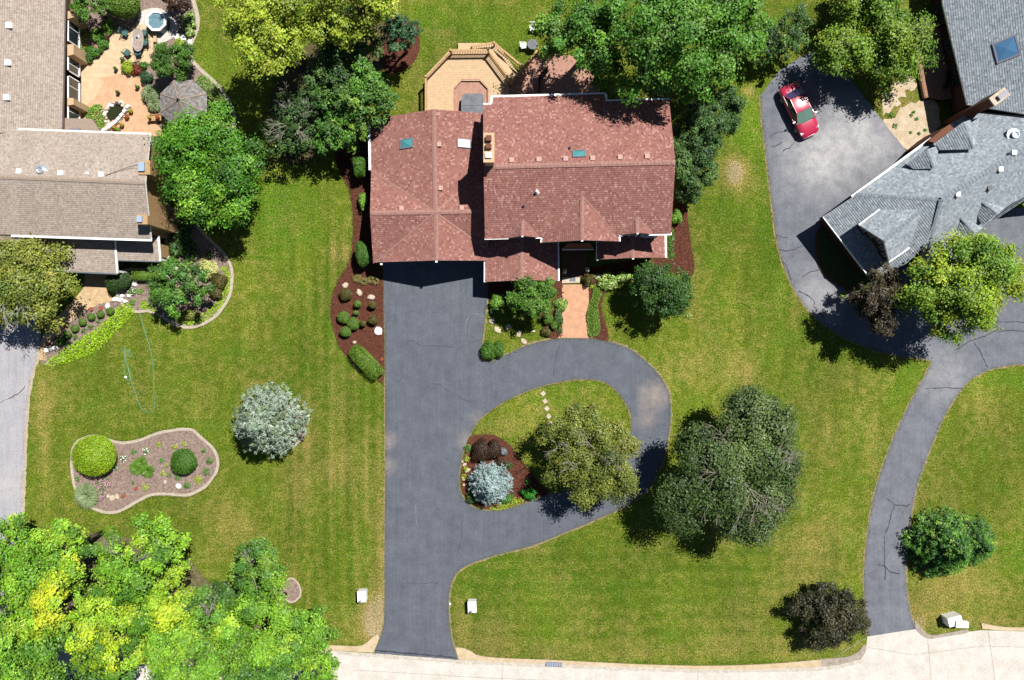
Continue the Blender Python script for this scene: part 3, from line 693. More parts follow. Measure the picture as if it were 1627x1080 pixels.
def ridge(parent, a, b, mat, w=.3, name='ridge_cap', planes=()):
    a, b = P(*a), P(*b)
    if planes: a.z = max(on_plane(q, a.x, a.y).z for q in planes); b.z = max(on_plane(q, b.x, b.y).z for q in planes)
    d = (b - a); s = Vector((d.y, -d.x, 0)).normalized() * w / 2
    n = max(1, int(d.length / .3)); m = MB()
    for i in range(n):
        p, q = a + d * (i / n), a + d * ((i + 1) / n); h0, h1 = Vector((0, 0, .075)), Vector((0, 0, .05)); dr = Vector((0, 0, -.05))
        m.poly([p + h0, q + h1, q + s + h1 + dr, p + s + h0 + dr]); m.poly([q + h1, p + h0, p - s + h0 + dr, q - s + h1 + dr]); m.poly([p + h0, p + s + h0 + dr, p + s, p - s, p - s + h0 + dr])
    return m.build(name, mat, parent)
def gutter(parent, a, b, w=.16, h=.13, mat=None, name='gutter', dz=.03):
    a, b = P(*a), P(*b); a.z += dz; b.z += dz
    m = MB(); m.bar(a, b, w, h); return m.build(name, mat or M_white, parent)
def walls(parent, pp, top, inset, mat, name='wall', z0=0.0):
    w = [XY(*q) for q in pp]; c = (sum(p[0] for p in w) / len(w), sum(p[1] for p in w) / len(w)); w = offset(w, -inset)
    return MB().prism(w, z0, top).build(name, mat, parent), w
def window(parent, c, wd, ht, ang, frame=None, glass=None, bars=1):
    """window on a wall whose outward direction is ang (radians)"""
    dx, dy = math.cos(ang), math.sin(ang); tx, ty = -dy, dx; m = MB()
    def b(off, z, w_, h_, d): m.box(c[0] + tx * off + dx * d / 2, c[1] + ty * off + dy * d / 2, z - h_ / 2, z + h_ / 2, w_, d, ang + math.pi / 2)
    f = .09
    b(0, c[2] + ht / 2, wd, f, .09); b(0, c[2] - ht / 2, wd + .1, f, .13); b(wd / 2 - f / 2, c[2], f, ht - f, .088); b(-wd / 2 + f / 2, c[2], f, ht - f, .088)
    for k in range(bars): b(-wd / 2 + wd * (k + 1) / (bars + 1), c[2], .05, ht - f, .07)
    o = m.build('window', frame or M_white, parent)
    g = MB().box(c[0] + dx * .02, c[1] + dy * .02, c[2] - ht / 2 + f / 2, c[2] + ht / 2 - f / 2, wd - f, .04, ang + math.pi / 2)
    g.build('pane', glass or M_glass, o); return o
def skylight(parent, pl, corners, h, glass, frame):
    q = [XY(x, y, h) for x, y in corners]; up = pl[1]
    base = [on_plane(pl, x, y) for x, y in q]; m = MB(); cc = sum(base, Vector()) / 4
    top = [p + up * .16 for p in base]; inn = [cc + (p - cc) * .84 + up * .16 for p in base]
    for i in range(4):
        j = (i + 1) % 4; m.poly([base[i], base[j], top[j], top[i]]); m.poly([top[i], top[j], inn[j], inn[i]])
    o = m.build('skylight', frame, parent)
    g = MB(); low = [p - up * .03 for p in inn]; dome = cc + up * .24
    for i in range(4): g.poly([low[i], low[(i + 1) % 4], dome])
    g.build('pane', glass, o)
def roof_vent(parent, pl, px, py, h, mat, sz=.26):
    x, y = XY(px, py, h); b = on_plane(pl, x, y)
    MB().box(x, y, b.z - .1, b.z + .18, sz, sz).box(x, y - .01, b.z + .185, b.z + .24, sz * 1.15, sz * 1.15).build('roof_vent', mat, parent)
def pipe(parent, pl, px, py, h, mat=None, r=.07, ht=.35):
    x, y = XY(px, py, h); b = on_plane(pl, x, y)
    MB().lathe(x, y, [(r * 2, b.z - .05), (r * 1.9, b.z + .03), (r, b.z + .05), (r, b.z + ht), (r * .7, b.z + ht), (r * .7, b.z + ht - .08)], 10).build('vent_pipe', mat or M_metal, parent)

# ------------------------------------------------------------------ the red-roofed house
MH = thing('house', 'large house with red shingle cross gable roof and attached garage at the asphalt loop drive', 'house', P(830, 320))
E0, RG = 2.7, 4.7
NW, NP, NE = (589, 190, E0), (689, 173.5, RG), (770, 180, 3.05)
CC, VNW, WP, SWc = (692, 337, RG), (590, 271, E0), (588, 338, RG), (593, 418, E0)
SP, SV, SE = (693.5, 413.5, RG), (597, 416.5, E0), (784, 414, E0)
NV, EP, EV = (772, 268, 3.0), (774, 335, RG), (776, 398, 2.9)
pW = roof(MH, [NW, NP, CC, VNW], M_red); pE = roof(MH, [NP, NE, NV, CC], M_red)
pNw = roof(MH, [VNW, CC, WP], M_red); pSw = roof(MH, [WP, CC, SV, SWc], M_red)
roof(MH, [CC, SP, SV], M_red); roof(MH, [CC, SP, SE, EV], M_red)
pNe = roof(MH, [CC, NV, EP], M_red); roof(MH, [CC, EP, EV], M_red)
ridge(MH, (689, 173.5, RG), (692, 334, RG), M_redcap, .34); ridge(MH, (693, 340, RG), (693.5, 413, RG), M_redcap, .34)
ridge(MH, (588.5, 338, RG), (690, 337, RG), M_redcap, .34); ridge(MH, (694, 336.8, RG), (773, 335, RG), M_redcap, .34)
def valley(parent, a, b, w=.15):
    a, b = P(*a), P(*b); up_ = Vector((0, 0, .1)); MB().bar(a + up_, b + up_, w, .06).build('valley_flashing', M_redcap, parent)
for a, b in ((CC, VNW), (CC, SV), (CC, EV), (CC, NV)): valley(MH, a, b)
gutter(MH, (587.6, 191, E0), (588.5, 270, E0), .26); gutter(MH, (781, 416, E0), (771, 416, E0), .1)
for q in ((693.5, 415.5), (606, 419.5)):
    v = P(q[0], q[1], 4.6 if q[0] > 650 else 2.9); MB().box(v.x, v.y, v.z - .1, v.z + .08, .16, .12).build('eave_light', M_white, MH)
garw, gp = walls(MH, [(592, 195, E0), (770, 190, E0), (784, 412, E0), (596, 412, E0)], 2.72, .5, M_tanwall, 'garage_wall')
# gable ends of the garage wing
def gable(parent, a, b, pk, d, mat):
    a, b, pk = P(*a), P(*b), P(*pk); nrm = Vector((b.y - a.y, a.x - b.x, 0)).normalized() * d
    t = .35; c = (a + b) / 2; a = c + (a - c) * .86; b = c + (b - c) * .86; pk = pk - Vector((0, 0, t)); a.z -= t * .4; b.z -= t * .4
    V = [a + nrm, b + nrm, pk + nrm, a + nrm * 1.3, b + nrm * 1.3, pk + nrm * 1.3]
    add('gable_wall', V, [[0, 1, 2], [5, 4, 3], [0, 3, 4, 1], [1, 4, 5, 2], [2, 5, 3, 0]], mat, parent)
gable(MH, SWc, SE, SP, -.5, M_tanwall); gable(MH, NW, (772, 186, E0), NP, .5, M_tanwall); gable(MH, VNW, SWc, WP, -.5, M_tanwall)
ys = min(p[1] for p in gp)
for gxp in (632, 690, 745):
    x = XY(gxp, 412, 1)[0]; d = MB().box(x, ys - .03, 0.05, 2.3, 2.5, .05)
    o = d.build('garage_door', M_white, MH)
    for k in range(4): MB().box(x, ys - .07, .12 + k * .56, .58 + k * .56, 2.3, .03).build('panel', M_white, o)
# two-storey block
EV2, RV2 = 5.9, 8.5
fpl = roof(MH, [(770.5, 379.5, EV2), (1066, 371, EV2), (1073, 257.5, RV2), (768.4, 265, RV2)], M_red)
bpl = roof(MH, [(768.4, 265, RV2), (1073, 257.5, RV2), (1063, 158.5, 5.6), (767.5, 166.5, 5.6)], M_red)
roof(MH, [P(781, 166.2, 5.6), P(962, 161.2, 5.6), P(961.5, 150, 5.25), P(781, 155, 5.25)], M_red, plane=bpl)
ridge(MH, (788, 264.4, RV2), (1073, 257.5, RV2), M_redcap, .36)
for a, b in (((768, 166, 5.6), (781, 165.5, 5.6)), ((781, 165, 5.55), (781, 154, 5.3)), ((781, 153.6, 5.25), (962, 148.8, 5.25)), ((962.3, 149, 5.25), (963, 160.5, 5.55)), ((963, 160.3, 5.6), (1064, 157.7, 5.6)), ((770, 378.6, EV2), (808, 377.6, EV2)), ((851, 376.9, EV2), (860.8, 376.6, EV2)), ((983.5, 373.2, EV2), (990, 373, EV2)), ((1031, 372, EV2), (1067, 371.2, EV2))):
    gutter(MH, a, b, .2)
def front_gable(apex, peak, lc, rc, ch, ph, ci, depth):
    """gable breaking the front eave: two slopes and a windowed wall"""
    A, B = (*apex, ph), (*peak, ph); l, r_ = (*lc, ch), (*rc, ch)
    lv, rv = (lc[0] + ci, lc[1] - depth, ch), (rc[0] - ci, rc[1] - depth, ch)
    roof(MH, [A, B, l, lv], M_red); roof(MH, [A, B, r_, rv], M_red); ridge(MH, A, B, M_redcap, .3); valley(MH, A, lv, .12); valley(MH, A, rv, .12)
    gable(MH, l, r_, B, -.35, M_cream)
    v = P(peak[0], (lc[1] + rc[1]) / 2, ch)
    c = P((lc[0] + rc[0]) / 2, (lc[1] + rc[1]) / 2, ch)
    e = MB().box(P(*B).x, P(*B).y - .04, ph - .16, ph + .02, .14, .1); e.build('eave_light', M_white, MH)
front_gable((925, 311.5), (925, 381.5), (860.5, 385), (984, 383), 5.75, 7.42, 2, 7)
front_gable((830, 349), (830, 374.4), (807, 378), (856, 377), 5.92, 6.72, 1, 2)
front_gable((1012, 344.5), (1013, 369.8), (983, 373.4), (1037, 371.6), 5.92, 6.72, 1, 2)
gutter(MH, (860.8, 377, 5.8), (860.8, 385.5, 5.7), .2); gutter(MH, (983.6, 373.5, 5.8), (984, 383.5, 5.7), .2)
mw, mp = walls(MH, [(771, 377, EV2), (1066, 371, EV2), (1063, 160, 5.6), (768, 168, 5.6)], 5.35, .5, M_cream, 'upper_wall')
yf = min(p[1] for p in mp)
for (pxx, ww) in ((815, 1.4), (845, 1.2), (905, 1.2), (945, 1.2), (1000, 1.2), (1030, 1.2)): window(MH, (XY(pxx, 378, 4)[0], yf, 4.0), ww, 1.3, -math.pi / 2)
yb = max(p[1] for p in mp)
for pxx in (800, 860, 920, 1000, 1040): window(MH, (XY(pxx, 160, 4)[0], yb, 4.0), 1.2, 1.3, math.pi / 2)
for pxx in (800, 860, 930): window(MH, (XY(pxx, 160, 1.5)[0], yb, 1.6), 1.8, 2.0, math.pi / 2)
# low wings beside the entrance
EL, RL = 2.8, 3.75
roof(MH, [(829, 374, RL), (828.7, 445, RL), (770.7, 447.6, EL), (771, 376, EL)], M_red); roof(MH, [(829, 374, RL), (828.7, 445, RL), (886.7, 445.6, EL), (885.6, 374, EL)], M_red)
ridge(MH, (829, 380, RL), (828.7, 445, RL), M_redcap, .3)
gutter(MH, (771.2, 416, EL), (771, 448, EL), .22); gutter(MH, (886, 384, EL), (887, 446, EL), .22)
gable(MH, (770.7, 447.6, EL), (886.7, 445.6, EL), (828.7, 445, RL), -.45, M_tanwall)
walls(MH, [(774, 378, EL), (884, 376, EL), (884, 443, EL), (774, 445, EL)], 2.65, .4, M_tanwall, 'lower_wall')
roof(MH, [(1005, 364, 3.6), (1005.6, 409.4, 3.6), (948.9, 412, EL), (948, 366, EL)], M_red); roof(MH, [(1005, 364, 3.6), (1005.6, 409.4, 3.6), (1056.5, 409, EL), (1055.5, 364, EL)], M_red)
ridge(MH, (1005, 368, 3.6), (1005.6, 409.4, 3.6), M_redcap, .3)
gutter(MH, (1056.6, 370, EL), (1057.4, 409, EL), .24); gutter(MH, (949, 378, EL), (949, 412, EL), .2)
gable(MH, (948.9, 412, EL), (1056.5, 409, EL), (1005.6, 409.4, 3.6), -.45, M_tanwall)
walls(MH, [(952, 370, EL), (1053, 368, EL), (1053, 406, EL), (952, 409, EL)], 2.65, .4, M_tanwall, 'lower_wall')
for q in ((828.7, 446.3, 3.6), (1005.6, 410.6, 3.45), (949, 412.6, 2.8)):
    v = P(*q); MB().box(v.x, v.y, v.z - .1, v.z + .07, .15, .12).build('eave_light', M_white, MH)
window(MH, (XY(1005, 406, 1.4)[0], XY(1005, 406, EL)[1] + .35, 1.5), 2.4, 1.5, -math.pi / 2, bars=2)
window(MH, (XY(828, 443, 1.4)[0], XY(828, 443, EL)[1] + .35, 1.5), 2.4, 1.5, -math.pi / 2, bars=2)
# entrance: recessed porch with a little copper-brown canopy
pc = [P(902, 386.5, 3.3), P(938, 386.5, 3.3), P(943, 395.5, 2.8), P(893, 395.5, 2.8)]
roof(MH, pc, M_noise('copper_brown_canopy', C(150, 78, 46), C(178, 100, 62), 9, .6, .2), 'canopy', .2, .02, .1)
gutter(MH, (893, 395.8, 2.8), (943, 395.2, 2.8), .14)
pf = MB().prism(wpts([(893, 392), (932, 392), (932, 440), (893, 441)]), 0, .16).build('porch_floor', M_porch, MH)
MB().prism(wpts([(893, 441.3), (921, 438), (921, 449), (893, 450)]), 0, .14).build('door_step', M_stone, MH)
MB().prism(wpts([(905, 441), (914, 440.5), (914, 447), (905, 447)]), .142, .16).build('door_mat', M_greyvinyl, MH)
MB().prism(wpts([(932.5, 436), (955, 436), (955, 441), (932.5, 441)]), 0, .2).build('porch_ledge', M_stone, MH)
dx_, dy_ = XY(913, 391); dr = MB().box(dx_, yf - .04, .16, 2.3, 1.0, .06).build('door', M_darkwood, MH); MB().box(dx_ + .4, yf - .1, 1.1, 1.2, .05, .06).build('handle', M_metal, dr)
# chimney on the left gable
ch = [XY(768, 210.5, 10), XY(785.6, 210.5, 10), XY(785.6, 257.8, 10), XY(768, 257.8, 10)]
chm = MB().prism(offset(ch, -.08), 0, 9.8).build('chimney', M_cream, MH)
MB().prism(ch, 9.82, 10.0).build('chimney_cap', M_cream, chm)
for (a, b, c_, d, m_, z) in ((771.8, 215.3, 780.8, 223.8, M_brick, 10.35), (771.8, 228.5, 780.8, 236, M_brick, 10.35), (771.5, 241.5, 781, 250, M_white, 10.2)):
    MB().prism([XY(a, b, 10.2), XY(c_, b, 10.2), XY(c_, d, 10.2), XY(a, d, 10.2)], 10.005, z).build('flue', m_, chm)
# skylights and vents
M_skyframe = NB('skylight_frame').done(C(150, 150, 165), .5, .4)
skylight(MH, pW, [(636.4, 236), (657, 234.8), (657.6, 219.4), (637, 221)], 3.9, M_skyglass, M_skyframe)
skylight(MH, pE, [(725.4, 233), (746.5, 233), (746, 218.6), (725.2, 218.6)], 4.2, M_blind, M_skyframe)
skylight(MH, bpl, [(909.5, 252), (930.5, 251.2), (930.5, 239.6), (909.5, 240)], 8.0, M_skyglass, M_skyframe)
for q in ((813, 254), (856, 253), (898.7, 252), (941.4, 251), (985, 249.5), (1028, 248)): roof_vent(MH, bpl, *q, 8.3, M_vent, .3)
for pl, q in ((pE, (697.7, 228.4)), (pE, (700, 297.8)), (pNw, (637.7, 330)), (pNe, (733.7, 329.3))): roof_vent(MH, pl, *q, 4.8, M_vent, .3)
pipe(MH, bpl, 905.3, 235, 7.8, M_dark); pipe(MH, fpl, 853, 305.4, 7.4, M_metal, .1, .45); pipe(MH, fpl, 832, 327, 7.0, M_dark, .07, .25)

# ------------------------------------------------------------------ back deck
DK = thing('deck', 'honey stained octagonal timber deck with rails behind the red roofed house', 'deck', P(740, 130))
DZ = 1.0
deckpoly = [(677.2, 121), (716.3, 80), (775.8, 79), (808, 131), (812, 185), (677.4, 185)]
dp = [XY(x, y, DZ) for x, y in deckpoly]
pit = [XY(x, y, DZ) for x, y in ((721.5, 140.5), (734, 126), (761.6, 126), (775.4, 140.5), (775.4, 184), (721.5, 184))]
# boards run across: each one its own strip, cut round the sunken octagon
def boards(parent, poly, hole, z, th, w, mat, name, ang=0.0):
    ca, sa = math.cos(ang), math.sin(ang); rot = lambda p: (p[0] * ca + p[1] * sa, -p[0] * sa + p[1] * ca); inv = lambda p: (p[0] * ca - p[1] * sa, p[0] * sa + p[1] * ca)
    q = [rot(p) for p in poly]; hq = [rot(p) for p in hole] if hole else None
    y0, y1 = min(p[1] for p in q), max(p[1] for p in q); k = 0; m = MB()
    def xs(pl, y):
        r = []
        for i in range(len(pl)):
            a, b = pl[i], pl[(i + 1) % len(pl)]
            if (a[1] > y) != (b[1] > y): r.append(a[0] + (b[0] - a[0]) * (y - a[1]) / (b[1] - a[1]))
        return sorted(r)
    y = y0
    while y < y1 - .02:
        ya, yb_ = y + .004, min(y + w - .004, y1 - .001); x0, x1 = xs(q, ya), xs(q, yb_)
        if len(x0) >= 2 and len(x1) >= 2:
            segs = [(x0[0], x1[0], x0[-1], x1[-1])]
            if hq:
                h0, h1 = xs(hq, ya), xs(hq, yb_)
                if len(h0) >= 2 and len(h1) >= 2: segs = [(x0[0], x1[0], h0[0], h1[0]), (h0[-1], h1[-1], x0[-1], x1[-1])]
            for a, b, c_, d in segs:
                if c_ - a > .05 and d - b > .05: m.prism([inv((a, ya)), inv((c_, ya)), inv((d, yb_)), inv((b, yb_))], z - th + rng.uniform(-.002, .002), z + rng.uniform(-.002, .002))
        y += w
    return m.build(name, mat, parent)
boards(DK, dp, pit, DZ, .04, .14, M_deck, 'deck_boards')
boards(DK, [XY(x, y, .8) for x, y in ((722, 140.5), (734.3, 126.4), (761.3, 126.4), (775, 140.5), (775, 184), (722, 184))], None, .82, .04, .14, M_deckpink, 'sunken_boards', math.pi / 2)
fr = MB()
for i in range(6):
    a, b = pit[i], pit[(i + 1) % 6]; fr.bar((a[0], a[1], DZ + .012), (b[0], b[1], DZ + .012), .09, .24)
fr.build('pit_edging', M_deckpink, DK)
for i in range(5):
    a, b = dp[i], dp[(i + 1) % 6]
    MB().bar((a[0], a[1], DZ - .05), (b[0], b[1], DZ - .05), .05, .25).build('rim_joist', M_deckedge, DK)
for x, y in ((679, 122), (679, 150), (679, 178), (716, 83), (745, 82), (774, 82), (700, 120), (740, 150), (790, 150), (805, 135)):
    v = XY(x, y, DZ); MB().box(v[0], v[1], 0, DZ - .05, .14, .14).build('support_post', M_deckedge, DK)
def railing(parent, pts, z, hgt, mat, posts=True, step=.13):
    for a, b in zip(pts[:-1], pts[1:]):
        a, b = Vector((*a, 0)), Vector((*b, 0)); d = b - a; n = max(1, int(d.length / step)); m = MB()
        for i in range(1, n):
            p = a + d * (i / n); m.box(p.x, p.y, z + .08, z + hgt - .06, .035, .035, math.atan2(d.y, d.x))
        m.build('balusters', mat, parent)
        MB().bar((a.x, a.y, z + hgt), (b.x, b.y, z + hgt), .15, .05).build('top_rail', mat, parent)
        MB().bar((a.x, a.y, z + hgt - .09), (b.x, b.y, z + hgt - .09), .05, .08).build('sub_rail', mat, parent)
        MB().bar((a.x, a.y, z + .12), (b.x, b.y, z + .12), .05, .07).build('bottom_rail', mat, parent)
    if posts:
        for p in pts: MB().box(p[0], p[1], z - .2, z + hgt + .1, .13, .13).box(p[0], p[1], z + hgt + .1, z + hgt + .14, .17, .17).build('rail_post', mat, parent)
rp = [XY(x, y, 2.0) for x, y in ((676.5, 182), (676.5, 121), (716, 79.5), (776, 78.8))]
railing(DK, rp, DZ, 1.0, M_deckedge)
rp2 = [XY(x, y, 2.0) for x, y in ((776, 79.5), (812, 128))]
railing(DK, rp2, DZ, 1.0, M_deckedge)
# steps down the far side and their outer rail
for k, (d0, zz) in enumerate(((6, .76), (12, .52), (18, .28))):
    st = [(776 + d0 * .75, 78.6 - d0 * .55), (811 + d0 * .75, 128 - d0 * .55), (811 + (d0 - 6) * .75, 128 - (d0 - 6) * .55), (776 + (d0 - 6) * .75, 78.6 - (d0 - 6) * .55)]
    MB().prism([XY(x, y, zz) for x, y in st], zz - .05, zz).build('step', M_deck, DK)
    st = [(728, 79 - d0 * .6), (777 + d0 * .7, 78.6 - d0 * .6), (777 + (d0 - 6) * .7, 79 - (d0 - 6) * .6), (728, 79.2 - (d0 - 6) * .6)]
    MB().prism([XY(x, y, zz) for x, y in st], zz - .05, zz - .004).build('step', M_deck, DK)
railing(DK, [XY(x, y, 1.3) for x, y in ((749, 73), (785, 67.5), (829, 104))], .25, 1.05, M_deckedge, True, .2)
# shaded lower deck under the tree
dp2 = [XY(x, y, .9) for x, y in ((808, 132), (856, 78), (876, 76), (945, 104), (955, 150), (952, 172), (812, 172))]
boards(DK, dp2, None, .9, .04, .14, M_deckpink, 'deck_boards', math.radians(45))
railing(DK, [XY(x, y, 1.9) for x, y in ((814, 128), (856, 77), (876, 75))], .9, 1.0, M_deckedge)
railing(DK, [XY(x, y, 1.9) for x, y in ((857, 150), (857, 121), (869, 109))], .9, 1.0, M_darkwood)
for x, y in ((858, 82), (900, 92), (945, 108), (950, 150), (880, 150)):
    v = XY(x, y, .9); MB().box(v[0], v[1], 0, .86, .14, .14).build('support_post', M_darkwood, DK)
HT = [XY(x, y, 1.55) for x, y in smooth_curve([(733.5, 155), (738, 149.5), (750, 148.5), (764, 148.5), (768, 153), (768, 176), (766, 186), (750, 188), (736, 187), (733, 180)], 3)]
tub = thing('hot_tub', 'hot tub under grey vinyl cover sunk in the octagonal deck', 'hot tub', (HT[0][0], HT[0][1], .82))
MB().prism(offset(HT, -.06), .821, 1.45).build('shell', M_darkwood, tub); MB().prism(HT, 1.452, 1.56).build('cover', M_greyvinyl, tub)
MB().bar((HT[0][0], sum(p[1] for p in HT) / len(HT), 1.568), (HT[13][0] if len(HT) > 13 else HT[-1][0], sum(p[1] for p in HT) / len(HT), 1.568), .03, .012).build('cover_seam', M_dark, tub)

# ------------------------------------------------------------------ the tan-roofed house
LH = thing('house', 'long house with brown tan shingle roof, two brick chimneys and a rear patio', 'house', P(60, 300))
le, lr = 4.6, 6.5
lN = roof(LH, [(29, 206.5, le), (239, 214, le), (231, 289.5, lr), (-140, 275, lr), (-140, 200, le)], M_tan, row=.16, lift=.042)
lS = roof(LH, [(231, 289.5, lr), (-140, 275, lr), (-140, 366, le), (18, 372.5, le), (240.5, 379.8, le)], M_tan, row=.16, lift=.042)
ridge(LH, (-140, 275, lr), (231, 289.5, lr), M_tancap, .34)
lE = roof(LH, [(104.5, -70, 3.1), (98.5, 206, 3.1), (-60, 214, 6.0), (-50, -70, 6.0)], M_tan, row=.16, lift=.042, fascia=M_noise('brown_fascia', C(112, 100, 96), C(134, 122, 116), 4, .7, .1))
roof(LH, [(-60, 214, 6.0), (-50, -70, 6.0), (-230, -70, 3.1), (-230, 214, 3.1)], M_tan, row=.16, lift=.042)
gutter(LH, (29, 206, le), (239.5, 213.6, le), .24); gutter(LH, (18, 373.5, le), (241, 380.5, le), .26)
gutter(LH, (104.8, -70, 3.1), (99, 206, 3.1), .18, mat=bpy.data.materials['brown_fascia'])
add('roof_slope', *(lambda pts: ([tuple(p) for p in pts], [[0, 1, 2, 3]]))([P(-140, 366, 4.5), P(34, 373, 4.5), P(34.4, 385.5, 4.2), P(-140, 380, 4.2)]), M_tancap, LH)
lA = roof(LH, [(-60, 378, 3.2), (182, 380, 3.2), (186, 434, 2.5), (40, 427.5, 2.5), (-20, 424, 2.5)], M_tan, row=.16, lift=.042)
lB = roof(LH, [(183, 376, 3.0), (250, 378, 3.0), (254.6, 414.5, 2.5), (185, 412.5, 2.5)], M_tan, row=.16, lift=.042)
gutter(LH, (182.5, 380, 3.22), (186.6, 434, 2.52), .14); gutter(LH, (251.5, 374, 3.04), (255, 414.8, 2.52), .14)
M_dkgut = NB('slate_gutter').done(C(120, 130, 138), .5, .4)
gutter(LH, (40, 428.5, 2.5), (186.4, 435, 2.5), .12, mat=M_dkgut); gutter(LH, (186.6, 413.2, 2.5), (255, 415.3, 2.5), .12, mat=M_dkgut)
lw, lp = walls(LH, [(-140, 205, le), (236, 216, le), (236, 377, le), (-140, 368, le)], 4.4, .45, M_tanwall, 'wall')
gable(LH, (238, 216, le), (240, 378, le), (231, 289.5, lr), .3, M_tanwall)
walls(LH, [(-60, -70, 3.1), (100, -70, 3.1), (95, 215, 3.1), (-60, 215, 3.1)], 2.95, .35, M_cream, 'rear_wall')
walls(LH, [(-20, 385, 2.7), (182, 388, 2.7), (182, 420, 2.7), (-20, 415, 2.7)], 2.35, .1, M_darkwood, 'porch_wall')
walls(LH, [(184, 384, 2.7), (250, 384, 2.7), (250, 408, 2.7), (184, 406, 2.7)], 2.35, .1, M_tanwall, 'porch_wall')
for q in ((182, 430), (135, 428), (250, 411)):
    v = XY(*q, 2.6); MB().box(v[0], v[1], 0, 2.34, .16, .16).build('porch_post', M_white, LH)
xr = XY(131, 60)[0]
for (py, wd, b) in ((48, 2.4, 1), (105, 2.2, 1), (140, 2.4, 1), (180, 1.6, 1)):
    window(LH, (xr - .02, XY(131, py, 1.4)[1], 1.45), wd, 1.7, 0.0, M_white, M_glass, b)
# bay projections seen on the patio side
for (a, b) in ((74, 92), (158, 170), (22, 34)):
    MB().prism([XY(112, a, 2), XY(132, a + 6, 1), XY(132, b + 4, 1), XY(112, b, 2)], 0.06, 2.5).build('bay', M_cream, LH)
for (a, b, c_, d) in ((219.5, 255, 231, 276), (216.8, 341, 227, 355)):
    w_ = [XY(a, b, 6.5), XY(c_, b, 6.5), XY(c_, d, 6.5), XY(a, d, 6.5)]
    w2 = [(x + (.28 if i in (1, 2) else 0), y) for i, (x, y) in enumerate(w_)]
    o = MB().prism(w2, 0, 6.3).build('chimney', M_tanwall, LH); m_ = [((p[0] - w_[0][0]) * .8 + w_[0][0] + .05, (p[1] - w_[0][1]) * .7 + w_[0][1] - .1) for p in w_]
    MB().prism(offset(w2, .05), 6.31, 6.4).build('chimney_cap', M_tanwall, o); MB().prism(m_, 6.405, 6.6).build('flue', M_bluecap, o)
sm = [XY(101, 187, 2.8), XY(146, 189, 2.8), XY(158, 207, 2.8), XY(158, 214, 2.8), XY(100, 214, 2.8)]
MB().prism(sm, 2.5, 2.8).build('canopy', M_tancap, LH); s2 = MB().prism([XY(111, 203.5, 2.9), XY(127, 203.5, 2.9), XY(127, 208, 2.9), XY(111, 208, 2.9)], 2.805, 2.95).build('skylight', M_skyframe, LH)
for q in ((18, 42), (16, 101), (14, 156)): roof_vent(LH, lE, *q, 4.6, M_white, .4)
for q in ((33, 272.5), (99, 275.5), (163, 277.5)): roof_vent(LH, lN, *q, 6.2, M_white, .32)
pipe(LH, lN, 66, 271, 6.2, M_metal, .28, .3); pipe(LH, lN, 139, 276, 6.2, M_white, .08, .2)
ws = MB().tube([P(168, 278.5, 6.4), P(185, 272, 6.3), P(205, 265, 6.2), P(222, 261, 6.5)], .02, 5).build('antenna_cable', M_dark, LH)

# ------------------------------------------------------------------ the grey-roofed house
RH = thing('house', 'angled house with blue grey shingle roof and many dormers beside the worn asphalt court', 'house', P(1520, 280))
r0, r1 = 3.0, 6.4
rSW = roof(RH, [(1308.5, 343.5, r0), (1354, 311.5, 3.3), (1494, 317, r1), (1468, 392, 5.0), (1440, 418, 4.2), (1386, 444, r0)], M_grey, row=.17, lift=.06, plane=plane_of([P(1308.5, 343.5, r0), P(1494, 317, r1), P(1386, 444, r0)]))
rNW = roof(RH, [(1354, 311.5, 3.4), (1494, 317, r1), (1700, 191, r1), (1660, 186, 6.0), (1570, 172, 4.6), (1545, 176, 3.9), (1480, 219, 3.4)], M_grey, row=.17, plane=plane_of([P(1354, 311.5, 3.3), P(1494, 317, r1), P(1700, 191, r1), P(1480, 219, 3.3)]))
rSE = roof(RH, [(1494, 317, r1), (1700, 191, r1), (1700, 275, 4.1), (1600, 327, 3.6), (1550, 372, 3.4), (1480, 424, 3.1), (1452, 430, 3.1)], M_grey, row=.17, plane=plane_of([P(1494, 317, r1), P(1700, 191, r1), P(1600, 327, 3.4), P(1480, 424, 3.1)]))
ridge(RH, (1494, 317, r1), (1700, 191, r1), M_greycap, .4, planes=(rNW, rSE)); ridge(RH, (1354, 311.5, 3.6), (1494, 317, r1), M_greycap, .3, planes=(rNW, rSW)); ridge(RH, (1494, 317, r1), (1458, 412, 3.6), M_greycap, .3, planes=(rSE, rSW))
rN = roof(RH, [(1496.5, -60, 3.2), (1500, 5, 3.2), (1534, 168, 3.2), (1572, 172, 4.2), (1700, 191, 6.9), (1700, -60, 7.2)], M_grey, row=.17)
roof(RH, [(1594, 321, 3.7), (1700, 240, 5.0), (1700, 308, 3.3), (1627, 312, 3.3)], M_grey, row=.17)
gutter(RH, (1308.5, 343.5, r0), (1386, 444.5, r0), .2); gutter(RH, (1353, 312, 3.45), (1480, 219, 3.4), .16)
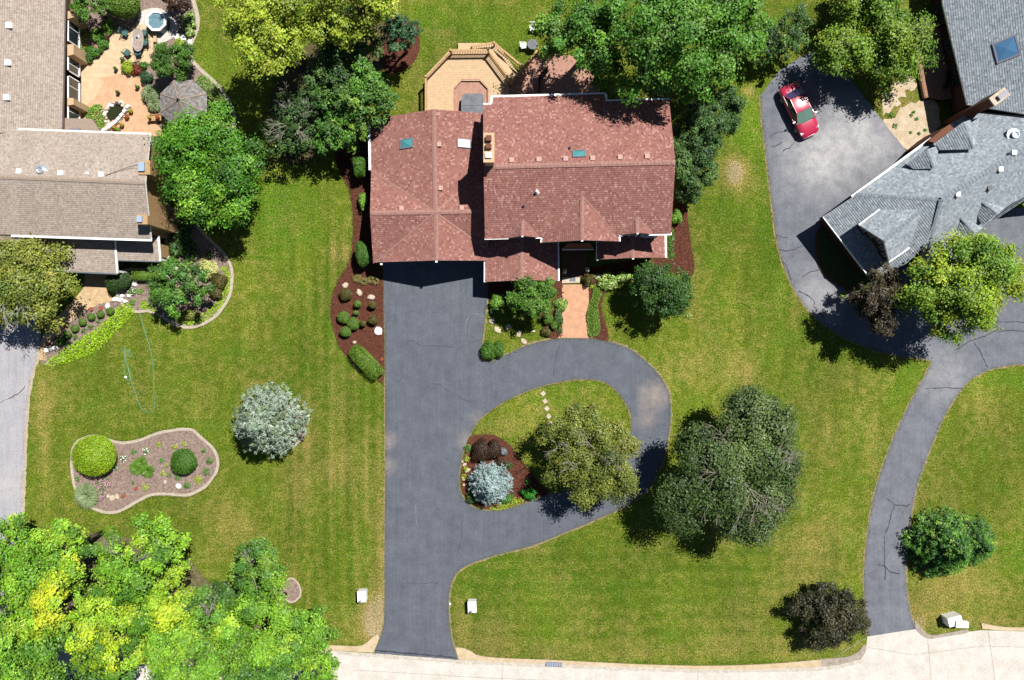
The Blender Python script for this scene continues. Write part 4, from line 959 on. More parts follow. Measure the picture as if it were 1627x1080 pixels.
# dormer over the end slope, with its clerestory window wall
D5, D6 = 5.0, 6.15
roof(RH, [(1365.5, 357.5, D5), (1398, 333.5, D5), (1465, 333, D6), (1404.5, 383, D6)], M_grey, row=.17); roof(RH, [(1404.5, 383, D6), (1465, 333, D6), (1444, 393, D5), (1412, 415, D5)], M_grey, row=.17)
ridge(RH, (1404.5, 383, D6), (1465, 333, D6), M_greycap, .26)
gutter(RH, (1365, 357.5, D5), (1398, 333, D5), .18); gutter(RH, (1411.5, 415.6, D5), (1444, 393.2, D5), .18)
a, b, pk = P(1367.5, 359, D5), P(1413.5, 414.5, D5), P(1407, 382.5, D6)
inw = (P(1465, 333, D6) - P(1404.5, 383, D6)); inw.z = 0; inw.normalize()
ga = [p + inw * .35 for p in (a, b, pk)]
low = [Vector((p.x, p.y, 3.3)) for p in ga[:2]]
cw = add('clerestory_wall', [tuple(p) for p in (low[0], low[1], ga[1] - Vector((0, 0, .18)), ga[2] - Vector((0, 0, .2)), ga[0] - Vector((0, 0, .18)))], [[0, 1, 2, 3, 4]], M_darkwood, RH)
for k in range(5):
    t = .14 + k * .18; q = ga[0].lerp(ga[1], t); top = D5 + (D6 - D5) * (1 - abs(t - .5) * 2) - .45
    window(RH, (q.x - inw.x * .03, q.y - inw.y * .03, top - .5), .75, 1.1, math.atan2(-inw.y, -inw.x), M_darkwood, M_skyframe, 1)
# small dormers
def dormer(fe, rf, rb, eb, fe2, ez, rz):
    """front eave, ridge front, ridge back, back eave, other front eave"""
    roof(RH, [(*fe, ez), (*rf, rz), (*rb, rz), (*eb, ez)], M_grey, row=.17, lift=.06)
    roof(RH, [(*fe2, ez), (*rf, rz), (*rb, rz)], M_grey, row=.17)
    f1, f2, pk = P(*fe, ez), P(*fe2, ez), P(*rf, rz)
    ii = (P(*rb, rz) - pk); ii.z = 0; ii.normalize(); q = [p + ii * .25 - Vector((0, 0, .1)) for p in (f1, f2, pk)]
    add('dormer_wall', [tuple(p) for p in (q[0] - Vector((0, 0, 1.0)), q[1] - Vector((0, 0, 1.0)), q[1], q[2], q[0])], [[0, 1, 2, 3, 4]], M_darkwood, RH)
    ridge(RH, (*rf, rz), (*rb, rz), M_greycap, .2)
dormer((1484, 228), (1530, 194), (1547, 236), (1494, 238), (1556, 186), 4.5, 5.5)
dormer((1441.5, 259.5), (1472.5, 237), (1483.5, 267), (1452, 268.5), (1492, 231), 4.2, 5.0)
dormer((1563, 357), (1584, 339), (1560, 320), (1551, 339), (1597, 330), 4.2, 4.9)
dormer((1519, 386), (1548, 370), (1526, 345), (1514, 366), (1562, 362), 4.0, 4.8)
walls(RH, [(1312, 344, r0), (1356, 313, r0), (1480, 222, r0), (1660, 185, r0), (1660, 320, r0), (1595, 330, r0), (1480, 420, r0), (1386, 441, r0)], 2.9, .5, M_darkwood, 'wall')
walls(RH, [(1500, -60, 3.2), (1700, -60, 3.2), (1700, 200, 3.2), (1537, 170, 3.2)], 3.05, .5, M_darkwood, 'wall')
for py in (20, 75, 120): window(RH, (XY(1500 + py * .215 + 10, py, 3.2)[0] - .02, XY(1500, py, 1.6)[1], 1.6), 1.8, 1.5, math.pi + .2, M_darkwood)  # dark frames: the shade along this wall is put into their colour
c4 = [XY(1572.6, 156.3, 7), XY(1596, 139, 7), XY(1604.5, 150, 7), XY(1580.8, 167.4, 7)]
rc = MB().prism(c4, 0, 6.85).build('chimney', M_brick, RH); MB().prism(offset(c4, .06), 6.86, 7.0).build('chimney_cap', M_stone, rc)
cc4 = (sum(p[0] for p in c4) / 4, sum(p[1] for p in c4) / 4); c5 = [(cc4[0] + (p[0] - cc4[0]) * .55 + (.12 if True else 0), cc4[1] + (p[1] - cc4[1]) * .55 + .06) for p in c4]
MB().prism(c5, 7.005, 7.25).build('flue', M_skyframe, rc)
c6 = [XY(1478, 222, 4.3), XY(1500, 204, 4.3), XY(1512, 196, 4.3), XY(1520, 203, 4.3), XY(1490, 226, 4.3)]
MB().prism(c6, 0, 4.0).build('wing_wall', M_brick, RH)
skylight(RH, rN, [(1588.7, 99.8), (1617, 90), (1610, 57), (1581.6, 67)], 5.0, M_skyblue, M_skyframe)
pipe(RH, rNW, 1615, 213, 5.9, M_bluecap, .3, .3)
for q, m_ in (((1598, 247), M_white), ((1582, 271), M_white), ((1573, 298), M_dark), ((1513, 311), M_white)):
    roof_vent(RH, rSE, *q, 5.6, m_, .3)
# side deck of that house
SD = thing('side_deck', 'narrow red brown plank deck along the grey roofed house', 'deck', P(1480, 110))
q4 = [XY(1452, 60, .5), XY(1508, 60, .5), XY(1545, 165, .5), XY(1488, 160, .5), XY(1472, 154, .5), XY(1459, 83, .5)]
bA, bB = Vector((*XY(1453, 55, .5), 0)), Vector((*XY(1472, 154, .5), 0)); bd = (bB - bA); bn = Vector((-bd.y, bd.x, 0)).normalized()
if bn.x < 0: bn = -bn
M_plank = M_noise('red_brown_planks', C(168, 122, 100), C(204, 160, 134), 6, .8, .2, fine=24)
for k in range(16):
    p0 = bA + bn * (k * .15) + bd.normalized() * (-.8); p1 = bB + bn * (k * .15) + bd.normalized() * (.06 * k if k < 8 else .48)
    MB().bar((p0.x, p0.y, .5 + (k % 3) * .002), (p1.x, p1.y, .5 + (k % 3) * .002), .138, .05).build('plank', M_plank, SD)
e0, e1 = bA - bn * .11, bB - bn * .11
MB().bar((e0.x, e0.y, .46), (e1.x, e1.y, .46), .06, .4).build('rim_joist', M_plank, SD)
for t in (0, .33, .66, 1):
    for s_ in (0, 2.1):
        p = bA.lerp(bB, t) + bn * s_; MB().box(p.x, p.y, 0, .44, .12, .12).build('support_post', M_plank, SD)
# ------------------------------------------------------------------ plants
FOL = 1.32
def leafmesh(pos, nrm, size, col, asp=.62, r=rng, droop=.0):
    """rhombic leaves, slightly folded"""
    n = len(pos); nrm = nrm / np.maximum(np.linalg.norm(nrm, axis=1, keepdims=True), 1e-6)
    t = r.normal(size=(n, 3)); t -= nrm * (t * nrm).sum(1, keepdims=True); t /= np.maximum(np.linalg.norm(t, axis=1, keepdims=True), 1e-6)
    b = np.cross(nrm, t); s = size[:, None]
    V = np.empty((n, 4, 3), np.float32)
    V[:, 0] = pos - t * s * .5; V[:, 1] = pos + b * s * asp * .5 + nrm * s * .12; V[:, 2] = pos + t * s * .5 - nrm * s * .08; V[:, 3] = pos - b * s * asp * .5 + nrm * s * .12
    return V.reshape(-1, 3), np.arange(n * 4).reshape(n, 4), np.repeat(np.minimum(col * FOL, .8), 4, axis=0)
def pick(pal, n, r):
    w = np.array([p[1] for p in pal], float); w /= w.sum(); c = np.array([p[0] for p in pal])
    return c[r.choice(len(pal), n, p=w)]
def crown_pts(c, R, Rz, nc, leaf, cover, pal, r, low=-.45, crange=(.07, .13), rag=.16, fill=.14, nl=None, lobe=(.3, .42), lw=.45):
    """main limbs carry lobes, lobes carry ragged sprays of leaves"""
    Rm = R.mean(); nl = nl or int(9 + Rm * 1.6)
    ph = r.uniform(0, 6.28, 3); am = rag * np.array([1, .8, .7]) * r.uniform(.5, 1, 3)
    th = (np.arange(nl) * 2.399963 + r.uniform(0, 6.28)) + r.normal(size=nl) * .3; z = np.linspace(.92, low * .6, nl) + r.normal(size=nl) * .08
    rho = np.sqrt(np.clip(1 - z * z, .05, 1)); f = r.uniform(.56, .74, nl) * (1 + am[0] * np.sin(2 * th + ph[0]) + am[1] * np.sin(3 * th + ph[1]) + am[2] * np.sin(5 * th + ph[2]))
    lr = r.uniform(*lobe, nl) * (1 - .18 * rag / .16 * r.uniform(-.5, 1, nl))
    lob = np.stack([f * rho * np.cos(th), f * rho * np.sin(th), z * .62], 1)
    lcol = pick(pal, nl, r)
    k = r.integers(0, nl, nc); d = r.normal(size=(nc, 3)); d /= np.linalg.norm(d, axis=1, keepdims=True); d[:, 2] = d[:, 2] * .85 + .2
    u = lob[k] + d * (lr[k] * r.uniform(.4, 1.1, nc) ** .5)[:, None]
    cen = np.array(c) + u * np.array([R[0], R[1], Rz * 1.05])
    cen[:, 2] = np.maximum(cen[:, 2], c[2] + low * Rz)
    rc = Rm * r.uniform(*crange, nc)
    cc = (lcol[k] * lw + pick(pal, nc, r) * (1 - lw)) * r.uniform(.82, 1.2, (nc, 1))
    area = 4 * np.pi * rc ** 2; cnt = np.maximum(5, (area * cover * 1.35 / (leaf ** 2 * .42)).astype(int))
    idx = np.repeat(np.arange(nc), cnt); n = len(idx)
    g = r.normal(size=(n, 3)); g *= np.array([.55, .55, .38]); out = d[k * 0 + np.arange(nc)][idx] if True else d[idx]
    pos = cen[idx] + (g + out * r.uniform(-.2, .75, (n, 1))) * rc[idx][:, None]
    nrm = g * .5 + out * .35 + np.array([0, 0, .8]) + r.normal(size=(n, 3)) * .38
    col = cc[idx] * r.uniform(.6, 1.4, (n, 1)); col[:, 0] *= r.uniform(.88, 1.2, n)
    if fill:
        m = int(n * fill); kk = r.integers(0, nl, m); dd = r.normal(size=(m, 3)); dd /= np.linalg.norm(dd, axis=1, keepdims=True)
        pf = np.array(c) + (lob[kk] * .9 + dd * (lr[kk] * r.uniform(0, .8, m))[:, None]) * np.array([R[0], R[1], Rz])
        pos = np.vstack([pos, pf]); nrm = np.vstack([nrm, np.array([0, 0, 1]) + r.normal(size=(m, 3)) * .5]); col = np.vstack([col, pick(pal, m, r) * r.uniform(.7, 1.15, (m, 1))])
    return cen, rc, pos, nrm, col
TREEN = [0]
def tree(name, label, px, py, rpx, h, pal, leaf=.24, nc=None, cover=.9, trunk_mat=None, cat='tree', group=None, flat=.62, clear=.32, ry=None, bare=0, bare_mat=None, rag=.16, seed=None, crange=(.09, .16), base=None, low=-.45, tr=None, limbs=7, bare_low=.55, dens=1.0, nl=None, lobe=(.3, .42), lw=.45):
    """px,py,rpx: crown centre and radius as seen; h: height in metres"""
    TREEN[0] += 1; r = np.random.default_rng(seed if seed is not None else 100 + TREEN[0]); rr = random.Random(500 + TREEN[0])
    Rr = rpx / S; mid = h * (clear + (1 - clear) * .52); k = (H - mid) / H
    c = P(px, py, mid); R = np.array([Rr * k, (ry if ry else rpx) / S * k]); Rz = h * (1 - clear) * .5
    b = Vector((c.x, c.y, 0)) if base is None else P(*base)
    o = thing(name, label, cat, b, group)
    nc = nc or int(np.clip((40 + R.mean() * 19) * dens, 40, 300))
    cen, rc, pos, nrm, col = crown_pts((c.x, c.y, mid), R, Rz, nc, leaf, cover, pal, r, low, crange, rag, .07, nl, lobe, lw)
    sz = leaf * .9 * r.uniform(.6, 1.4, len(pos))
    V, F, Cc = leafmesh(pos, nrm, sz, col, r=r)
    t0 = tr or max(.07, .021 * h); m = MB()
    top = Vector((c.x, c.y, mid + Rz * .35))
    m.tube([b + Vector((0, 0, -.05)), b.lerp(top, .3) + Vector((rr.uniform(-.1, .1), rr.uniform(-.1, .1), 0)), b.lerp(top, .65), top], [t0 * 1.25, t0, t0 * .75, t0 * .25], 8)
    order = r.permutation(nc)[:limbs]
    for i in order:
        e = Vector(cen[i]); s = b.lerp(top, rr.uniform(.4, .75)); md = s.lerp(e, .5) + Vector((0, 0, rr.uniform(0, .12) * h * .4))
        m.tube([s, md, e], [t0 * .5, t0 * .3, t0 * .08], 5)
    m.build('trunk', trunk_mat or M_bark, o, smooth=True)
    add_np('crown', V, F, LEAF, o, col=Cc)
    if bare:
        for k in range(bare):
            an = 6.283 * (k + rr.uniform(-.9, .9)) / bare + TREEN[0]; s = Vector((c.x + rr.uniform(-.15, .15) * R[0], c.y + rr.uniform(-.15, .15) * R[1], mid + Rz * rr.uniform(.1, .45))); L = rr.uniform(bare_low, .84)
            e = Vector((c.x + math.cos(an) * R[0] * L, c.y + math.sin(an) * R[1] * L, mid + Rz * (math.sqrt(max(0, 1 - L * L)) * .9 + .02)))
            pts = [s.lerp(e, t) + Vector((rr.uniform(-.16, .16), rr.uniform(-.16, .16), math.sin(t * 3.1) * Rz * .3)) for t in (0, .25, .5, .75, 1)]
            bm = MB().tube(pts, [.04, .034, .027, .018, .008], 5)
            for j in range(9):
                t = rr.uniform(.3, .98); q = pts[min(3, int(t * 4))].lerp(pts[min(3, int(t * 4)) + 1], t * 4 % 1); a2 = an + rr.uniform(-1.1, 1.1); l2 = rr.uniform(.35, 1.1) * (R[0] * .3)
                q2 = q + Vector((math.cos(a2) * l2 * .6, math.sin(a2) * l2 * .6, rr.uniform(0, .3))); q3 = q2 + Vector((math.cos(a2 + .4) * l2 * .5, math.sin(a2 + .4) * l2 * .5, rr.uniform(-.05, .2)))
                bm.tube([q, q2, q3], [.016, .011, .006], 4, False)
                for _ in range(2):
                    a3 = a2 + rr.uniform(-.9, .9); bm.tube([q2, q2 + Vector((math.cos(a3) * l2 * .4, math.sin(a3) * l2 * .4, rr.uniform(0, .2)))], [.014, .007], 4, False)
            bm.build('bare_branch', bare_mat or M_pale, o)
    return o
def spruce(name, label, px, py, rpx, h, pal, base=None, levels=15, seed=1, size=.2, n_leaf=26, cat='tree', group=None, droop=.2, z_low=.14):
    """px,py: the middle of the foliage as seen"""
    r = np.random.default_rng(seed); rr = random.Random(seed)
    c = P(px, py, h * .3); b = Vector((c.x, c.y, 0)); R = rpx / S * (H - h * .3) / H
    o = thing(name, label, cat, b, group); pos, nrm, col, sz = [], [], [], []; tw = MB()
    tw.tube([b, b + Vector((0, 0, h * .96))], [.028 * h, .01], 8)
    for L in range(levels):
        t = L / (levels - 1); z = h * (z_low + (.96 - z_low) * t); ln = R * min(1.0, (1 - t) * 1.22) ** .85 + .12; nb = max(5, int(15 * (1 - t) + 5))
        for k in range(nb):
            a = 2 * math.pi * (k + .5 * (L % 2)) / nb + rr.uniform(-.14, .14); l = ln * rr.uniform(.82, 1.1); cl = pick(pal, 1, r)[0] * rr.uniform(.82, 1.15)
            tip = b + Vector((math.cos(a) * l, math.sin(a) * l, z - l * droop + .12)); st = b + Vector((0, 0, z))
            tw.tube([st, tip], [.03, .008], 4, False)
            nbk = max(3, int(n_leaf * .17 * l / R + 2)); d = np.array([math.cos(a), math.sin(a)]); s = np.array([-d[1], d[0]])
            for j in range(nbk):       # side sprays: little stars of needles along the branch
                f = .34 + .66 * (j + rr.random()) / nbk; off = rr.uniform(-1, 1) * l * .2 * (1.15 - f * .6); m = 13
                q = np.array([st.x + d[0] * l * f + s[0] * off, st.y + d[1] * l * f + s[1] * off, st.z + (tip.z - st.z) * f + .06 - abs(off) * .2 + rr.uniform(-.03, .06)])
                g = r.normal(size=(m, 3)) * np.array([.5, .5, .34]) * size * .8
                pos.append(q + g); nrm.append(g / size * .7 + np.array([d[0] * .25, d[1] * .25, .9]) + r.normal(size=(m, 3)) * .25)
                col.append(np.tile(cl * rr.uniform(.85, 1.15), (m, 1)) * r.uniform(.8, 1.2, (m, 1))); sz.append(size * r.uniform(.5, .95, m))
    V, F, Cc = leafmesh(np.vstack(pos), np.vstack(nrm), np.concatenate(sz), np.vstack(col), .5, r)
    tw.build('trunk', M_bark, o); add_np('crown', V, F, LEAF, o, col=Cc); return o
def shrub(name, label, px, py, rx, ry, h, pal, leaf=.09, cover=1.5, power=2.6, rot=0.0, seed=None, cat='shrub', group=None, rough=.06, z0=0.0, lobes=None):
    """clipped or dense bush; rx, ry are seen radii in pixels"""
    h *= 1.25; power = max(power, 3.1)
    TREEN[0] += 1; r = np.random.default_rng(seed if seed is not None else 900 + TREEN[0])
    c = P(px, py, h * .5 + z0); b = Vector((c.x, c.y, z0)); a, e = rx / S * .98, ry / S * .98
    o = thing(name, label, cat, b, group)
    area = 2 * math.pi * a * e * .8 + math.pi * (a + e) * h; n = int(np.clip(area * cover / (leaf ** 2 * .42), 60, 26000))
    d = r.normal(size=(n, 3)); d[:, 2] = np.abs(d[:, 2]) * 1.1 - .25; d /= np.linalg.norm(d, axis=1, keepdims=True)
    q = (np.abs(d) ** power).sum(1) ** (-1 / power) if power >= 4 else (np.hypot(d[:, 0], d[:, 1]) ** power + np.abs(d[:, 2]) ** power) ** (-1 / power)
    sc_ = q * (r.uniform(.0, 1, n) ** .18)
    ph = r.uniform(0, 6.28, 3); th = np.arctan2(d[:, 1], d[:, 0]); sc_ *= 1 + rough * (np.sin(3 * th + ph[0]) + np.sin(5 * th + ph[1]) * .7) + r.normal(size=n) * rough * .3
    x, y, z = d[:, 0] * sc_ * a, d[:, 1] * sc_ * e, d[:, 2] * sc_
    z = np.where(z > 0, z * h * .55, z * h * .5) + h * .45
    tp = 1 - .26 * np.clip((.5 * h - z) / (.5 * h), 0, 1); x, y = x * tp, y * tp      # skirts draw in towards the ground
    ca, sa = math.cos(rot), math.sin(rot)
    pos = np.stack([c.x + x * ca - y * sa, c.y + x * sa + y * ca, np.maximum(z, .02) + z0], 1)
    nr = np.stack([d[:, 0] * ca - d[:, 1] * sa, d[:, 0] * sa + d[:, 1] * ca, d[:, 2] + .35], 1) + r.normal(size=(n, 3)) * .4
    patch = .5 + .5 * np.sin(x * 5 / a + ph[0]) * np.cos(y * 4 / e + ph[1])
    col = pick(pal, n, r) * r.uniform(.74, 1.26, (n, 1)) * (.92 + .16 * patch[:, None])
    V, F, Cc = leafmesh(pos, nr, leaf * r.uniform(.7, 1.3, n), col, .66, r)
    # twig mass inside so that the ground does not show through
    m = MB(); ns = 7
    for k in range(ns):
        t = 2 * math.pi * k / ns; m.tube([b + Vector((0, 0, -.02)), Vector((c.x + math.cos(t) * a * .35, c.y + math.sin(t) * e * .35, z0 + h * .55)), Vector((c.x + math.cos(t) * a * .7, c.y + math.sin(t) * e * .7, z0 + h * .62))], [.03, .02, .006], 4, False)
    m.build('stems', M_bark, o); add_np('foliage', V, F, LEAF, o, col=Cc); return o
def tuft(name, label, px, py, rpx, h, pal, flower=None, cat='plant', group=None, n=None, leaf=.09, seed=None, z0=.03, nfl=14, parent=None):
    """a small leafy plant, one mesh"""
    TREEN[0] += 1; r = np.random.default_rng(seed if seed is not None else 2500 + TREEN[0])
    R = rpx / S; b = P(px, py, z0); n = n or int(np.clip(70 * (R / .3) ** 2, 36, 700))
    d = r.normal(size=(n, 3)); d[:, 2] = np.abs(d[:, 2]); d /= np.linalg.norm(d, axis=1, keepdims=True); q = r.uniform(.15, 1, n) ** .5
    lump = 1 + .1 * np.sin(4 * np.arctan2(d[:, 1], d[:, 0]) + r.uniform(0, 6))
    pos = np.stack([b.x + d[:, 0] * q * R * lump, b.y + d[:, 1] * q * R * lump, b.z + .02 + d[:, 2] * q * h], 1)
    nr = d * .5 + np.array([0, 0, .7]) + r.normal(size=(n, 3)) * .35
    col = pick(pal, n, r) * r.uniform(.72, 1.28, (n, 1)); sz = leaf * r.uniform(.7, 1.4, n)
    if flower is not None:
        m = nfl; a = r.uniform(0, 6.283, m); f = r.uniform(.1, .95, m) ** .6
        pos = np.vstack([pos, np.stack([b.x + np.cos(a) * R * f, b.y + np.sin(a) * R * f, b.z + h * (1.05 - .4 * f * f) + r.uniform(0, .05, m)], 1)]); nr = np.vstack([nr, np.array([0, 0, 1]) + r.normal(size=(m, 3)) * .2])
        col = np.vstack([col, np.tile(np.array(flower), (m, 1)) * r.uniform(.8, 1.15, (m, 1))]); sz = np.concatenate([sz, leaf * r.uniform(.9, 1.7, m)])
    V, F, Cc = leafmesh(pos, nr, sz, col, .7, r)
    if parent is not None: return add_np(name, V, F, LEAF, parent, col=Cc)
    return add_np(name, V, F, LEAF, None, b, col=Cc, label=label, cat=cat, group=group)
def grass_clump(name, label, px, py, rpx, h, pal, n=700, cat='ornamental grass', group=None, seed=5, w=.035, z0=.02):
    r = np.random.default_rng(seed); b = P(px, py, z0); R = rpx / S
    a = r.uniform(0, 6.283, n); l = R * r.uniform(.35, 1.08, n) ** .7; hh = h * r.uniform(.7, 1.1, n) * (1.1 - .45 * (l / R) ** 2); ca, sa = np.cos(a), np.sin(a); r0 = r.uniform(0, .28, n) * R
    V = np.empty((n, 6, 3), np.float32)
    for k, (f, zf, wf) in enumerate(((0, 0.02, .8), (.5, 1.0, 1.0), (1.0, .78, .25))):
        rad = r0 + l * f * (1 - .28)
        for s, q in ((0, -1), (1, 1)):
            V[:, k * 2 + s, 0] = b.x + ca * rad - sa * w * wf * q; V[:, k * 2 + s, 1] = b.y + sa * rad + ca * w * wf * q; V[:, k * 2 + s, 2] = z0 + hh * zf
    base = np.arange(n)[:, None] * 6
    F = np.vstack([base + np.array([0, 1, 3, 2]), base + np.array([2, 3, 5, 4])])
    col = np.repeat(pick(pal, n, r) * r.uniform(.75, 1.25, (n, 1)), 6, axis=0)
    return add_np(name, V.reshape(-1, 3), F, LEAF, None, b, col=col, label=label, cat=cat, group=group)
def cover(name, polypx, h, pal, leaf=.11, dens=110, seed=3, flower=None, label=None, kind='stuff', cat=None, parent=None):
    """low ground cover filling an outline"""
    r = np.random.default_rng(seed); w = wpts(polypx); a = np.array(w); lo, hi = a.min(0), a.max(0)
    n = int(np.prod(hi - lo) * dens); q = r.uniform(lo, hi, (n, 2)); q = q[inside(q, w)]; n = len(q)
    dist = np.full(n, 9.0)
    for i in range(len(w)):
        p0, p1 = np.array(w[i]), np.array(w[(i + 1) % len(w)]); e = p1 - p0; L = (e @ e) or 1e-9; t = np.clip(((q - p0) @ e) / L, 0, 1); dist = np.minimum(dist, np.linalg.norm(q - (p0 + t[:, None] * e), axis=1))
    hh = h * np.clip(dist / (h * 1.4), .15, 1) ** .6 * (.75 + .25 * np.sin(q[:, 0] * 2.3) * np.cos(q[:, 1] * 2.9))
    pos = np.stack([q[:, 0], q[:, 1], .03 + hh * r.uniform(.35, 1.05, n)], 1); nr = np.array([0, 0, 1]) + r.normal(size=(n, 3)) * .5
    col = pick(pal, n, r) * r.uniform(.7, 1.3, (n, 1))
    V, F, Cc = leafmesh(pos, nr, leaf * r.uniform(.7, 1.35, n), col, .7, r)
    return add_np(name, V, F, LEAF, None, None if parent is None else None, col=Cc, label=label, kind=kind, cat=cat)

# leaf palettes
p_maple = [(C(100, 164, 40), 4), (C(76, 132, 30), 4), (C(152, 204, 66), 2), (C(56, 104, 26), 2)]
p_yel = [(C(172, 196, 62), 4), (C(142, 172, 44), 4), (C(196, 212, 84), 2), (C(96, 122, 30), 1)]
p_wood = [(C(118, 174, 48), 4), (C(140, 194, 50), 3), (C(84, 134, 40), 2.4), (C(172, 212, 60), 1.6)]
p_woody = [(C(156, 202, 52), 3), (C(190, 218, 52), 3), (C(212, 228, 54), 1.6), (C(134, 188, 48), 4), (C(90, 142, 40), 1.6)]
p_wooddk = [(C(82, 132, 50), 4), (C(106, 160, 56), 3), (C(66, 106, 44), 2), (C(140, 180, 64), 1)]
p_dk = [(C(74, 112, 52), 4), (C(58, 92, 44), 3), (C(96, 136, 62), 2), (C(114, 150, 80), .8)]
p_ever = [(C(62, 106, 66), 4), (C(48, 88, 54), 3), (C(92, 136, 90), 1.2)]
p_loc = [(C(98, 154, 48), 4), (C(80, 134, 40), 3), (C(126, 176, 62), 2), (C(58, 100, 34), 1)]
p_tr = [(C(122, 160, 44), 4), (C(98, 140, 36), 3), (C(154, 182, 62), 1.6), (C(70, 108, 30), 1)]
p_gold = [(C(150, 184, 46), 4), (C(118, 162, 42), 4), (C(184, 200, 56), 1.2), (C(84, 128, 34), 1.6)]
p_oak = [(C(90, 118, 56), 4), (C(72, 98, 46), 3), (C(120, 142, 82), 1.6), (C(54, 78, 36), 1.4)]
p_olive = [(C(140, 152, 62), 4), (C(114, 132, 52), 3), (C(170, 178, 86), 1.8), (C(86, 104, 42), 1.2)]
p_birch = [(C(142, 156, 60), 4), (C(112, 134, 48), 3), (C(172, 178, 84), 1.6), (C(84, 110, 42), 1)]
p_purple = [(C(60, 62, 38), 4), (C(76, 74, 46), 2.5), (C(46, 50, 32), 2), (C(94, 96, 62), 1)]
p_purpG = [(C(78, 70, 50), 3), (C(62, 56, 42), 3), (C(98, 92, 62), 1.5)]
p_barb = [(C(72, 50, 34), 3), (C(56, 42, 30), 3), (C(96, 66, 42), 1.4)]
p_front = [(C(92, 142, 42), 4), (C(72, 118, 34), 3), (C(118, 164, 58), 1.6)]
p_frontd = [(C(72, 116, 42), 4), (C(56, 94, 34), 3), (C(98, 140, 58), 1.4)]
p_box = [(C(104, 142, 48), 4), (C(82, 120, 38), 3), (C(126, 160, 62), 1.5)]
p_boxr = [(C(104, 100, 40), 3), (C(82, 92, 34), 3), (C(124, 84, 44), 1.2)]
p_hedge = [(C(116, 152, 44), 4), (C(92, 130, 36), 3), (C(138, 170, 62), 1.5)]
p_lime = [(C(164, 206, 30), 4), (C(136, 184, 28), 3), (C(196, 222, 50), 1.5)]
p_glob = [(C(158, 196, 34), 4), (C(130, 178, 30), 3), (C(186, 210, 48), 2), (C(160, 140, 38), .35)]
p_yew = [(C(64, 98, 44), 4), (C(52, 82, 36), 3), (C(84, 120, 56), 1.5)]
p_dgrn = [(C(84, 132, 38), 4), (C(66, 108, 30), 3), (C(106, 152, 52), 1.2)]
p_blue = [(C(164, 184, 164), 4), (C(144, 168, 144), 3), (C(188, 204, 184), 1.6), (C(128, 152, 108), 1.4)]
p_blue2 = [(C(172, 198, 200), 4), (C(150, 180, 184), 3), (C(194, 214, 214), 2)]
p_pine = [(C(86, 142, 50), 4), (C(62, 112, 40), 3), (C(120, 172, 64), 2), (C(160, 198, 74), .8)]
p_hosta = [(C(150, 188, 70), 3), (C(196, 214, 130), 2), (C(96, 142, 48), 2), (C(226, 232, 190), .8)]
p_gras = [(C(166, 188, 134), 3), (C(142, 168, 106), 3), (C(192, 208, 160), 1.5)]
p_green = [(C(92, 150, 50), 3), (C(72, 126, 40), 3), (C(122, 172, 66), 1)]
p_bgreen = [(C(70, 166, 46), 3), (C(54, 140, 38), 2), (C(104, 190, 70), 1)]
p_ygr = [(C(176, 200, 50), 3), (C(150, 180, 44), 3), (C(204, 214, 76), 1)]
p_fern = [(C(124, 178, 54), 3), (C(98, 150, 44), 3), (C(158, 200, 76), 1.4)]
p_red = [(C(150, 66, 44), 3), (C(120, 50, 36), 2), (C(172, 92, 58), 1)]

# --- large trees
tree('maple_tree', 'round bright green maple beside the tan roofed house gable', 338, 268, 90, 8.0, p_maple, .2, cover=.85, rag=.03, dens=1.5)
tree('birch_tree', 'olive green birch with white limbs over the garden walk of the tan roofed house', 34, 455, 90, 6.6, p_birch, .2, ry=80, trunk_mat=M_birch, bare=3, bare_mat=M_birch, rag=.2, cover=.75)
tree('bed_tree', 'multi stemmed green tree in the curved bed below the tan roofed house', 286, 452, 52, 4.8, p_wooddk, .19, ry=44, rag=.16, bare=0)
wl_ = [(30, 872, 62, 8.2, p_wood, 'bright green woodland tree where the pale drive meets the wood'), (108, 872, 56, 8, p_wood, 'fresh green woodland tree below the kidney shaped garden bed'), (225, 886, 72, 9, p_wood, 'broad green woodland tree jutting furthest into the lawn'),
       (20, 960, 74, 9.5, p_wood, 'tall mid green woodland tree deep in the roadside wood by the pale drive'), (118, 958, 74, 10.5, p_woody, 'yellow tipped woodland tree with brightest foliage inside the roadside wood'), (255, 958, 74, 10.5, p_woody, 'lime and yellow woodland tree in the middle of the roadside wood'),
       (190, 1012, 66, 10, p_woody, 'yellow green woodland tree beside the street inside the roadside wood'), (48, 1050, 84, 10, p_wood, 'green woodland tree overhanging the street by the pale drive'), (345, 985, 74, 8.5, p_wooddk, 'dark green woodland tree in the shade of the yellow tipped ones'),
       (300, 1052, 80, 9.5, p_wood, 'green woodland tree leaning over the street kerb'), (165, 1080, 60, 8, p_wooddk, 'deep green woodland tree standing at the street edge'), (408, 905, 52, 6.8, p_wooddk, 'small tree with dead twigs at the lawn edge of the wood'),
       (412, 990, 76, 8.5, p_wood, 'green woodland tree beside the small mulch ring'), (480, 1010, 62, 8, p_wood, 'leafy woodland tree nearest the driveway apron'), (420, 1062, 70, 8.5, p_wooddk, 'woodland tree whose crown hides the street kerb'), (508, 1060, 36, 6.5, p_wood, 'small woodland tree where the wood ends at the street')]
for i, (x, y, rp_, hh, pal, lab) in enumerate(wl_):
    tree('woodland_tree', lab, x, y, rp_ * .98, hh * (.8 + .42 * ((i * 7) % 5) / 4), pal, .21, rag=.24, cover=.8, group='trees of the roadside wood', lw=.72, nl=20, lobe=(.2, .3), dens=1.0, bare=(2 if i in (2, 8, 11) else 0), )
tree('ash_tree', 'tall yellow green tree behind the patio with long shadow on the lawn', 440, 38, 80, 12.5, p_yel, .21, rag=.22, cover=.8, ry=86)
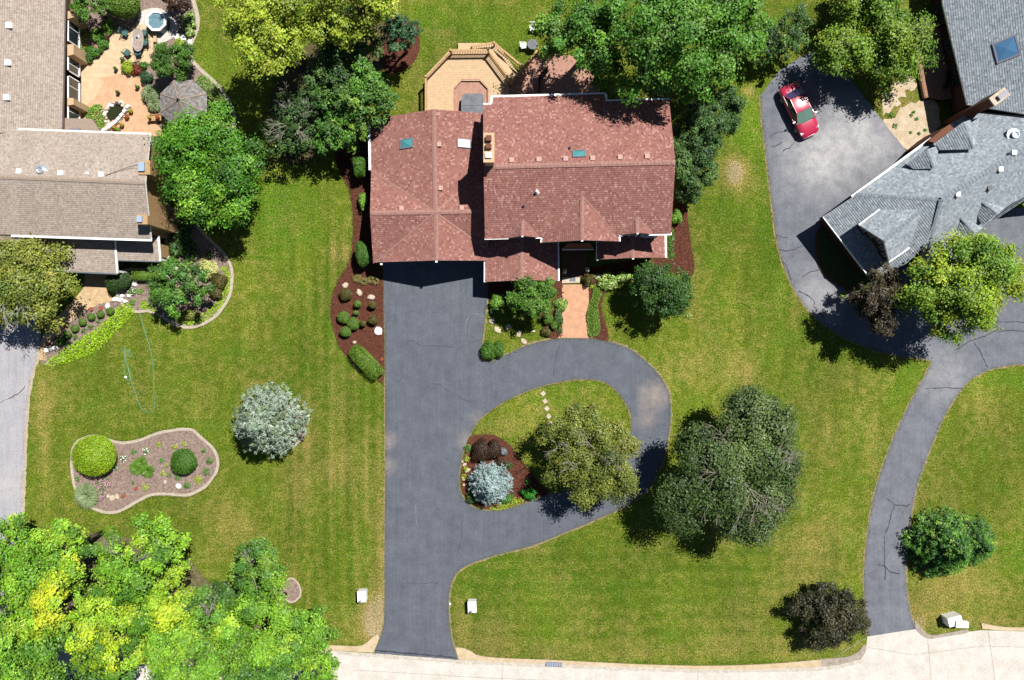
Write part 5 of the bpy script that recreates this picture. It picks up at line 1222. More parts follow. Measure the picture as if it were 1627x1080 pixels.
tree('ash_tree', 'yellow green tree standing above the dark evergreen by the mulch edge', 568, 8, 78, 12, p_yel, .21, rag=.2, cover=.8, ry=52)
tree('evergreen_tree', 'blue green evergreen with dark glossy foliage at the curved mulch edge', 636, 55, 34, 6, p_ever, .22, rag=.08, cover=1.0, flat=.7)
tree('leafy_tree', 'dull green leafy tree hidden between the yellow green trees', 545, 70, 58, 6.5, p_dk, .22, rag=.2)
tree('leafy_tree', 'dense green tree touching the back corner of the garage roof', 582, 160, 52, 7, p_wooddk, .22, rag=.14, ry=50)
tree('leafy_tree', 'dark green tree left of the timber deck lawn', 528, 138, 54, 6.5, p_dk, .22, rag=.2)
tree('leafy_tree', 'dark green tree over the mulch bed behind the garage', 545, 205, 46, 5.5, p_wooddk, .22, rag=.2)
tree('half_dead_tree', 'half dead tree with bare grey twigs between maple and garage', 470, 198, 54, 5.6, p_dk, .19, cover=.5, rag=.3, bare=9, bare_low=.7)
tree('locust_tree', 'feathery green locust shading the lower deck', 930, 58, 80, 10.5, p_loc, .22, rag=.16, cover=.85, ry=72)
tree('locust_tree', 'large feathery green locust casting shade on the red roof', 1060, 58, 104, 14, p_loc, .22, rag=.18, cover=.85)
tree('locust_tree', 'green locust nearest to the worn asphalt court', 1160, 36, 66, 9.5, p_loc, .22, rag=.2, cover=.85)
tree('leafy_tree', 'small bright green tree in the lawn gap behind the red roofed house', 1116, 128, 46, 9.5, p_loc, .22, rag=.2)
tree('leafy_tree', 'shaded green tree between the locusts and the red car', 1236, 56, 48, 4.2, p_dk, .22, rag=.2, cover=.7)
tree('oak_tree', 'broad yellow green tree shading the red car and the asphalt court', 1398, 46, 88, 6.0, p_tr, .21, clear=.2, rag=.14, cover=.85, ry=100)
tree('honey_locust', 'golden green tree at the front of the grey roofed house', 1524, 456, 94, 9.5, p_gold, .2, rag=.06, cover=.95, ry=80, dens=1.4, )
tree('purple_plum', 'dark purple brown tree tucked under the golden green tree', 1398, 478, 52, 6.8, p_purpG, .18, rag=.14, cover=.9, dens=1.4)
tree('crab_apple', 'round green tree left of the salmon paver walk', 848, 472, 45, 4.6, p_front, .16, rag=.08, ry=33, dens=1.6)
tree('crab_apple', 'dark green round tree on the lawn right of the front walk', 1052, 456, 50, 5.2, p_frontd, .17, rag=.04, ry=48, dens=1.9, )
tree('linden_tree', 'olive yellow tree with pale bare limbs on the drive island', 938, 716, 76, 7.2, p_olive, .17, rag=.12, cover=.85, dens=1.3, bare=4, bare_low=.4)
tree('oak_tree', 'wide dark oak with many bare grey branches on the front lawn', 1168, 746, 122, 8.6, p_oak, .19, dens=1.3, cover=.95, rag=.28, bare=9, nl=19, lobe=(.16, .27), ry=112, bare_low=.5, seed=4242)
tree('purple_plum', 'dark purple leaved tree by the street end of the worn asphalt drive', 1316, 981, 60, 3.6, p_purple, .17, clear=.06, low=-.8, rag=.07, ry=51, cover=.9, dens=1.5)
tree('patio_tree', 'round green patio tree between hot tub and grey gazebo', 273, 97, 34, 4.0, p_dgrn, .14, rag=.03, dens=1.7, cat='tree')
tree('cherry_laurel', 'glossy green shrub tree against the rear wall by the patio', 144, 8, 30, 3.8, p_front, .17, rag=.12)
tree('red_maple', 'dark red leaved maple beside the hot tub pad', 281, -4, 30, 3.4, p_barb, .16, rag=.14)
for (x, y, rr_, hh, lab) in ((1112, 208, 48, 4.8, 'dark green shrub tree at the back right corner of the red roof'), (1098, 268, 42, 4.4, 'dark green shrub tree against the gable side of the red roofed house'), (1150, 178, 36, 4.2, 'grey green shrub tree at the lawn edge of the hedge row'), (1082, 232, 34, 4.2, 'deep green shrub tree pressed against the red roof edge'), (1092, 305, 22, 2.6, 'low green shrub at the front end of the gable side row')):
    tree('viburnum', lab, x, y, rr_, hh, p_dk, .17, rag=.1, clear=.15, dens=1.5, group='shrub row beside the red roofed house')
# --- conifers
spruce('blue_spruce', 'silvery blue spruce alone on the left lawn with mulch ring', 430, 668, 56, 8.2, p_blue, z_low=.26, seed=11, size=.22, n_leaf=40, levels=17)
spruce('blue_spruce', 'pale blue spruce in the red mulch bed of the drive island', 780, 768, 32, 4.2, p_blue2, z_low=.24, seed=12, size=.16, n_leaf=34, levels=13)
spruce('green_spruce', 'large green spruce leaning over the narrow asphalt drive', 1500, 866, 52, 5.0, p_pine, seed=13, size=.24, n_leaf=44, levels=15)
spruce('green_spruce', 'smaller green spruce grown against the large one by the drive', 1544, 860, 40, 3.8, p_pine, seed=14, size=.2, n_leaf=34, levels=12)

# --- clipped shrubs and plants, island bed on the left lawn
shrub('globe_shrub', 'big round lime yellow clipped shrub in the kidney bed', 151, 723, 34, 33, 1.9, p_glob, .1, power=3.4, rough=.01)
shrub('globe_shrub', 'dark green round clipped shrub at the right end of the kidney bed', 292, 733, 21, 21, 1.15, p_dgrn, .09, rough=.03)
grass_clump('fountain_grass', 'pale silver green ornamental grass clump at the kidney bed corner', 141, 786, 23, .8, p_gras, 1500, seed=8, w=.022)
for (x, y, q, lab) in ((219, 742, 15, 'soft green feathery plant in the middle of the kidney bed'), (236, 747, 14, 'feathery green plant overlapping the soft one in the kidney bed'), (226, 734, 13, 'small feathery green clump behind the two others in the kidney bed')):
    grass_clump('asparagus_fern', lab, x, y, q, .5, p_fern, 420, cat='plant', seed=int(x), w=.012)
for (x, y, q, pal, fl, lab) in ((197, 728, 6, p_green, C(250, 250, 245), 'white flowering plant right of the lime globe'), (233, 716, 6, p_green, C(250, 250, 245), 'white flowering plant near the top edge of the kidney bed'), (183, 742, 6, p_green, C(250, 250, 245), 'white flowering plant tucked against the lime globe'),
        (212.6, 717, 5, p_bgreen, None, 'green seedling between the two white flowers'), (252.6, 706, 5, p_ygr, None, 'lime seedling at the upper curve of the kidney bed'), (278.6, 709, 5.5, p_ygr, None, 'lime seedling behind the dark globe'), (293.4, 705, 5, p_ygr, None, 'yellowish seedling beyond the dark globe by the edging'),
        (325, 715, 5, p_green, None, 'green seedling at the upper right edging'), (333.5, 732, 7, p_green, None, 'spreading green plant by the right edging of the kidney bed'), (328, 749, 7, p_green, None, 'green plant along the lower right edging'), (316, 762, 7.5, p_ygr, None, 'star shaped lime plant near the lower right edging'), (298, 770.5, 7, p_green, None, 'green plant next to the white stone in the kidney bed'),
        (258, 731, 4.5, p_bgreen, None, 'tiny green plant left of the dark globe'), (265.5, 739, 4, p_ygr, None, 'tiny lime plant touching the dark globe'), (259, 751, 4.5, p_ygr, None, 'small lime plant below the feathery ones'), (270, 754, 4.5, p_green, None, 'tiny green plant at the foot of the dark globe'), (283.5, 758, 6, p_green, None, 'green plant in the shadow of the dark globe'), (230.5, 774, 6.5, p_ygr, None, 'round cushion plant near the lower edging of the kidney bed'),
        (125, 760, 5, p_green, None, 'green plant in the shade of the lime globe'), (212, 766, 2.5, p_green, None, 'tiny sprout in open mulch of the kidney bed')):
    tuft('bedding_plant', lab, x, y, q * .98, .26, pal, fl, leaf=.1, group='bedding plants of the kidney bed')
for (x, y, q) in ((158, 765, 7), (167, 760, 7), (172, 768, 6), (163, 775, 7), (166, 785, 6), (161, 790, 5)):
    tuft('petunia', 'pink and green flowering petunia cushion beside the pale ornamental grass', x, y, q, .24, p_green, C(206, 160, 176), leaf=.09, nfl=40, group='petunias beside the grass clump')
# --- boxwoods and lime groundcover along the garden walk
for (x, y, q) in ((95.7, 542, 7), (107.5, 532, 6.2), (119.5, 521.5, 6.4), (131.5, 511.5, 6.2), (145.4, 503, 6.2), (160, 499, 6), (175.4, 494, 6.4)):
    shrub('boxwood_ball', 'small clipped round boxwood in the row along the garden walk', x, y, q, q * .98, .5, p_box, .06, group='row of boxwood balls', rough=.03)
cover('lime_groundcover', smooth_curve([(73, 576), (90, 563), (119, 543), (149, 525), (170, 506), (187, 488), (202, 481), (215, 494), (205, 507), (186, 526), (162, 551), (135, 567), (103, 577), (80, 581)], 3), .35, p_lime, .13, 260, 31, label='lime green groundcover strip along the garden walk')
cover('lime_groundcover', smooth_curve([(222, 488), (228, 475), (240, 484), (252, 494), (254, 500), (236, 492)], 3), .25, p_lime, .12, 260, 32, label='lime groundcover patch left of the multi stemmed tree')
cover('lime_groundcover', smooth_curve([(266, 500), (278, 502), (300, 510), (318, 502), (340, 482), (354, 462), (357, 440), (350, 426), (362, 424), (366, 440), (365, 458), (358, 478), (340, 500), (320, 513), (300, 517), (280, 511)], 3), .25, p_lime, .12, 260, 33, label='lime groundcover crescent inside the curved edging')
for (x, y, q, pal, fl, lab) in ((210, 463, 8, p_green, C(240, 240, 235), 'white flowering plant beside the boulders'), (223, 463, 6, p_fern, None, 'small fern near the boulders'), (212, 480, 6, p_fern, None, 'light green cushion at the hose end'), (157, 510, 4, p_green, None, 'small green plant between boxwood and lime strip'),
        (145, 519, 5, p_green, None, 'low leafy plant behind the fourth boxwood'), (134, 526, 5, p_green, None, 'low leafy plant behind the third boxwood'), (121, 535, 5, p_green, None, 'low leafy plant behind the second boxwood'), (109, 545, 6, p_green, None, 'low leafy plant behind the end boxwood'), (106, 517, 6, p_barb, None, 'dark red plant beside the walk edge')):
    tuft('bedding_plant', lab, x, y, q, .24, pal, fl, leaf=.1, group='bedding plants by the garden walk')
shrub('yew_dome', 'dark green clipped yew dome at the porch corner of the tan roofed house', 188, 446, 20, 17, 1.3, p_yew, .08, rot=.5)
shrub('clipped_hedge', 'short flat topped green hedge under the porch eave', 226, 438, 17, 8, .8, p_hedge, .08, power=4)
hyd = shrub('white_hydrangea', 'white flowering hydrangea by the brick side wall', 272, 421, 13, 12, 1.0, p_green, .13, rough=.15)
for (x, y) in ((262, 417), (274, 419), (281, 426), (268, 410), (287, 434)): tuft('bloom', None, x, y, 3.2, .15, [(C(250, 252, 240), 1)], leaf=.08, n=30, z0=.95, parent=hyd)
tuft('variegated_shrub', 'cream variegated shrub in the shade of the maple', 306, 408, 9, .6, [(C(236, 232, 170), 3), (C(180, 190, 110), 2)], leaf=.1)
shrub('golden_shrub', 'large pale yellow variegated shrub on open mulch', 331, 427, 15, 15, 1.0, [(C(236, 234, 160), 3), (C(206, 210, 110), 2), (C(150, 170, 80), 1)], .12, rough=.12)
tuft('bedding_plant', 'dark green plant at the shaded mulch edge', 333, 404, 7, .4, p_dk, leaf=.12, group='bedding plants by the garden walk')
shrub('rust_spirea', 'olive green spirea beside the pale yellow shrub', 349, 447, 12, 13, .8, p_boxr, .09, rough=.12); shrub('rust_spirea', 'olive spirea below the other near the lime crescent', 344, 466, 10, 9, .7, p_boxr, .09, rough=.12)
shrub('low_spirea', 'olive gold low spirea in front of the multi stemmed tree', 300, 500, 17, 8, .5, p_olive, .09, rough=.12)
for (x, y, q) in ((295, 350, 16), (288, 375, 15), (300, 398, 14), (280, 396, 12)): shrub('shade_hosta', 'deep green hosta mound in the maple shade by the house wall', x, y, q, q, .6, p_dk, .2, group='hostas in the maple shade', rough=.12)
# --- bed left of the red roofed house
shrub('clipped_yew', 'oval clipped yew at the upper end of the bed beside the garage', 561, 232, 10, 7.5, 1.1, p_hedge, .08, rot=.2); tuft('bedding_plant', 'small leafy plant beside the oval clipped yew', 570.5, 239, 4.5, .4, p_green, group='bedding plants beside the garage')
shrub('clipped_yew', 'tall pillow shaped clipped yew against the garage wall', 572, 266, 9.5, 16, 1.9, p_dgrn, .08, rot=.1, power=4); shrub('leafy_shrub', 'loose bright green shrub against the garage gable wall', 577, 319, 6.5, 13, 1.0, p_fern, .11, rough=.15)
shrub('clipped_yew', 'big teardrop clipped yew at the garage front corner', 577, 404, 11.5, 20, 1.9, p_dgrn, .08, rot=.15, power=2.4)
for (x, y, q) in ((568, 442, 9), (578, 447, 8), (590, 444, 9), (598, 447, 7)): grass_clump('dry_grass', 'tawny ornamental grass tuft at the garage front corner', x, y, q, .4, [(C(150, 130, 60), 2), (C(176, 152, 84), 2), (C(110, 126, 50), 2)], 160, group='tawny grass tufts', seed=int(x), w=.02)
for (x, y, q, pal, lab) in ((549.5, 467.5, 10.5, p_boxr, 'reddish green round bush at the top of the stone bed'), (568.5, 483, 6, p_box, 'small leafy bush in the middle of the stone bed'), (592, 484.5, 6.5, p_boxr, 'reddish small bush by the asphalt edge'), (566, 497, 4, p_box, 'tiny bush above the three boxwood balls'), (593, 508, 8, p_boxr, 'bronze round bush beside the big white stone'),
        (577, 514, 5, p_boxr, 'small bronze bush right of the boxwood trio'), (546, 504, 10, p_box, 'left boxwood ball of the trio in the stone bed'), (561.5, 514, 10.5, p_box, 'largest boxwood ball of the trio in the stone bed'), (549.5, 527, 9, p_box, 'lowest boxwood ball of the trio in the stone bed')):
    shrub('round_bush', lab, x, y, q, q * .97, .75, pal, .07, group='bushes of the stone bed', rough=.05)
shrub('clipped_hedge', 'long box clipped hedge at the lower tip of the stone bed', 582, 575, 32, 13.5, 1.0, p_hedge, .08, power=5, rot=math.radians(-46), rough=.02)
# --- front of the red roofed house
shrub('rounded_bush', 'pair of rounded green bushes where drive and loop meet, left one', 776, 557, 12.5, 15, .8, p_dgrn, .09, rough=.08); shrub('rounded_bush', 'pair of rounded green bushes where drive and loop meet, right one', 791, 555, 10, 13, .8, p_dgrn, .09, rough=.08)
shrub('leafy_shrub', 'green leafy shrub at the corner of drive and low wing', 789, 479, 11, 11, .8, p_fern, .1, rough=.14); tuft('hosta', 'white edged hosta under the low wing eave', 797, 474, 7, .3, p_hosta, leaf=.16); shrub('leafy_shrub', 'dark leafy shrub behind the round tree left of the walk', 786, 494, 8, 6, .5, p_dk, .1)
shrub('variegated_hosta', 'cream variegated hosta mound touching the salmon walk', 892, 484, 10, 11, .5, p_hosta, .15, rough=.12)
shrub('round_bush', 'round light green bush in the bed left of the walk', 870.5, 506, 8.5, 9, .7, p_box, .07, group='bushes left of the walk'); shrub('round_bush', 'small round light bush below the other left of the walk', 880, 517, 5.5, 7, .6, p_box, .07, group='bushes left of the walk')
shrub('leafy_shrub', 'deep green leafy plant strip along the left side of the walk', 887, 505, 7, 16, .5, p_dk, .11, rough=.12); tuft('bedding_plant', 'wilted dark plant at the foot of the walk', 889, 524, 6, .3, p_dk, leaf=.12, group='bedding plants by the front walk'); shrub('leafy_shrub', 'low olive shrub at the edge of the front bed grass', 868, 527, 9, 7, .45, p_boxr, .09, rot=-.6, rough=.1)
for q in (((938, 533), (951, 453, 9)),):
    hp = smooth_curve([(944, 452), (953, 447), (958, 456), (955, 470), (950, 485), (952, 505), (953, 525), (946, 534), (936, 534), (933, 518), (932, 500), (937, 480), (941, 465)], 3)
    cover('curved_hedge', hp, 1.0, p_hedge, .08, 1100, 41, label='long curved clipped hedge along the right side of the salmon walk', kind=None, cat='hedge')
shrub('variegated_hosta', 'large yellow green hosta bed right of the entrance', 966, 447, 15, 15, .6, p_hosta, .2, rough=.12); shrub('variegated_hosta', 'white edged hosta bed in front of the right low wing', 990, 440, 16, 8, .5, p_hosta, .18, rough=.12)
shrub('spiky_juniper', 'bronze green juniper at the entrance corner', 935, 444, 9, 10, .7, p_boxr, .1, rough=.14); tuft('hosta', 'small yellow hosta next to the juniper at the entrance', 949, 439, 6, .3, p_hosta, leaf=.16); tuft('hosta', 'tiny gold hosta below the juniper at the entrance', 940, 455, 4, .25, p_ygr, leaf=.12)
shrub('leafy_shrub', 'bright round leafy shrub on the mulch by the gable wall', 1074.5, 345, 9, 11, .9, p_fern, .12, rough=.12)
cover('groundcover', [(1058, 372), (1068, 358), (1072, 372), (1070, 398), (1073, 412), (1060, 414), (1058, 400)], .35, p_green, .1, 260, 42, label='dense green groundcover strip under the right low wing gutter')
tuft('bedding_plant', 'wispy plant at the far side of the right round tree', 1096, 502, 5, .3, p_hosta, leaf=.1, group='bedding plants by the front walk')
# --- drive island bed
shrub('barberry', 'left dark red barberry mound in the island bed', 765, 716, 15, 19, .95, p_barb, .08, rough=.1, group='barberries of the island bed'); shrub('barberry', 'right dark red barberry mound beside the grey boulder', 785, 714, 12, 15, .9, p_barb, .08, rough=.1, group='barberries of the island bed'); shrub('barberry', 'low dark red barberry between spruce and mounds', 795, 735, 8, 7, .6, p_barb, .08, rough=.12, group='barberries of the island bed')
tuft('bedding_plant', 'dark sprawling plant in the open island mulch', 808, 739, 7, .35, p_dk, leaf=.11, group='plants of the island bed')
shrub('bright_shrub', 'vivid green bushy plant near the lower point of the island bed', 841, 784, 12, 9, .6, p_bgreen, .1, rough=.18); tuft('bright_plant', 'small vivid green plant above the bushy one', 839, 765, 5.5, .3, p_bgreen, leaf=.1)
cover('gold_groundcover', smooth_curve([(778, 806), (792, 800), (808, 793), (820, 790), (834, 794), (822, 801), (806, 807), (790, 810)], 3), .25, p_ygr, .1, 300, 43, label='bright yellow groundcover along the lower curve of the island'); shrub('leafy_shrub', 'green leafy plants between blue spruce and yellow groundcover', 806, 793, 11, 6, .4, p_green, .1, rot=.5, rough=.14)
for (x, y, q, pal, lab) in ((743, 712, 7, p_green, 'green plant at the drive edge of the island bed'), (742, 728, 6, p_ygr, 'lime plant at the drive edge of the island bed'), (740, 745, 5, p_ygr, 'yellow plant among the pale stones of the island bed'), (738, 757, 5, p_ygr, 'yellow plant below the pale stones of the island bed')): tuft('bedding_plant', lab, x, y, q, .35, pal, leaf=.1, group='plants of the island bed')
shrub('shaded_shrub', 'green shrub in the shadow of the pale blue spruce', 752, 790, 12, 10, .5, p_dk, .1, rough=.1)
# --- back garden of the tan roofed house
shrub('yew_globe', 'big clipped yew globe throwing a round shadow on the patio', 195, 2, 27, 28, 2.4, p_hedge, .11, rough=.02)
cover('gold_barberry', smooth_curve([(126, 44), (134, 41), (140, 50), (138, 62), (138, 75), (134, 83), (126, 80), (128, 62)], 3), .5, p_ygr, .11, 300, 44, label='yellow barberry row below the rear windows', kind=None, cat='shrub')
for (x, y, a, b, pal, fl, lab) in ((152, 56, 9, 10, p_fern, None, 'light green perennial at the patio corner'), (165, 53, 8, 8, p_green, None, 'green perennial beside the light one at the patio corner'), (172, 42, 8, 13, p_fern, None, 'tall green perennial under the yew globe'), (163, 70, 9, 8, p_green, None, 'green perennial behind the magenta flowers'), (148, 82, 13, 9, p_green, None, 'broad grey green perennial at the patio edge'), (141, 91, 8, 7, p_dk, None, 'low perennial nearest the rear wall')):
    shrub('perennial', lab, x, y, a, b, .55, pal, .1, rough=.16, group='perennials of the patio bed')
tuft('flowers', 'magenta flower cluster at the patio corner', 171.5, 56.5, 4.5, .5, p_green, C(214, 70, 170), nfl=50, leaf=.09, cat='flowers'); tuft('flowers', 'dusty pink flower cluster on the patio bed edge', 157, 78, 5, .5, p_green, C(206, 130, 140), nfl=50, leaf=.09, cat='flowers')
for (x, y, q, lab) in ((303, 25, 7, 'upper lime hosta by the lawn edging'), (294, 32, 8, 'lime hosta beside the red maple'), (303, 39, 8, 'middle lime hosta by the lawn edging'), (292, 44, 4.5, 'smallest lime hosta of the group'), (302, 52, 7, 'lowest lime hosta above the stepping stones')): shrub('lime_hosta', lab, x, y, q, q, .45, p_hosta, .16, group='lime hostas near the hot tub', rough=.12)
tuft('lime_shrub', 'yellow lime shrub between stepping stones and patio tree', 286, 70, 9, .6, p_ygr, leaf=.12); tuft('lime_shrub', 'second yellow lime shrub nearer the lawn edging', 294, 74, 7, .6, p_ygr, leaf=.12)
shrub('perennial', 'lime perennial at the corner of the dining patio', 203, 107, 9, 11, .6, p_ygr, .11, rough=.14, group='perennials of the patio bed'); shrub('red_heuchera', 'rust red leafy perennial mat below the dining patio', 217, 110, 9, 9, .4, p_red, .11, rough=.14); shrub('perennial', 'dark green perennial among the rust red mat', 228, 104, 6, 6, .45, p_green, .1, rough=.14, group='perennials of the patio bed')
shrub('perennial', 'blue green mound left of the patio tree shadow', 233, 123, 10, 9, .7, p_ever, .1, rough=.1, group='perennials of the patio bed')
grass_clump('maiden_grass', 'tall pale maiden grass beside the gazebo', 243, 152, 17, 1.1, p_gras, 1200, seed=61, w=.02); grass_clump('maiden_grass', 'pale maiden grass clump nearest the wood planter', 248, 168, 13, .9, p_gras, 800, seed=62, w=.02)
cover('groundcover', smooth_curve([(310, 130), (324, 119), (340, 131), (354, 148), (366, 172), (366, 190), (340, 190), (330, 170), (326, 150)], 3), .3, p_fern, .11, 260, 45, label='bright groundcover crescent between gazebo and lawn edging')
cover('juniper', smooth_curve([(136, 178), (148, 168), (160, 166), (168, 176), (168, 196), (166, 206), (152, 200), (140, 190)], 3), .6, p_fern, .12, 300, 46, label='feathery green juniper left of the pond', kind=None, cat='shrub')
tuft('bedding_plant', 'dark green plant beneath the rear bay', 124, 176, 7, .4, p_dk, leaf=.12, group='plants by the pond'); tuft('bedding_plant', 'golden plant beside the rear door', 119, 185, 7, .35, p_ygr, leaf=.1, group='plants by the pond')
# plants in the front grass of the right house bed, weeds in the sand
for (x, y, q) in ((1338, 472, 5), (1342, 466, 4)): tuft('bedding_plant', 'yellow flowering plant at the brick bed edge by the worn drive', x, y, q, .3, p_ygr, leaf=.1, group='plants at the brick bed edge')
for (x, y, q) in ((1448, 183, 3.5), (1456, 188, 4), (1452, 178, 3), (1447, 210, 2.5), (1460, 212, 3), (1470, 206, 3), (1422, 200, 5), (1416, 182, 6)): tuft('weed', 'small green weed growing in the bare sand', x, y, q, .12, p_green, leaf=.09, group='weeds in the sand')
# ------------------------------------------------------------------ stones
def rock(name, label, px, py, rx, ry, h, mat, rot=0.0, seed=1, group=None, cat='stone', parent=None, flat=False, z0=.02):
    r = random.Random(seed); c = P(px, py, z0); n = 9; V, F = [], []
    rad = [r.uniform(.8, 1.15) for _ in range(n)]
    for z, s in ((-.03, 1.0), (h * .75, .97 if flat else .88), (h, .86 if flat else .5)):
        for k in range(n):
            t = 2 * math.pi * k / n; x, y = rad[k] * s * rx / S * math.cos(t), rad[k] * s * ry / S * math.sin(t); jz = r.uniform(-.12, .12) * h * (0 if flat else 1)
            V.append((c.x + x * math.cos(rot) - y * math.sin(rot), c.y + x * math.sin(rot) + y * math.cos(rot), c.z + z + (jz if z > 0 else 0)))
    for i in range(2):
        for k in range(n): F.append([i * n + k, i * n + (k + 1) % n, (i + 1) * n + (k + 1) % n, (i + 1) * n + k])
    F.append([2 * n + k for k in range(n)]); F.append(list(range(n))[::-1])
    if parent: return add(name, V, F, mat, parent)
    return add(name, V, F, mat, None, c, label=label, cat=cat, group=group)
i = 0
for (x, y, a, b, m, lab) in ((549, 453, 5.5, 5, M_stone, 'peach stone at the top of the stone bed'), (571, 464.5, 6.5, 5, M_stone, 'flat pale stone below the tawny grass'), (589.5, 472, 7, 5, M_stone, 'jagged pale stone by the small reddish bush'), (601, 525, 8, 8, M_wstone, 'large white stone by the asphalt edge of the stone bed'), (563.5, 543.5, 3.5, 4, M_stone, 'small pale stone above the long clipped hedge'), (607, 571, 3, 3.5, M_terra, 'tiny ochre stone at the hedge tip')):
    i += 1; rock('garden_stone', lab, x, y, a, b, .22, m, i, 40 + i, 'stones of the stone bed')
for (x, y, a, b, m, lab) in ((179, 791, 6, 4.5, M_stone, 'largest cream stone in the kidney bed'), (187, 789, 5, 4, M_stone, 'cream stone between two others in the kidney bed'), (172, 788, 4, 3, M_stone, 'small cream stone next to the petunias'), (196, 788, 4, 3, M_terra, 'orange stone in the lower kidney bed'), (263, 766, 4, 3, M_stone, 'peach pebble below the dark globe'), (284, 772, 5.5, 4, M_wstone, 'white stone in the kidney bed'), (216.5, 776, 4, 3, M_terra, 'red stone beside the cushion plant')):
    i += 1; rock('garden_stone', lab, x, y, a, b, .16, m, i, 60 + i, 'stones of the kidney bed')
for (x, y, q) in ((863, 625, 3.6), (866, 637, 3.6), (869, 649, 3.6), (872, 661, 3.8), (875, 673, 3.6)):
    v = P(x, y); MB().box(v.x, v.y, -.02, .05, .34, .34, .25 + q).build('stepping_stone', M_stone, None, v, label='square tan stepping stone on the island lawn', cat='stepping stone', group='stepping stones on the island')
for (x, y, a, b, lab) in ((782, 510, 5, 5, 'rounded flagstone at the left end of the front grass'), (791, 523, 6.5, 5, 'peach flagstone nearest the drive'), (807, 519, 5, 4.5, 'flagstone at the shade edge in the front grass'), (824.5, 530, 6, 4, 'tan flagstone in the front grass'), (832.5, 542, 6, 4, 'flagstone nearest the loop drive'), (848, 526, 3, 2, 'tiny pale flagstone in the front grass')):
    i += 1; rock('flagstone', lab, x, y, a, b, .06, M_stone, i, 80 + i, 'flagstones in the front grass', flat=True)
rock('boulder', 'smooth grey boulder beside the dark red barberry', 798.5, 717, 8.5, 6.5, .5, M_greyvinyl, -.3, 5, cat='boulder')
for (x, y, a, b) in ((738, 738, 4, 3), (743, 747, 6, 3), (736, 760, 2.5, 5), (737, 770, 2.5, 2.5), (735, 733, 3, 2)):
    i += 1; rock('pale_stone', 'pale stone along the drive edge of the island bed', x, y, a, b, .18, M_stone, .5, 90 + i, 'pale stones of the island bed')
for (x, y, a, b, lab) in ((281.5, 58.5, 5, 5.5, 'white stepping stone nearest the hot tub pad'), (291, 59.5, 5, 5.5, 'middle white stepping stone'), (302, 64.5, 4, 6.5, 'white stepping stone at the lawn edging')): i += 1; rock('white_stepping_stone', lab, x, y, a, b, .06, M_wstone, 0, 110 + i, 'white stepping stones by the hot tub', flat=True)
for (x, y, a, b, lab) in ((215, 451, 4, 5, 'white boulder between the yew dome and the flat hedge'), (188, 468, 4, 3, 'white boulder at the foot of the yew dome'), (195, 470, 4, 3, 'white boulder right of the yew dome foot'), (206, 470, 3, 3, 'small white boulder beside the white flowering plant'), (184, 475, 5, 4, 'white boulder where walk and bed meet'), (192, 477, 6, 4, 'largest white boulder at the end of the walk curve'),
        (200, 479, 4, 3, 'white boulder at the tip of the lime strip'), (172, 486, 4, 5, 'upright white boulder beside the last boxwood of the row'), (86, 553, 7, 3.5, 'long white boulder at the drive end of the boxwood bed'), (76, 556, 5, 4, 'white boulder touching the pale drive')):
    i += 1; rock('boulder', lab, x, y, a, b, .28, M_wstone, .3, 130 + i, 'white boulders by the garden walk', cat='boulder')
for (x, y, a, b) in ((90, 1040, 5, 7), (100, 1022, 5, 5), (120, 1030, 4, 4), (78, 1062, 5, 8), (300, 1036, 6, 5), (85, 1050, 5, 4), (172, 1066, 6, 5)):
    i += 1; rock('roadside_rock', 'grey white rock between the roadside woodland trees', x, y, a, b, .5, M_wstone, .3, 150 + i, 'rocks in the roadside wood', cat='rock')
for (x, y) in ((77, 546), (92, 538), (146, 491), (161, 489.5)):
    v = P(x, y, .03); MB().lathe(v.x, v.y, [(.1, .03), (.16, .12), (.17, .2), (.14, .2), (.12, .17)], 10).build('terracotta_pot', M_terra, None, v, label='small terracotta bowl on the mulch by the garden walk', cat='pot', group='terracotta bowls by the walk')

# ------------------------------------------------------------------ garden furniture of the tan roofed house
gz = thing('gazebo', 'octagonal garden gazebo with weathered grey shingle roof', 'gazebo', P(296, 165))
ctr = P(291.5, 164, 2.4); rim = []
for k in range(8):
    t = math.pi / 8 + k * math.pi / 4; rim.append(Vector((ctr.x + 2.02 * math.cos(t), ctr.y + 2.02 * math.sin(t), 2.4)))
apx = Vector((ctr.x, ctr.y, 3.45))
for k in range(8): roof(gz, [rim[k], rim[(k + 1) % 8], apx], M_gazebo, 'roof_panel', .15, .02, .06)
for k in range(8):
    a = rim[k]; m = MB(); d = apx - a; m.bar(a + Vector((0, 0, .07)), apx + Vector((0, 0, .05)), .09, .05); m.build('hip_cap', M_tancap, gz)
    p = ctr + (a - ctr) * .9; MB().box(p.x, p.y, 0, 2.32, .12, .12).build('post', M_darkwood, gz)
MB().lathe(apx.x, apx.y, [(.14, 3.42), (.12, 3.56), (.05, 3.6), (.06, 3.7), (.01, 3.76)], 8).build('finial', M_dark, gz)
MB().prism([(ctr.x + (p.x - ctr.x) * .95, ctr.y + (p.y - ctr.y) * .95) for p in rim], 0, .12).build('floor', M_darkwood, gz)
for k in range(7):
    a, b = ctr + (rim[k] - ctr) * .9, ctr + (rim[(k + 1) % 8] - ctr) * .9; MB().bar((a.x, a.y, .95), (b.x, b.y, .95), .06, .06).bar((a.x, a.y, .35), (b.x, b.y, .35), .05, .05).build('rail', M_darkwood, gz)
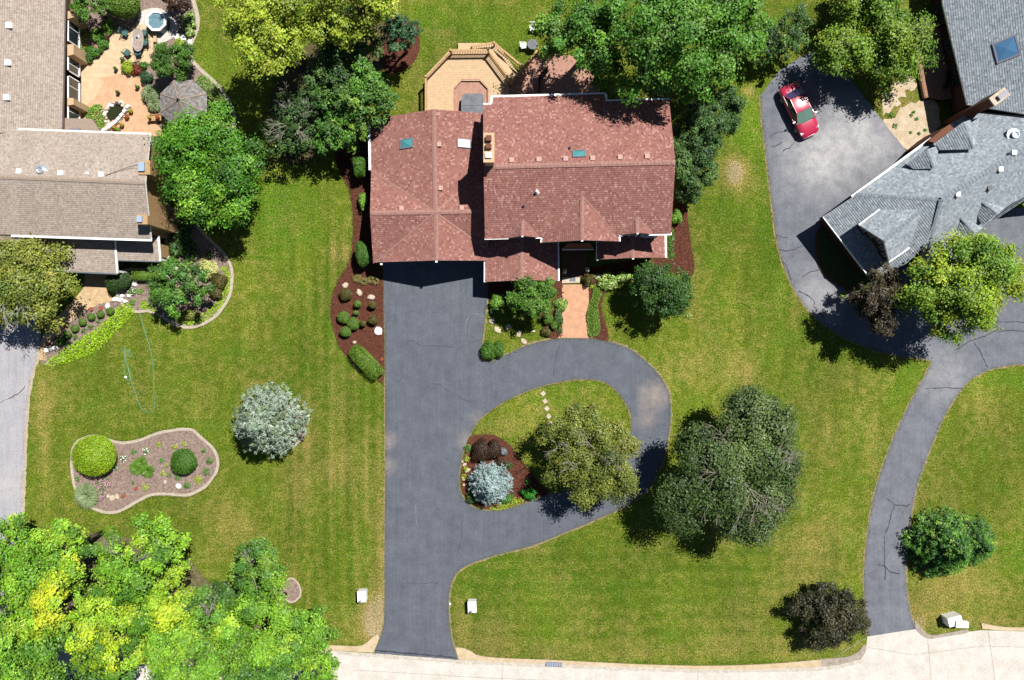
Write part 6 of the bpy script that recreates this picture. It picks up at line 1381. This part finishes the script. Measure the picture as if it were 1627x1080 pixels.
# hot tub with steps
ht = thing('hot_tub', 'octagonal hot tub with blue water and white rim on the pale concrete pad', 'hot tub', P(252, 36))
hc = P(248, 33, .85); oc = [(hc.x + .88 * math.cos(math.pi / 8 + k * math.pi / 4), hc.y + .88 * math.sin(math.pi / 8 + k * math.pi / 4)) for k in range(8)]
M_tubside = NB('dark_teal_tub').done(C(70, 104, 118), .4, .4); M_tubw = M_noise('tub_water', C(112, 152, 168), C(150, 184, 194), 3.5, .08, .15, .02, .6)
MB().prism(oc, .06, .72).build('shell', M_tubside, ht)
m = MB(); ins = [(hc.x + (x - hc.x) * .8, hc.y + (y - hc.y) * .8) for x, y in oc]
for k in range(8):
    j = (k + 1) % 8; m.poly([(*oc[k], .9), (*oc[j], .9), (*ins[j], .9), (*ins[k], .9)]); m.poly([(*oc[k], .725), (*oc[j], .725), (*oc[j], .9), (*oc[k], .9)]); m.poly([(*ins[j], .725), (*ins[k], .725), (*ins[k], .9), (*ins[j], .9)])
m.build('rim', M_white, ht); MB().prism(ins, .722, .8).build('water', M_tubw, ht)
MB().prism([XY(x, y, .3) for x, y in ((243, 51), (248, 51), (248.5, 66), (243.5, 66))], .06, .3).build('step', M_cream, ht)
# dining set
tb = thing('dining_table', 'oval patio dining table with patterned glass top', 'table', P(219, 64, .05)); tc = P(219, 63, .75)
ov = [(tc.x + .46 * math.cos(t), tc.y + .95 * math.sin(t)) for t in np.linspace(0, 2 * math.pi, 28, endpoint=False)]
M_tglass = M_noise('patterned_glass', C(178, 158, 146), C(216, 198, 184), 7, .2, .1, .01, .6); MB().prism(ov, .735, .75).build('top', M_tglass, tb)
m = MB()
for k in range(28): m.bar((*ov[k], .775), (*ov[(k + 1) % 28], .775), .045, .04)
m.build('rim', M_metal, tb)
for sx in (-.3, .3):
    for sy in (-.65, .65): MB().tube([(tc.x + sx, tc.y + sy, .05), (tc.x + sx * .8, tc.y + sy * .8, .4), (tc.x + sx, tc.y + sy, .73)], .025, 6).build('leg', M_dark, tb)
MB().lathe(tc.x, tc.y + .25, [(.12, .752), (.14, .8), (.05, .85), (.05, .95), (.08, 1.0)], 10).build('centrepiece', M_metal, tb)
def chair(px, py, ang, label, group='patio chairs at the oval table', z=.05, fm=None, sm_=None):
    b = P(px, py, z); o = thing('patio_chair', label, 'chair', b, group); ca, sa = math.cos(ang), math.sin(ang)
    def W(x, y, zz): return (b.x + x * ca - y * sa, b.y + x * sa + y * ca, z + zz)
    fm = fm or M_dark; sm_ = sm_ or M_teal
    c = W(0, 0, 0); MB().box(c[0], c[1], z + .4, z + .46, .46, .46, ang).build('seat', sm_, o)
    for sx in (-.2, .2):
        for sy in (-.2, .2): MB().tube([W(sx * 1.1, sy * 1.1, 0), W(sx, sy, .4)], .018, 5).build('leg', fm, o)
    m = MB()
    for k in range(5): m.tube([W(-.2 + k * .1, .22, .46), W(-.2 + k * .1, .3, .9)], .02, 5)
    m.tube([W(-.24, .3, .9), W(.24, .3, .9)], .03, 5); m.build('backrest', sm_, o)
    for sx in (-.24, .24): MB().tube([W(sx, .24, .66), W(sx, -.15, .64), W(sx, -.17, .4)], .016, 5).build('armrest', fm, o)
chair(202, 55, 1.2, 'teal patio chair nearest the yew shadow'); chair(206, 86, 2.4, 'teal patio chair beside the lime perennial'); chair(223, 86, 3.3, 'teal patio chair at the lower end of the oval table'); chair(235, 70, 4.7, 'teal patio chair between table and patio tree', ); chair(234, 55, 4.7, 'teal patio chair beside the hot tub step')
def pot(px, py, r, h, mat, pal, fl, label, group, z0=.06, ph=.25):
    b = P(px, py, z0); o = thing('flower_pot', label, 'flower pot', b, group)
    MB().lathe(b.x, b.y, [(r * .65, z0), (r, z0 + h), (r * 1.08, z0 + h), (r * 1.08, z0 + h * .92), (r * .85, z0 + h * .9)], 12).build('pot', mat, o)
    r_ = np.random.default_rng(int(px * 7)); n = 70; d = r_.normal(size=(n, 3)); d[:, 2] = np.abs(d[:, 2]); d /= np.linalg.norm(d, axis=1, keepdims=True)
    pos = np.array([b.x, b.y, z0 + h]) + d * np.array([r * 1.2, r * 1.2, ph]) * r_.uniform(.4, 1, (n, 1)); col = pick(pal, n, r_) * r_.uniform(.75, 1.25, (n, 1))
    if fl is not None: col[: n // 2] = np.array(fl) * r_.uniform(.8, 1.15, (n // 2, 1)); pos[: n // 2, 2] += .05
    V, F, Cc = leafmesh(pos, d + np.array([0, 0, .5]), .1 * r_.uniform(.7, 1.3, n), col, .7, r_); add_np('plant', V, F, LEAF, o, col=Cc)
pot(145, 99, .15, .3, M_brown, p_green, None, 'dark brown pot alone at the edge of the patio bed', 'brown pots on the patio'); pot(173, 64, .15, .3, M_brown, p_barb, None, 'brown pot under the magenta flowers', 'brown pots on the patio'); pot(158, 88, .17, .3, M_brown, p_green, None, 'brown pot under the dusty pink flowers', 'brown pots on the patio')
pot(186.5, 111, .13, .4, M_brown, p_dk, None, 'slim brown pot in the open middle of the patio', 'brown pots on the patio'); pot(221, 139, .15, .4, M_brown, p_hosta, None, 'brown pot at the peach patio curve', 'brown pots on the patio'); pot(190, 148, .13, .4, M_brown, p_dk, None, 'slim brown pot above the pond', 'brown pots on the patio'); pot(197, 96, .14, .35, M_brown, p_dk, None, 'brown pot beside the lime perennial', 'brown pots on the patio')
for (x, y, fl, lab) in ((184, 204, C(226, 120, 50), 'terracotta pot of orange flowers by the eave'), (196, 200, C(214, 150, 70), 'terracotta pot of apricot flowers on the pond wall'), (204, 187, C(222, 70, 46), 'terracotta pot of scarlet flowers on the pond wall'), (210, 178, C(214, 170, 70), 'terracotta pot of gold flowers at the pond wall end'), (190, 207, None, 'terracotta pot of plain foliage by the eave')): pot(x, y, .17, .3, M_terra, p_fern, fl, lab, 'terracotta pots along the pond wall')
# raised wood planter with two pots
wp = thing('wood_planter', 'low wooden planter shelf on the peach patio beside the gazebo', 'planter', P(246, 187, .06)); a = P(236, 184, .5); b = P(256, 183, .5)
for k in range(4): MB().bar((a.x, a.y - .12 * k, .5), (b.x, b.y - .12 * k, .5), .105, .04).build('slat', M_planter, wp)
for q in ((a.x + .06, a.y), (b.x - .06, b.y), (a.x + .06, a.y - .36), (b.x - .06, b.y - .36)): MB().box(q[0], q[1], .06, .46, .07, .07).build('leg', M_planter, wp)
MB().bar((a.x, a.y + .08, .62), (b.x, b.y + .08, .62), .05, .16).build('back_board', M_planter, wp)
pot(239, 187.5, .15, .26, M_terra, p_ygr, C(220, 170, 60), 'terracotta pot of yellow flowers on the planter shelf', 'pots on the planter shelf', .5); pot(252.5, 187.5, .15, .26, M_terra, p_green, C(214, 70, 44), 'terracotta pot of red flowers on the planter shelf', 'pots on the planter shelf', .5)
# pond
pd = thing('garden_pond', 'small dark garden pond ringed with pale stones', 'pond', P(182, 180, .06)); pe = smooth_curve([(170, 182), (174, 174), (182, 168), (192, 168), (197, 176), (192, 186), (184, 192), (174, 192)], 4)
sheet('water', wpts(pe), .1, M_water, parent=pd)
rr = random.Random(3)
for k in range(46):
    t = k / 46; q = pe[int(t * len(pe)) % len(pe)]; o_ = rr.uniform(.0, 1); cx_, cy_ = 183, 180; f = 1.08 + o_ * .35
    rock('stone', None, cx_ + (q[0] - cx_) * f, cy_ + (q[1] - cy_) * f, rr.uniform(1.6, 3.2), rr.uniform(1.6, 3), rr.uniform(.12, .3), rr.choice([M_wstone, M_stone, M_wstone]), rr.uniform(0, 3), 200 + k, parent=pd, z0=.06)
for k in range(9):
    t = k / 8; x, y = 168 + 38 * t, 208 - 38 * t + 6 * math.sin(t * 3); v = P(x, y, .06); MB().box(v.x, v.y, .06, .5 + .01 * (k % 2), .3, .24, math.radians(45)).build('wall_stone', M_wstone, pd)
for k in range(7):
    t = k / 6; x, y = 178 + 28 * t, 163 + 12 * t * t; v = P(x, y, .06); MB().box(v.x, v.y, .06, .3 + .02 * (k % 2), .26, .2, -.4 * t).build('rim_stone', M_dark if k in (2, 3) else M_stone, pd)

# ------------------------------------------------------------------ hose on the lawn
hs = smooth_curve([(221.5, 496), (225, 510), (231, 530), (237, 548), (242, 570), (243.5, 600), (244.5, 630), (245.5, 648), (242, 655), (234, 655), (226, 650), (219, 635), (212, 615), (207, 600), (203, 582), (199, 565), (198, 555), (203, 557), (209, 562), (210, 568), (206, 566), (204, 557), (199, 555), (195, 552), (193, 555), (197, 560), (199, 575), (198, 590), (202, 603), (208, 605), (206, 592), (202, 578)], 5, False)
MB().tube([P(x, y, .035) for x, y in hs], .028, 6).build('garden_hose', NB('green_hose').done(C(86, 160, 118), .5, .4), None, P(221, 496, .03), label='green garden hose looped across the left lawn', cat='hose')
v = P(199.5, 599, .02); MB().lathe(v.x, v.y, [(.1, .0), (.1, .05), (.05, .08), (.05, .14), (.02, .16)], 10).build('sprinkler', M_white, None, v, label='small white sprinkler head at the hose loop', cat='sprinkler')

# ------------------------------------------------------------------ entrance pillars, mailbox, drain
def pillar(px, py, label):
    h = .85; t = P(px, py, h); o = thing('entrance_pillar', label, 'pillar', (t.x, t.y, 0), 'white pillars flanking the drive')
    MB().box(t.x, t.y, 0, h - .1, .68, .88, .04).build('shaft', M_wstone, o); MB().box(t.x, t.y, h - .098, h, .7, .92, .04).build('cap', M_wstone, o)
    x, y = t.x - .05, t.y - .3; L = MB().lathe(x, y, [(.07, h), (.07, h + .06), (.03, h + .1), (.03, h + .2)], 8).build('lamp', M_dark, o); MB().lathe(x, y, [(.09, h + .2), (.1, h + .38), (.02, h + .48)], 8).build('lantern', M_metal, L)
pillar(574.5, 948, 'white stone pillar with lantern on the woodland side of the drive'); pillar(750, 964.5, 'white stone pillar with lantern on the front lawn side of the drive')
mb = thing('mailbox', 'white roadside mailbox with stand by the worn asphalt drive', 'mailbox', P(1523, 994)); v = P(1518, 987, 1.1)
MB().box(v.x, v.y, 0, 1.1, 1.15, .75, .25).build('stand', M_white, mb); w = P(1530, 993, 1.3); MB().prism([(w.x - .55, w.y - .2), (w.x + .45, w.y - .25), (w.x + .5, w.y + .25), (w.x - .5, w.y + .3)], .9, 1.3).build('box', M_white, mb)
MB().box(w.x + .5, w.y - .02, .95, 1.25, .03, .4, .0).build('door', M_skyframe, mb)
g = P(880, 1055.5, .1); gr = thing('storm_drain', 'blue grey storm drain grate at the street kerb', 'drain', (g.x, g.y, .1)); MB().box(g.x, g.y, .03, .12, 1.35, .4, -.04).build('frame', M_skyframe, gr)
for k in range(6): MB().box(g.x - .5 + k * .2, g.y, .121, .135, .06, .3, -.04).build('bar', M_bluecap, gr)
v = P(712.5, 960, .03); rock('white_marker', 'small white reflector stone at the drive edge', 715, 959, 2, 2.5, .15, M_wstone, 0, 7)
# guardian statues on the porch
for (x, y, lab) in ((897, 431, 'white seated guardian statue on the left of the porch'), (933, 428.5, 'white seated guardian statue on the right of the porch')):
    b = P(x, y, .16); o = thing('porch_statue', lab, 'statue', b, 'porch statues'); z = .16
    MB().box(b.x, b.y, z, z + .25, .3, .36).build('plinth', M_wstone, o)
    m = MB().tube([(b.x, b.y + .1, z + .25), (b.x, b.y + .06, z + .45), (b.x, b.y - .02, z + .62), (b.x, b.y - .06, z + .76)], [.13, .14, .1, .08], 8).tube([(b.x, b.y - .02, z + .74), (b.x, b.y - .08, z + .84), (b.x, b.y - .2, z + .82)], [.09, .11, .06], 8)
    for s_ in (-.08, .08): m.tube([(b.x + s_, b.y - .06, z + .58), (b.x + s_, b.y - .12, z + .25)], [.045, .05], 6)
    m.build('figure', M_wstone, o, smooth=True)
# round table and two chairs under the locust
lt = thing('lawn_table', 'round grey lawn table beside the locust tree', 'table', P(846, 71)); t = P(846, 70, .7)
MB().lathe(t.x, t.y, [(.42, .68), (.44, .7), (.42, .72)], 24).build('top', M_greyvinyl, lt); MB().lathe(t.x, t.y, [(.25, 0), (.22, .04), (.04, .08), (.04, .68)], 12).build('pedestal', M_dark, lt)
for (x, y, an, lab) in ((846, 47, 0, 'white wire lawn chair above the round table'), (832, 75, 1.7, 'white wire lawn chair beside the deck corner')): chair(x, y, an, lab, 'white wire lawn chairs', 0, M_white, M_white)

# ------------------------------------------------------------------ red saloon car
def car():
    c = P(1269.5, 175, .6); ang = math.atan2(-(207 - 141), (1288 - 1256)); ca, sa = math.cos(ang), math.sin(ang); cx, cy = c.x, c.y
    o = thing('parked_car', 'red four door saloon parked on the worn asphalt court', 'car', (cx, cy, .03))
    W = lambda x, y, z: (cx + x * ca - y * sa, cy + x * sa + y * ca, z + .03)
    M_paint = NB('red_car_paint').done(C(216, 52, 90), .3, .5, 0.0); M_paint.node_tree.nodes['Principled BSDF'].inputs['Coat Weight'].default_value = .6
    M_cg = NB('car_glass').done((.035, .06, .06), .03, .8); M_wsg = NB('windscreen_glass').done(C(120, 156, 140), .06, .7); M_rwg = NB('rear_window_glass').done(C(86, 78, 120), .06, .7)
    M_rub = NB('tyre_rubber').done((.02, .02, .02), .8, .2); M_lensglint = NB('lens_and_highlight_white').done((.75, .75, .72), .1, .6); M_tl = NB('tail_lens').done((.35, .02, .02), .15, .6)
    # lower body: cross-sections from tail to nose, x forward
    st = [(-2.3, .55, .45, .62), (-2.24, .74, .33, .86), (-2.0, .86, .22, .98), (-1.5, .9, .2, 1.02), (-.9, .91, .2, 1.0), (0, .91, .2, .97), (.7, .91, .2, .96), (1.1, .9, .2, .95), (1.6, .87, .21, .88), (2.05, .8, .24, .78), (2.25, .66, .32, .68), (2.32, .48, .42, .58)]
    V, F = [], []
    for (x, w, z0, z1) in st:
        for (fy, fz) in ((-.0, 0), (-.8, .02), (-.97, .25), (-1.0, .6), (-.97, .86), (-.88, .96), (-.5, 1.02), (0, 1.04), (.5, 1.02), (.88, .96), (.97, .86), (1.0, .6), (.97, .25), (.8, .02)):
            V.append(W(x, fy * w, z0 + (z1 - z0) * fz))
    k = 14
    for i_ in range(len(st) - 1):
        for j in range(k): F.append([i_ * k + j, i_ * k + (j + 1) % k, (i_ + 1) * k + (j + 1) % k, (i_ + 1) * k + j])
    F.append(list(range(k))); F.append([(len(st) - 1) * k + j for j in range(k)][::-1])
    add('body', V, F, M_paint, o, smooth=True)
    # cabin: roof panel, glass all round
    b0, b1, b2, b3 = (-1.62, 1.0), (-.95, 1.42), (.2, 1.45), (1.05, .97)   # rear glass foot, roof rear, roof front, screen foot
    wl, wr = .82, .62
    def ring(x, z, w): return [W(x, -w, z), W(x, w, z)]
    rf = []
    for x, z, w in ((-1.0, 1.405, .6), (-.8, 1.445, .63), (-.3, 1.475, .65), (.05, 1.465, .64), (.25, 1.43, .61)):
        rf.append([W(x, f * w, z - abs(f) ** 2.5 * .045) for f in (-1, -.6, -.2, .2, .6, 1)])
    V = [p for r_ in rf for p in r_]; F = [[i_ * 6 + j, (i_ + 1) * 6 + j, (i_ + 1) * 6 + j + 1, i_ * 6 + j + 1] for i_ in range(4) for j in range(5)]
    rp_ = add('roof', V, F, M_paint, o, smooth=True)
    add('windscreen', [W(.26, -.6, 1.395), W(.26, .6, 1.395), W(1.08, .78, .965), W(1.08, -.78, .965), W(1.16, 0, .985), W(.27, 0, 1.435)], [[0, 3, 4, 5], [5, 4, 2, 1]], M_wsg, o)
    add('rear_window', [W(-1.01, -.59, 1.365), W(-1.01, .59, 1.365), W(-1.58, .74, 1.02), W(-1.58, -.74, 1.02), W(-1.64, 0, 1.045), W(-1.03, 0, 1.405)], [[0, 5, 4, 3], [5, 1, 2, 4]], M_rwg, o)
    for s_ in (-1, 1):
        for (x0, x1, t0, t1) in ((-1.5, -.42, -.98, -.42), (-.36, 1.02, -.36, .22)):
            add('side_window', [W(x0, s_ * .835, .98), W(x1, s_ * .835, .96), W(t1, s_ * .615, 1.385), W(t0, s_ * .6, 1.37)], [[0, 1, 2, 3] if s_ < 0 else [3, 2, 1, 0]], M_cg, o)
        m = MB(); m.tube([W(1.1, s_ * .82, .95), W(.25, s_ * .62, 1.4)], .035, 5).tube([W(-1.0, s_ * .6, 1.38), W(-1.6, s_ * .78, 1.0)], .04, 5).tube([W(-.39, s_ * .835, .97), W(-.39, s_ * .62, 1.4)], .03, 5).tube([W(.24, s_ * .62, 1.4), W(-.4, s_ * .635, 1.42), W(-1.0, s_ * .6, 1.385)], .028, 5).tube([W(1.06, s_ * .84, .965), W(-1.55, s_ * .84, .99)], .018, 5); m.build('pillar', M_paint, o)
        x_, y_, z_ = W(.78, s_ * 1.0, .98); mr = MB().box(x_, y_, z_ - .07, z_ + .07, .12, .2, ang).build('mirror', M_paint, o)
        add('headlight', [W(2.1, s_ * .55, .72), W(1.98, s_ * .8, .745), W(1.76, s_ * .85, .8), W(1.9, s_ * .6, .82)], [[0, 1, 2, 3] if s_ > 0 else [3, 2, 1, 0]], M_lensglint, o)
        add('tail_light', [W(-2.27, s_ * .5, .8), W(-2.15, s_ * .82, .8), W(-2.08, s_ * .82, .93), W(-2.2, s_ * .5, .93)], [[0, 1, 2, 3] if s_ < 0 else [3, 2, 1, 0]], M_tl, o)
        for xw in (-1.38, 1.4):
            m = MB(); pts = [W(xw, s_ * .7, .32), W(xw, s_ * .9, .32)]; m.tube(pts, .32, 18); wh = m.build('wheel', M_rub, o); MB().tube([W(xw, s_ * .895, .32), W(xw, s_ * .915, .32)], .2, 12).build('rim', M_metal, wh)
        for xd in (-.5, .55):
            x_, y_, z_ = W(xd, s_ * .92, .8); MB().box(x_, y_, z_, z_ + .03, .18, .03, ang).build('door_handle', M_metal, o)
    add('front_bumper', [W(2.36, -.45, .5), W(2.36, .45, .5), W(2.3, .72, .48), W(2.26, .7, .62), W(2.33, .45, .62), W(2.33, -.45, .62), W(2.26, -.7, .62), W(2.3, -.72, .48)], [[0, 1, 4, 5], [1, 2, 3, 4], [7, 0, 5, 6]], M_lensglint, o)  # white highlight of the bumper put into its colour
    V = [W(-2.33, -.5, .62), W(-2.33, .5, .62), W(-2.2, .8, .62), W(-2.2, .8, .72), W(-2.3, .5, .74), W(-2.3, -.5, .74), W(-2.2, -.8, .72), W(-2.2, -.8, .62)]
    add('rear_bumper', V, [[5, 4, 1, 0], [4, 3, 2, 1], [6, 5, 0, 7]], M_paint, o)
    add('number_plate', [W(-2.345, -.22, .64), W(-2.345, .22, .64), W(-2.34, .22, .74), W(-2.34, -.22, .74)], [[3, 2, 1, 0]], M_lensglint, o)
    m = MB()
    for s_ in (-1, 1):
        m.tube([W(1.12, s_ * .72, 1.0), W(1.05, s_ * .1, 1.025)], .012, 4)
    m.build('wiper', M_dark, o)
car()
# bench and stored boards on the shaded side of the grey roofed house
bn_ = thing('garden_bench', 'dark garden bench in the shade of the grey roofed house', 'bench', P(1500, 128, .5)); b = P(1500, 128, .5); an = 1.35
for k in range(3): MB().box(b.x + k * .13 * math.sin(an), b.y - k * .13 * math.cos(an), .9, .94, 1.4, .11, an).build('seat_slat', M_darkwood, bn_)
for s_ in (-.6, .6): MB().box(b.x + s_ * math.cos(an) + .12, b.y + s_ * math.sin(an), .5, .9, .08, .4, an).build('leg', M_darkwood, bn_)
for k in range(2): MB().box(b.x + .42 * math.sin(an), b.y - .42 * math.cos(an), 1.1 + k * .18, 1.22 + k * .18, 1.4, .04, an).build('back_slat', M_darkwood, bn_)
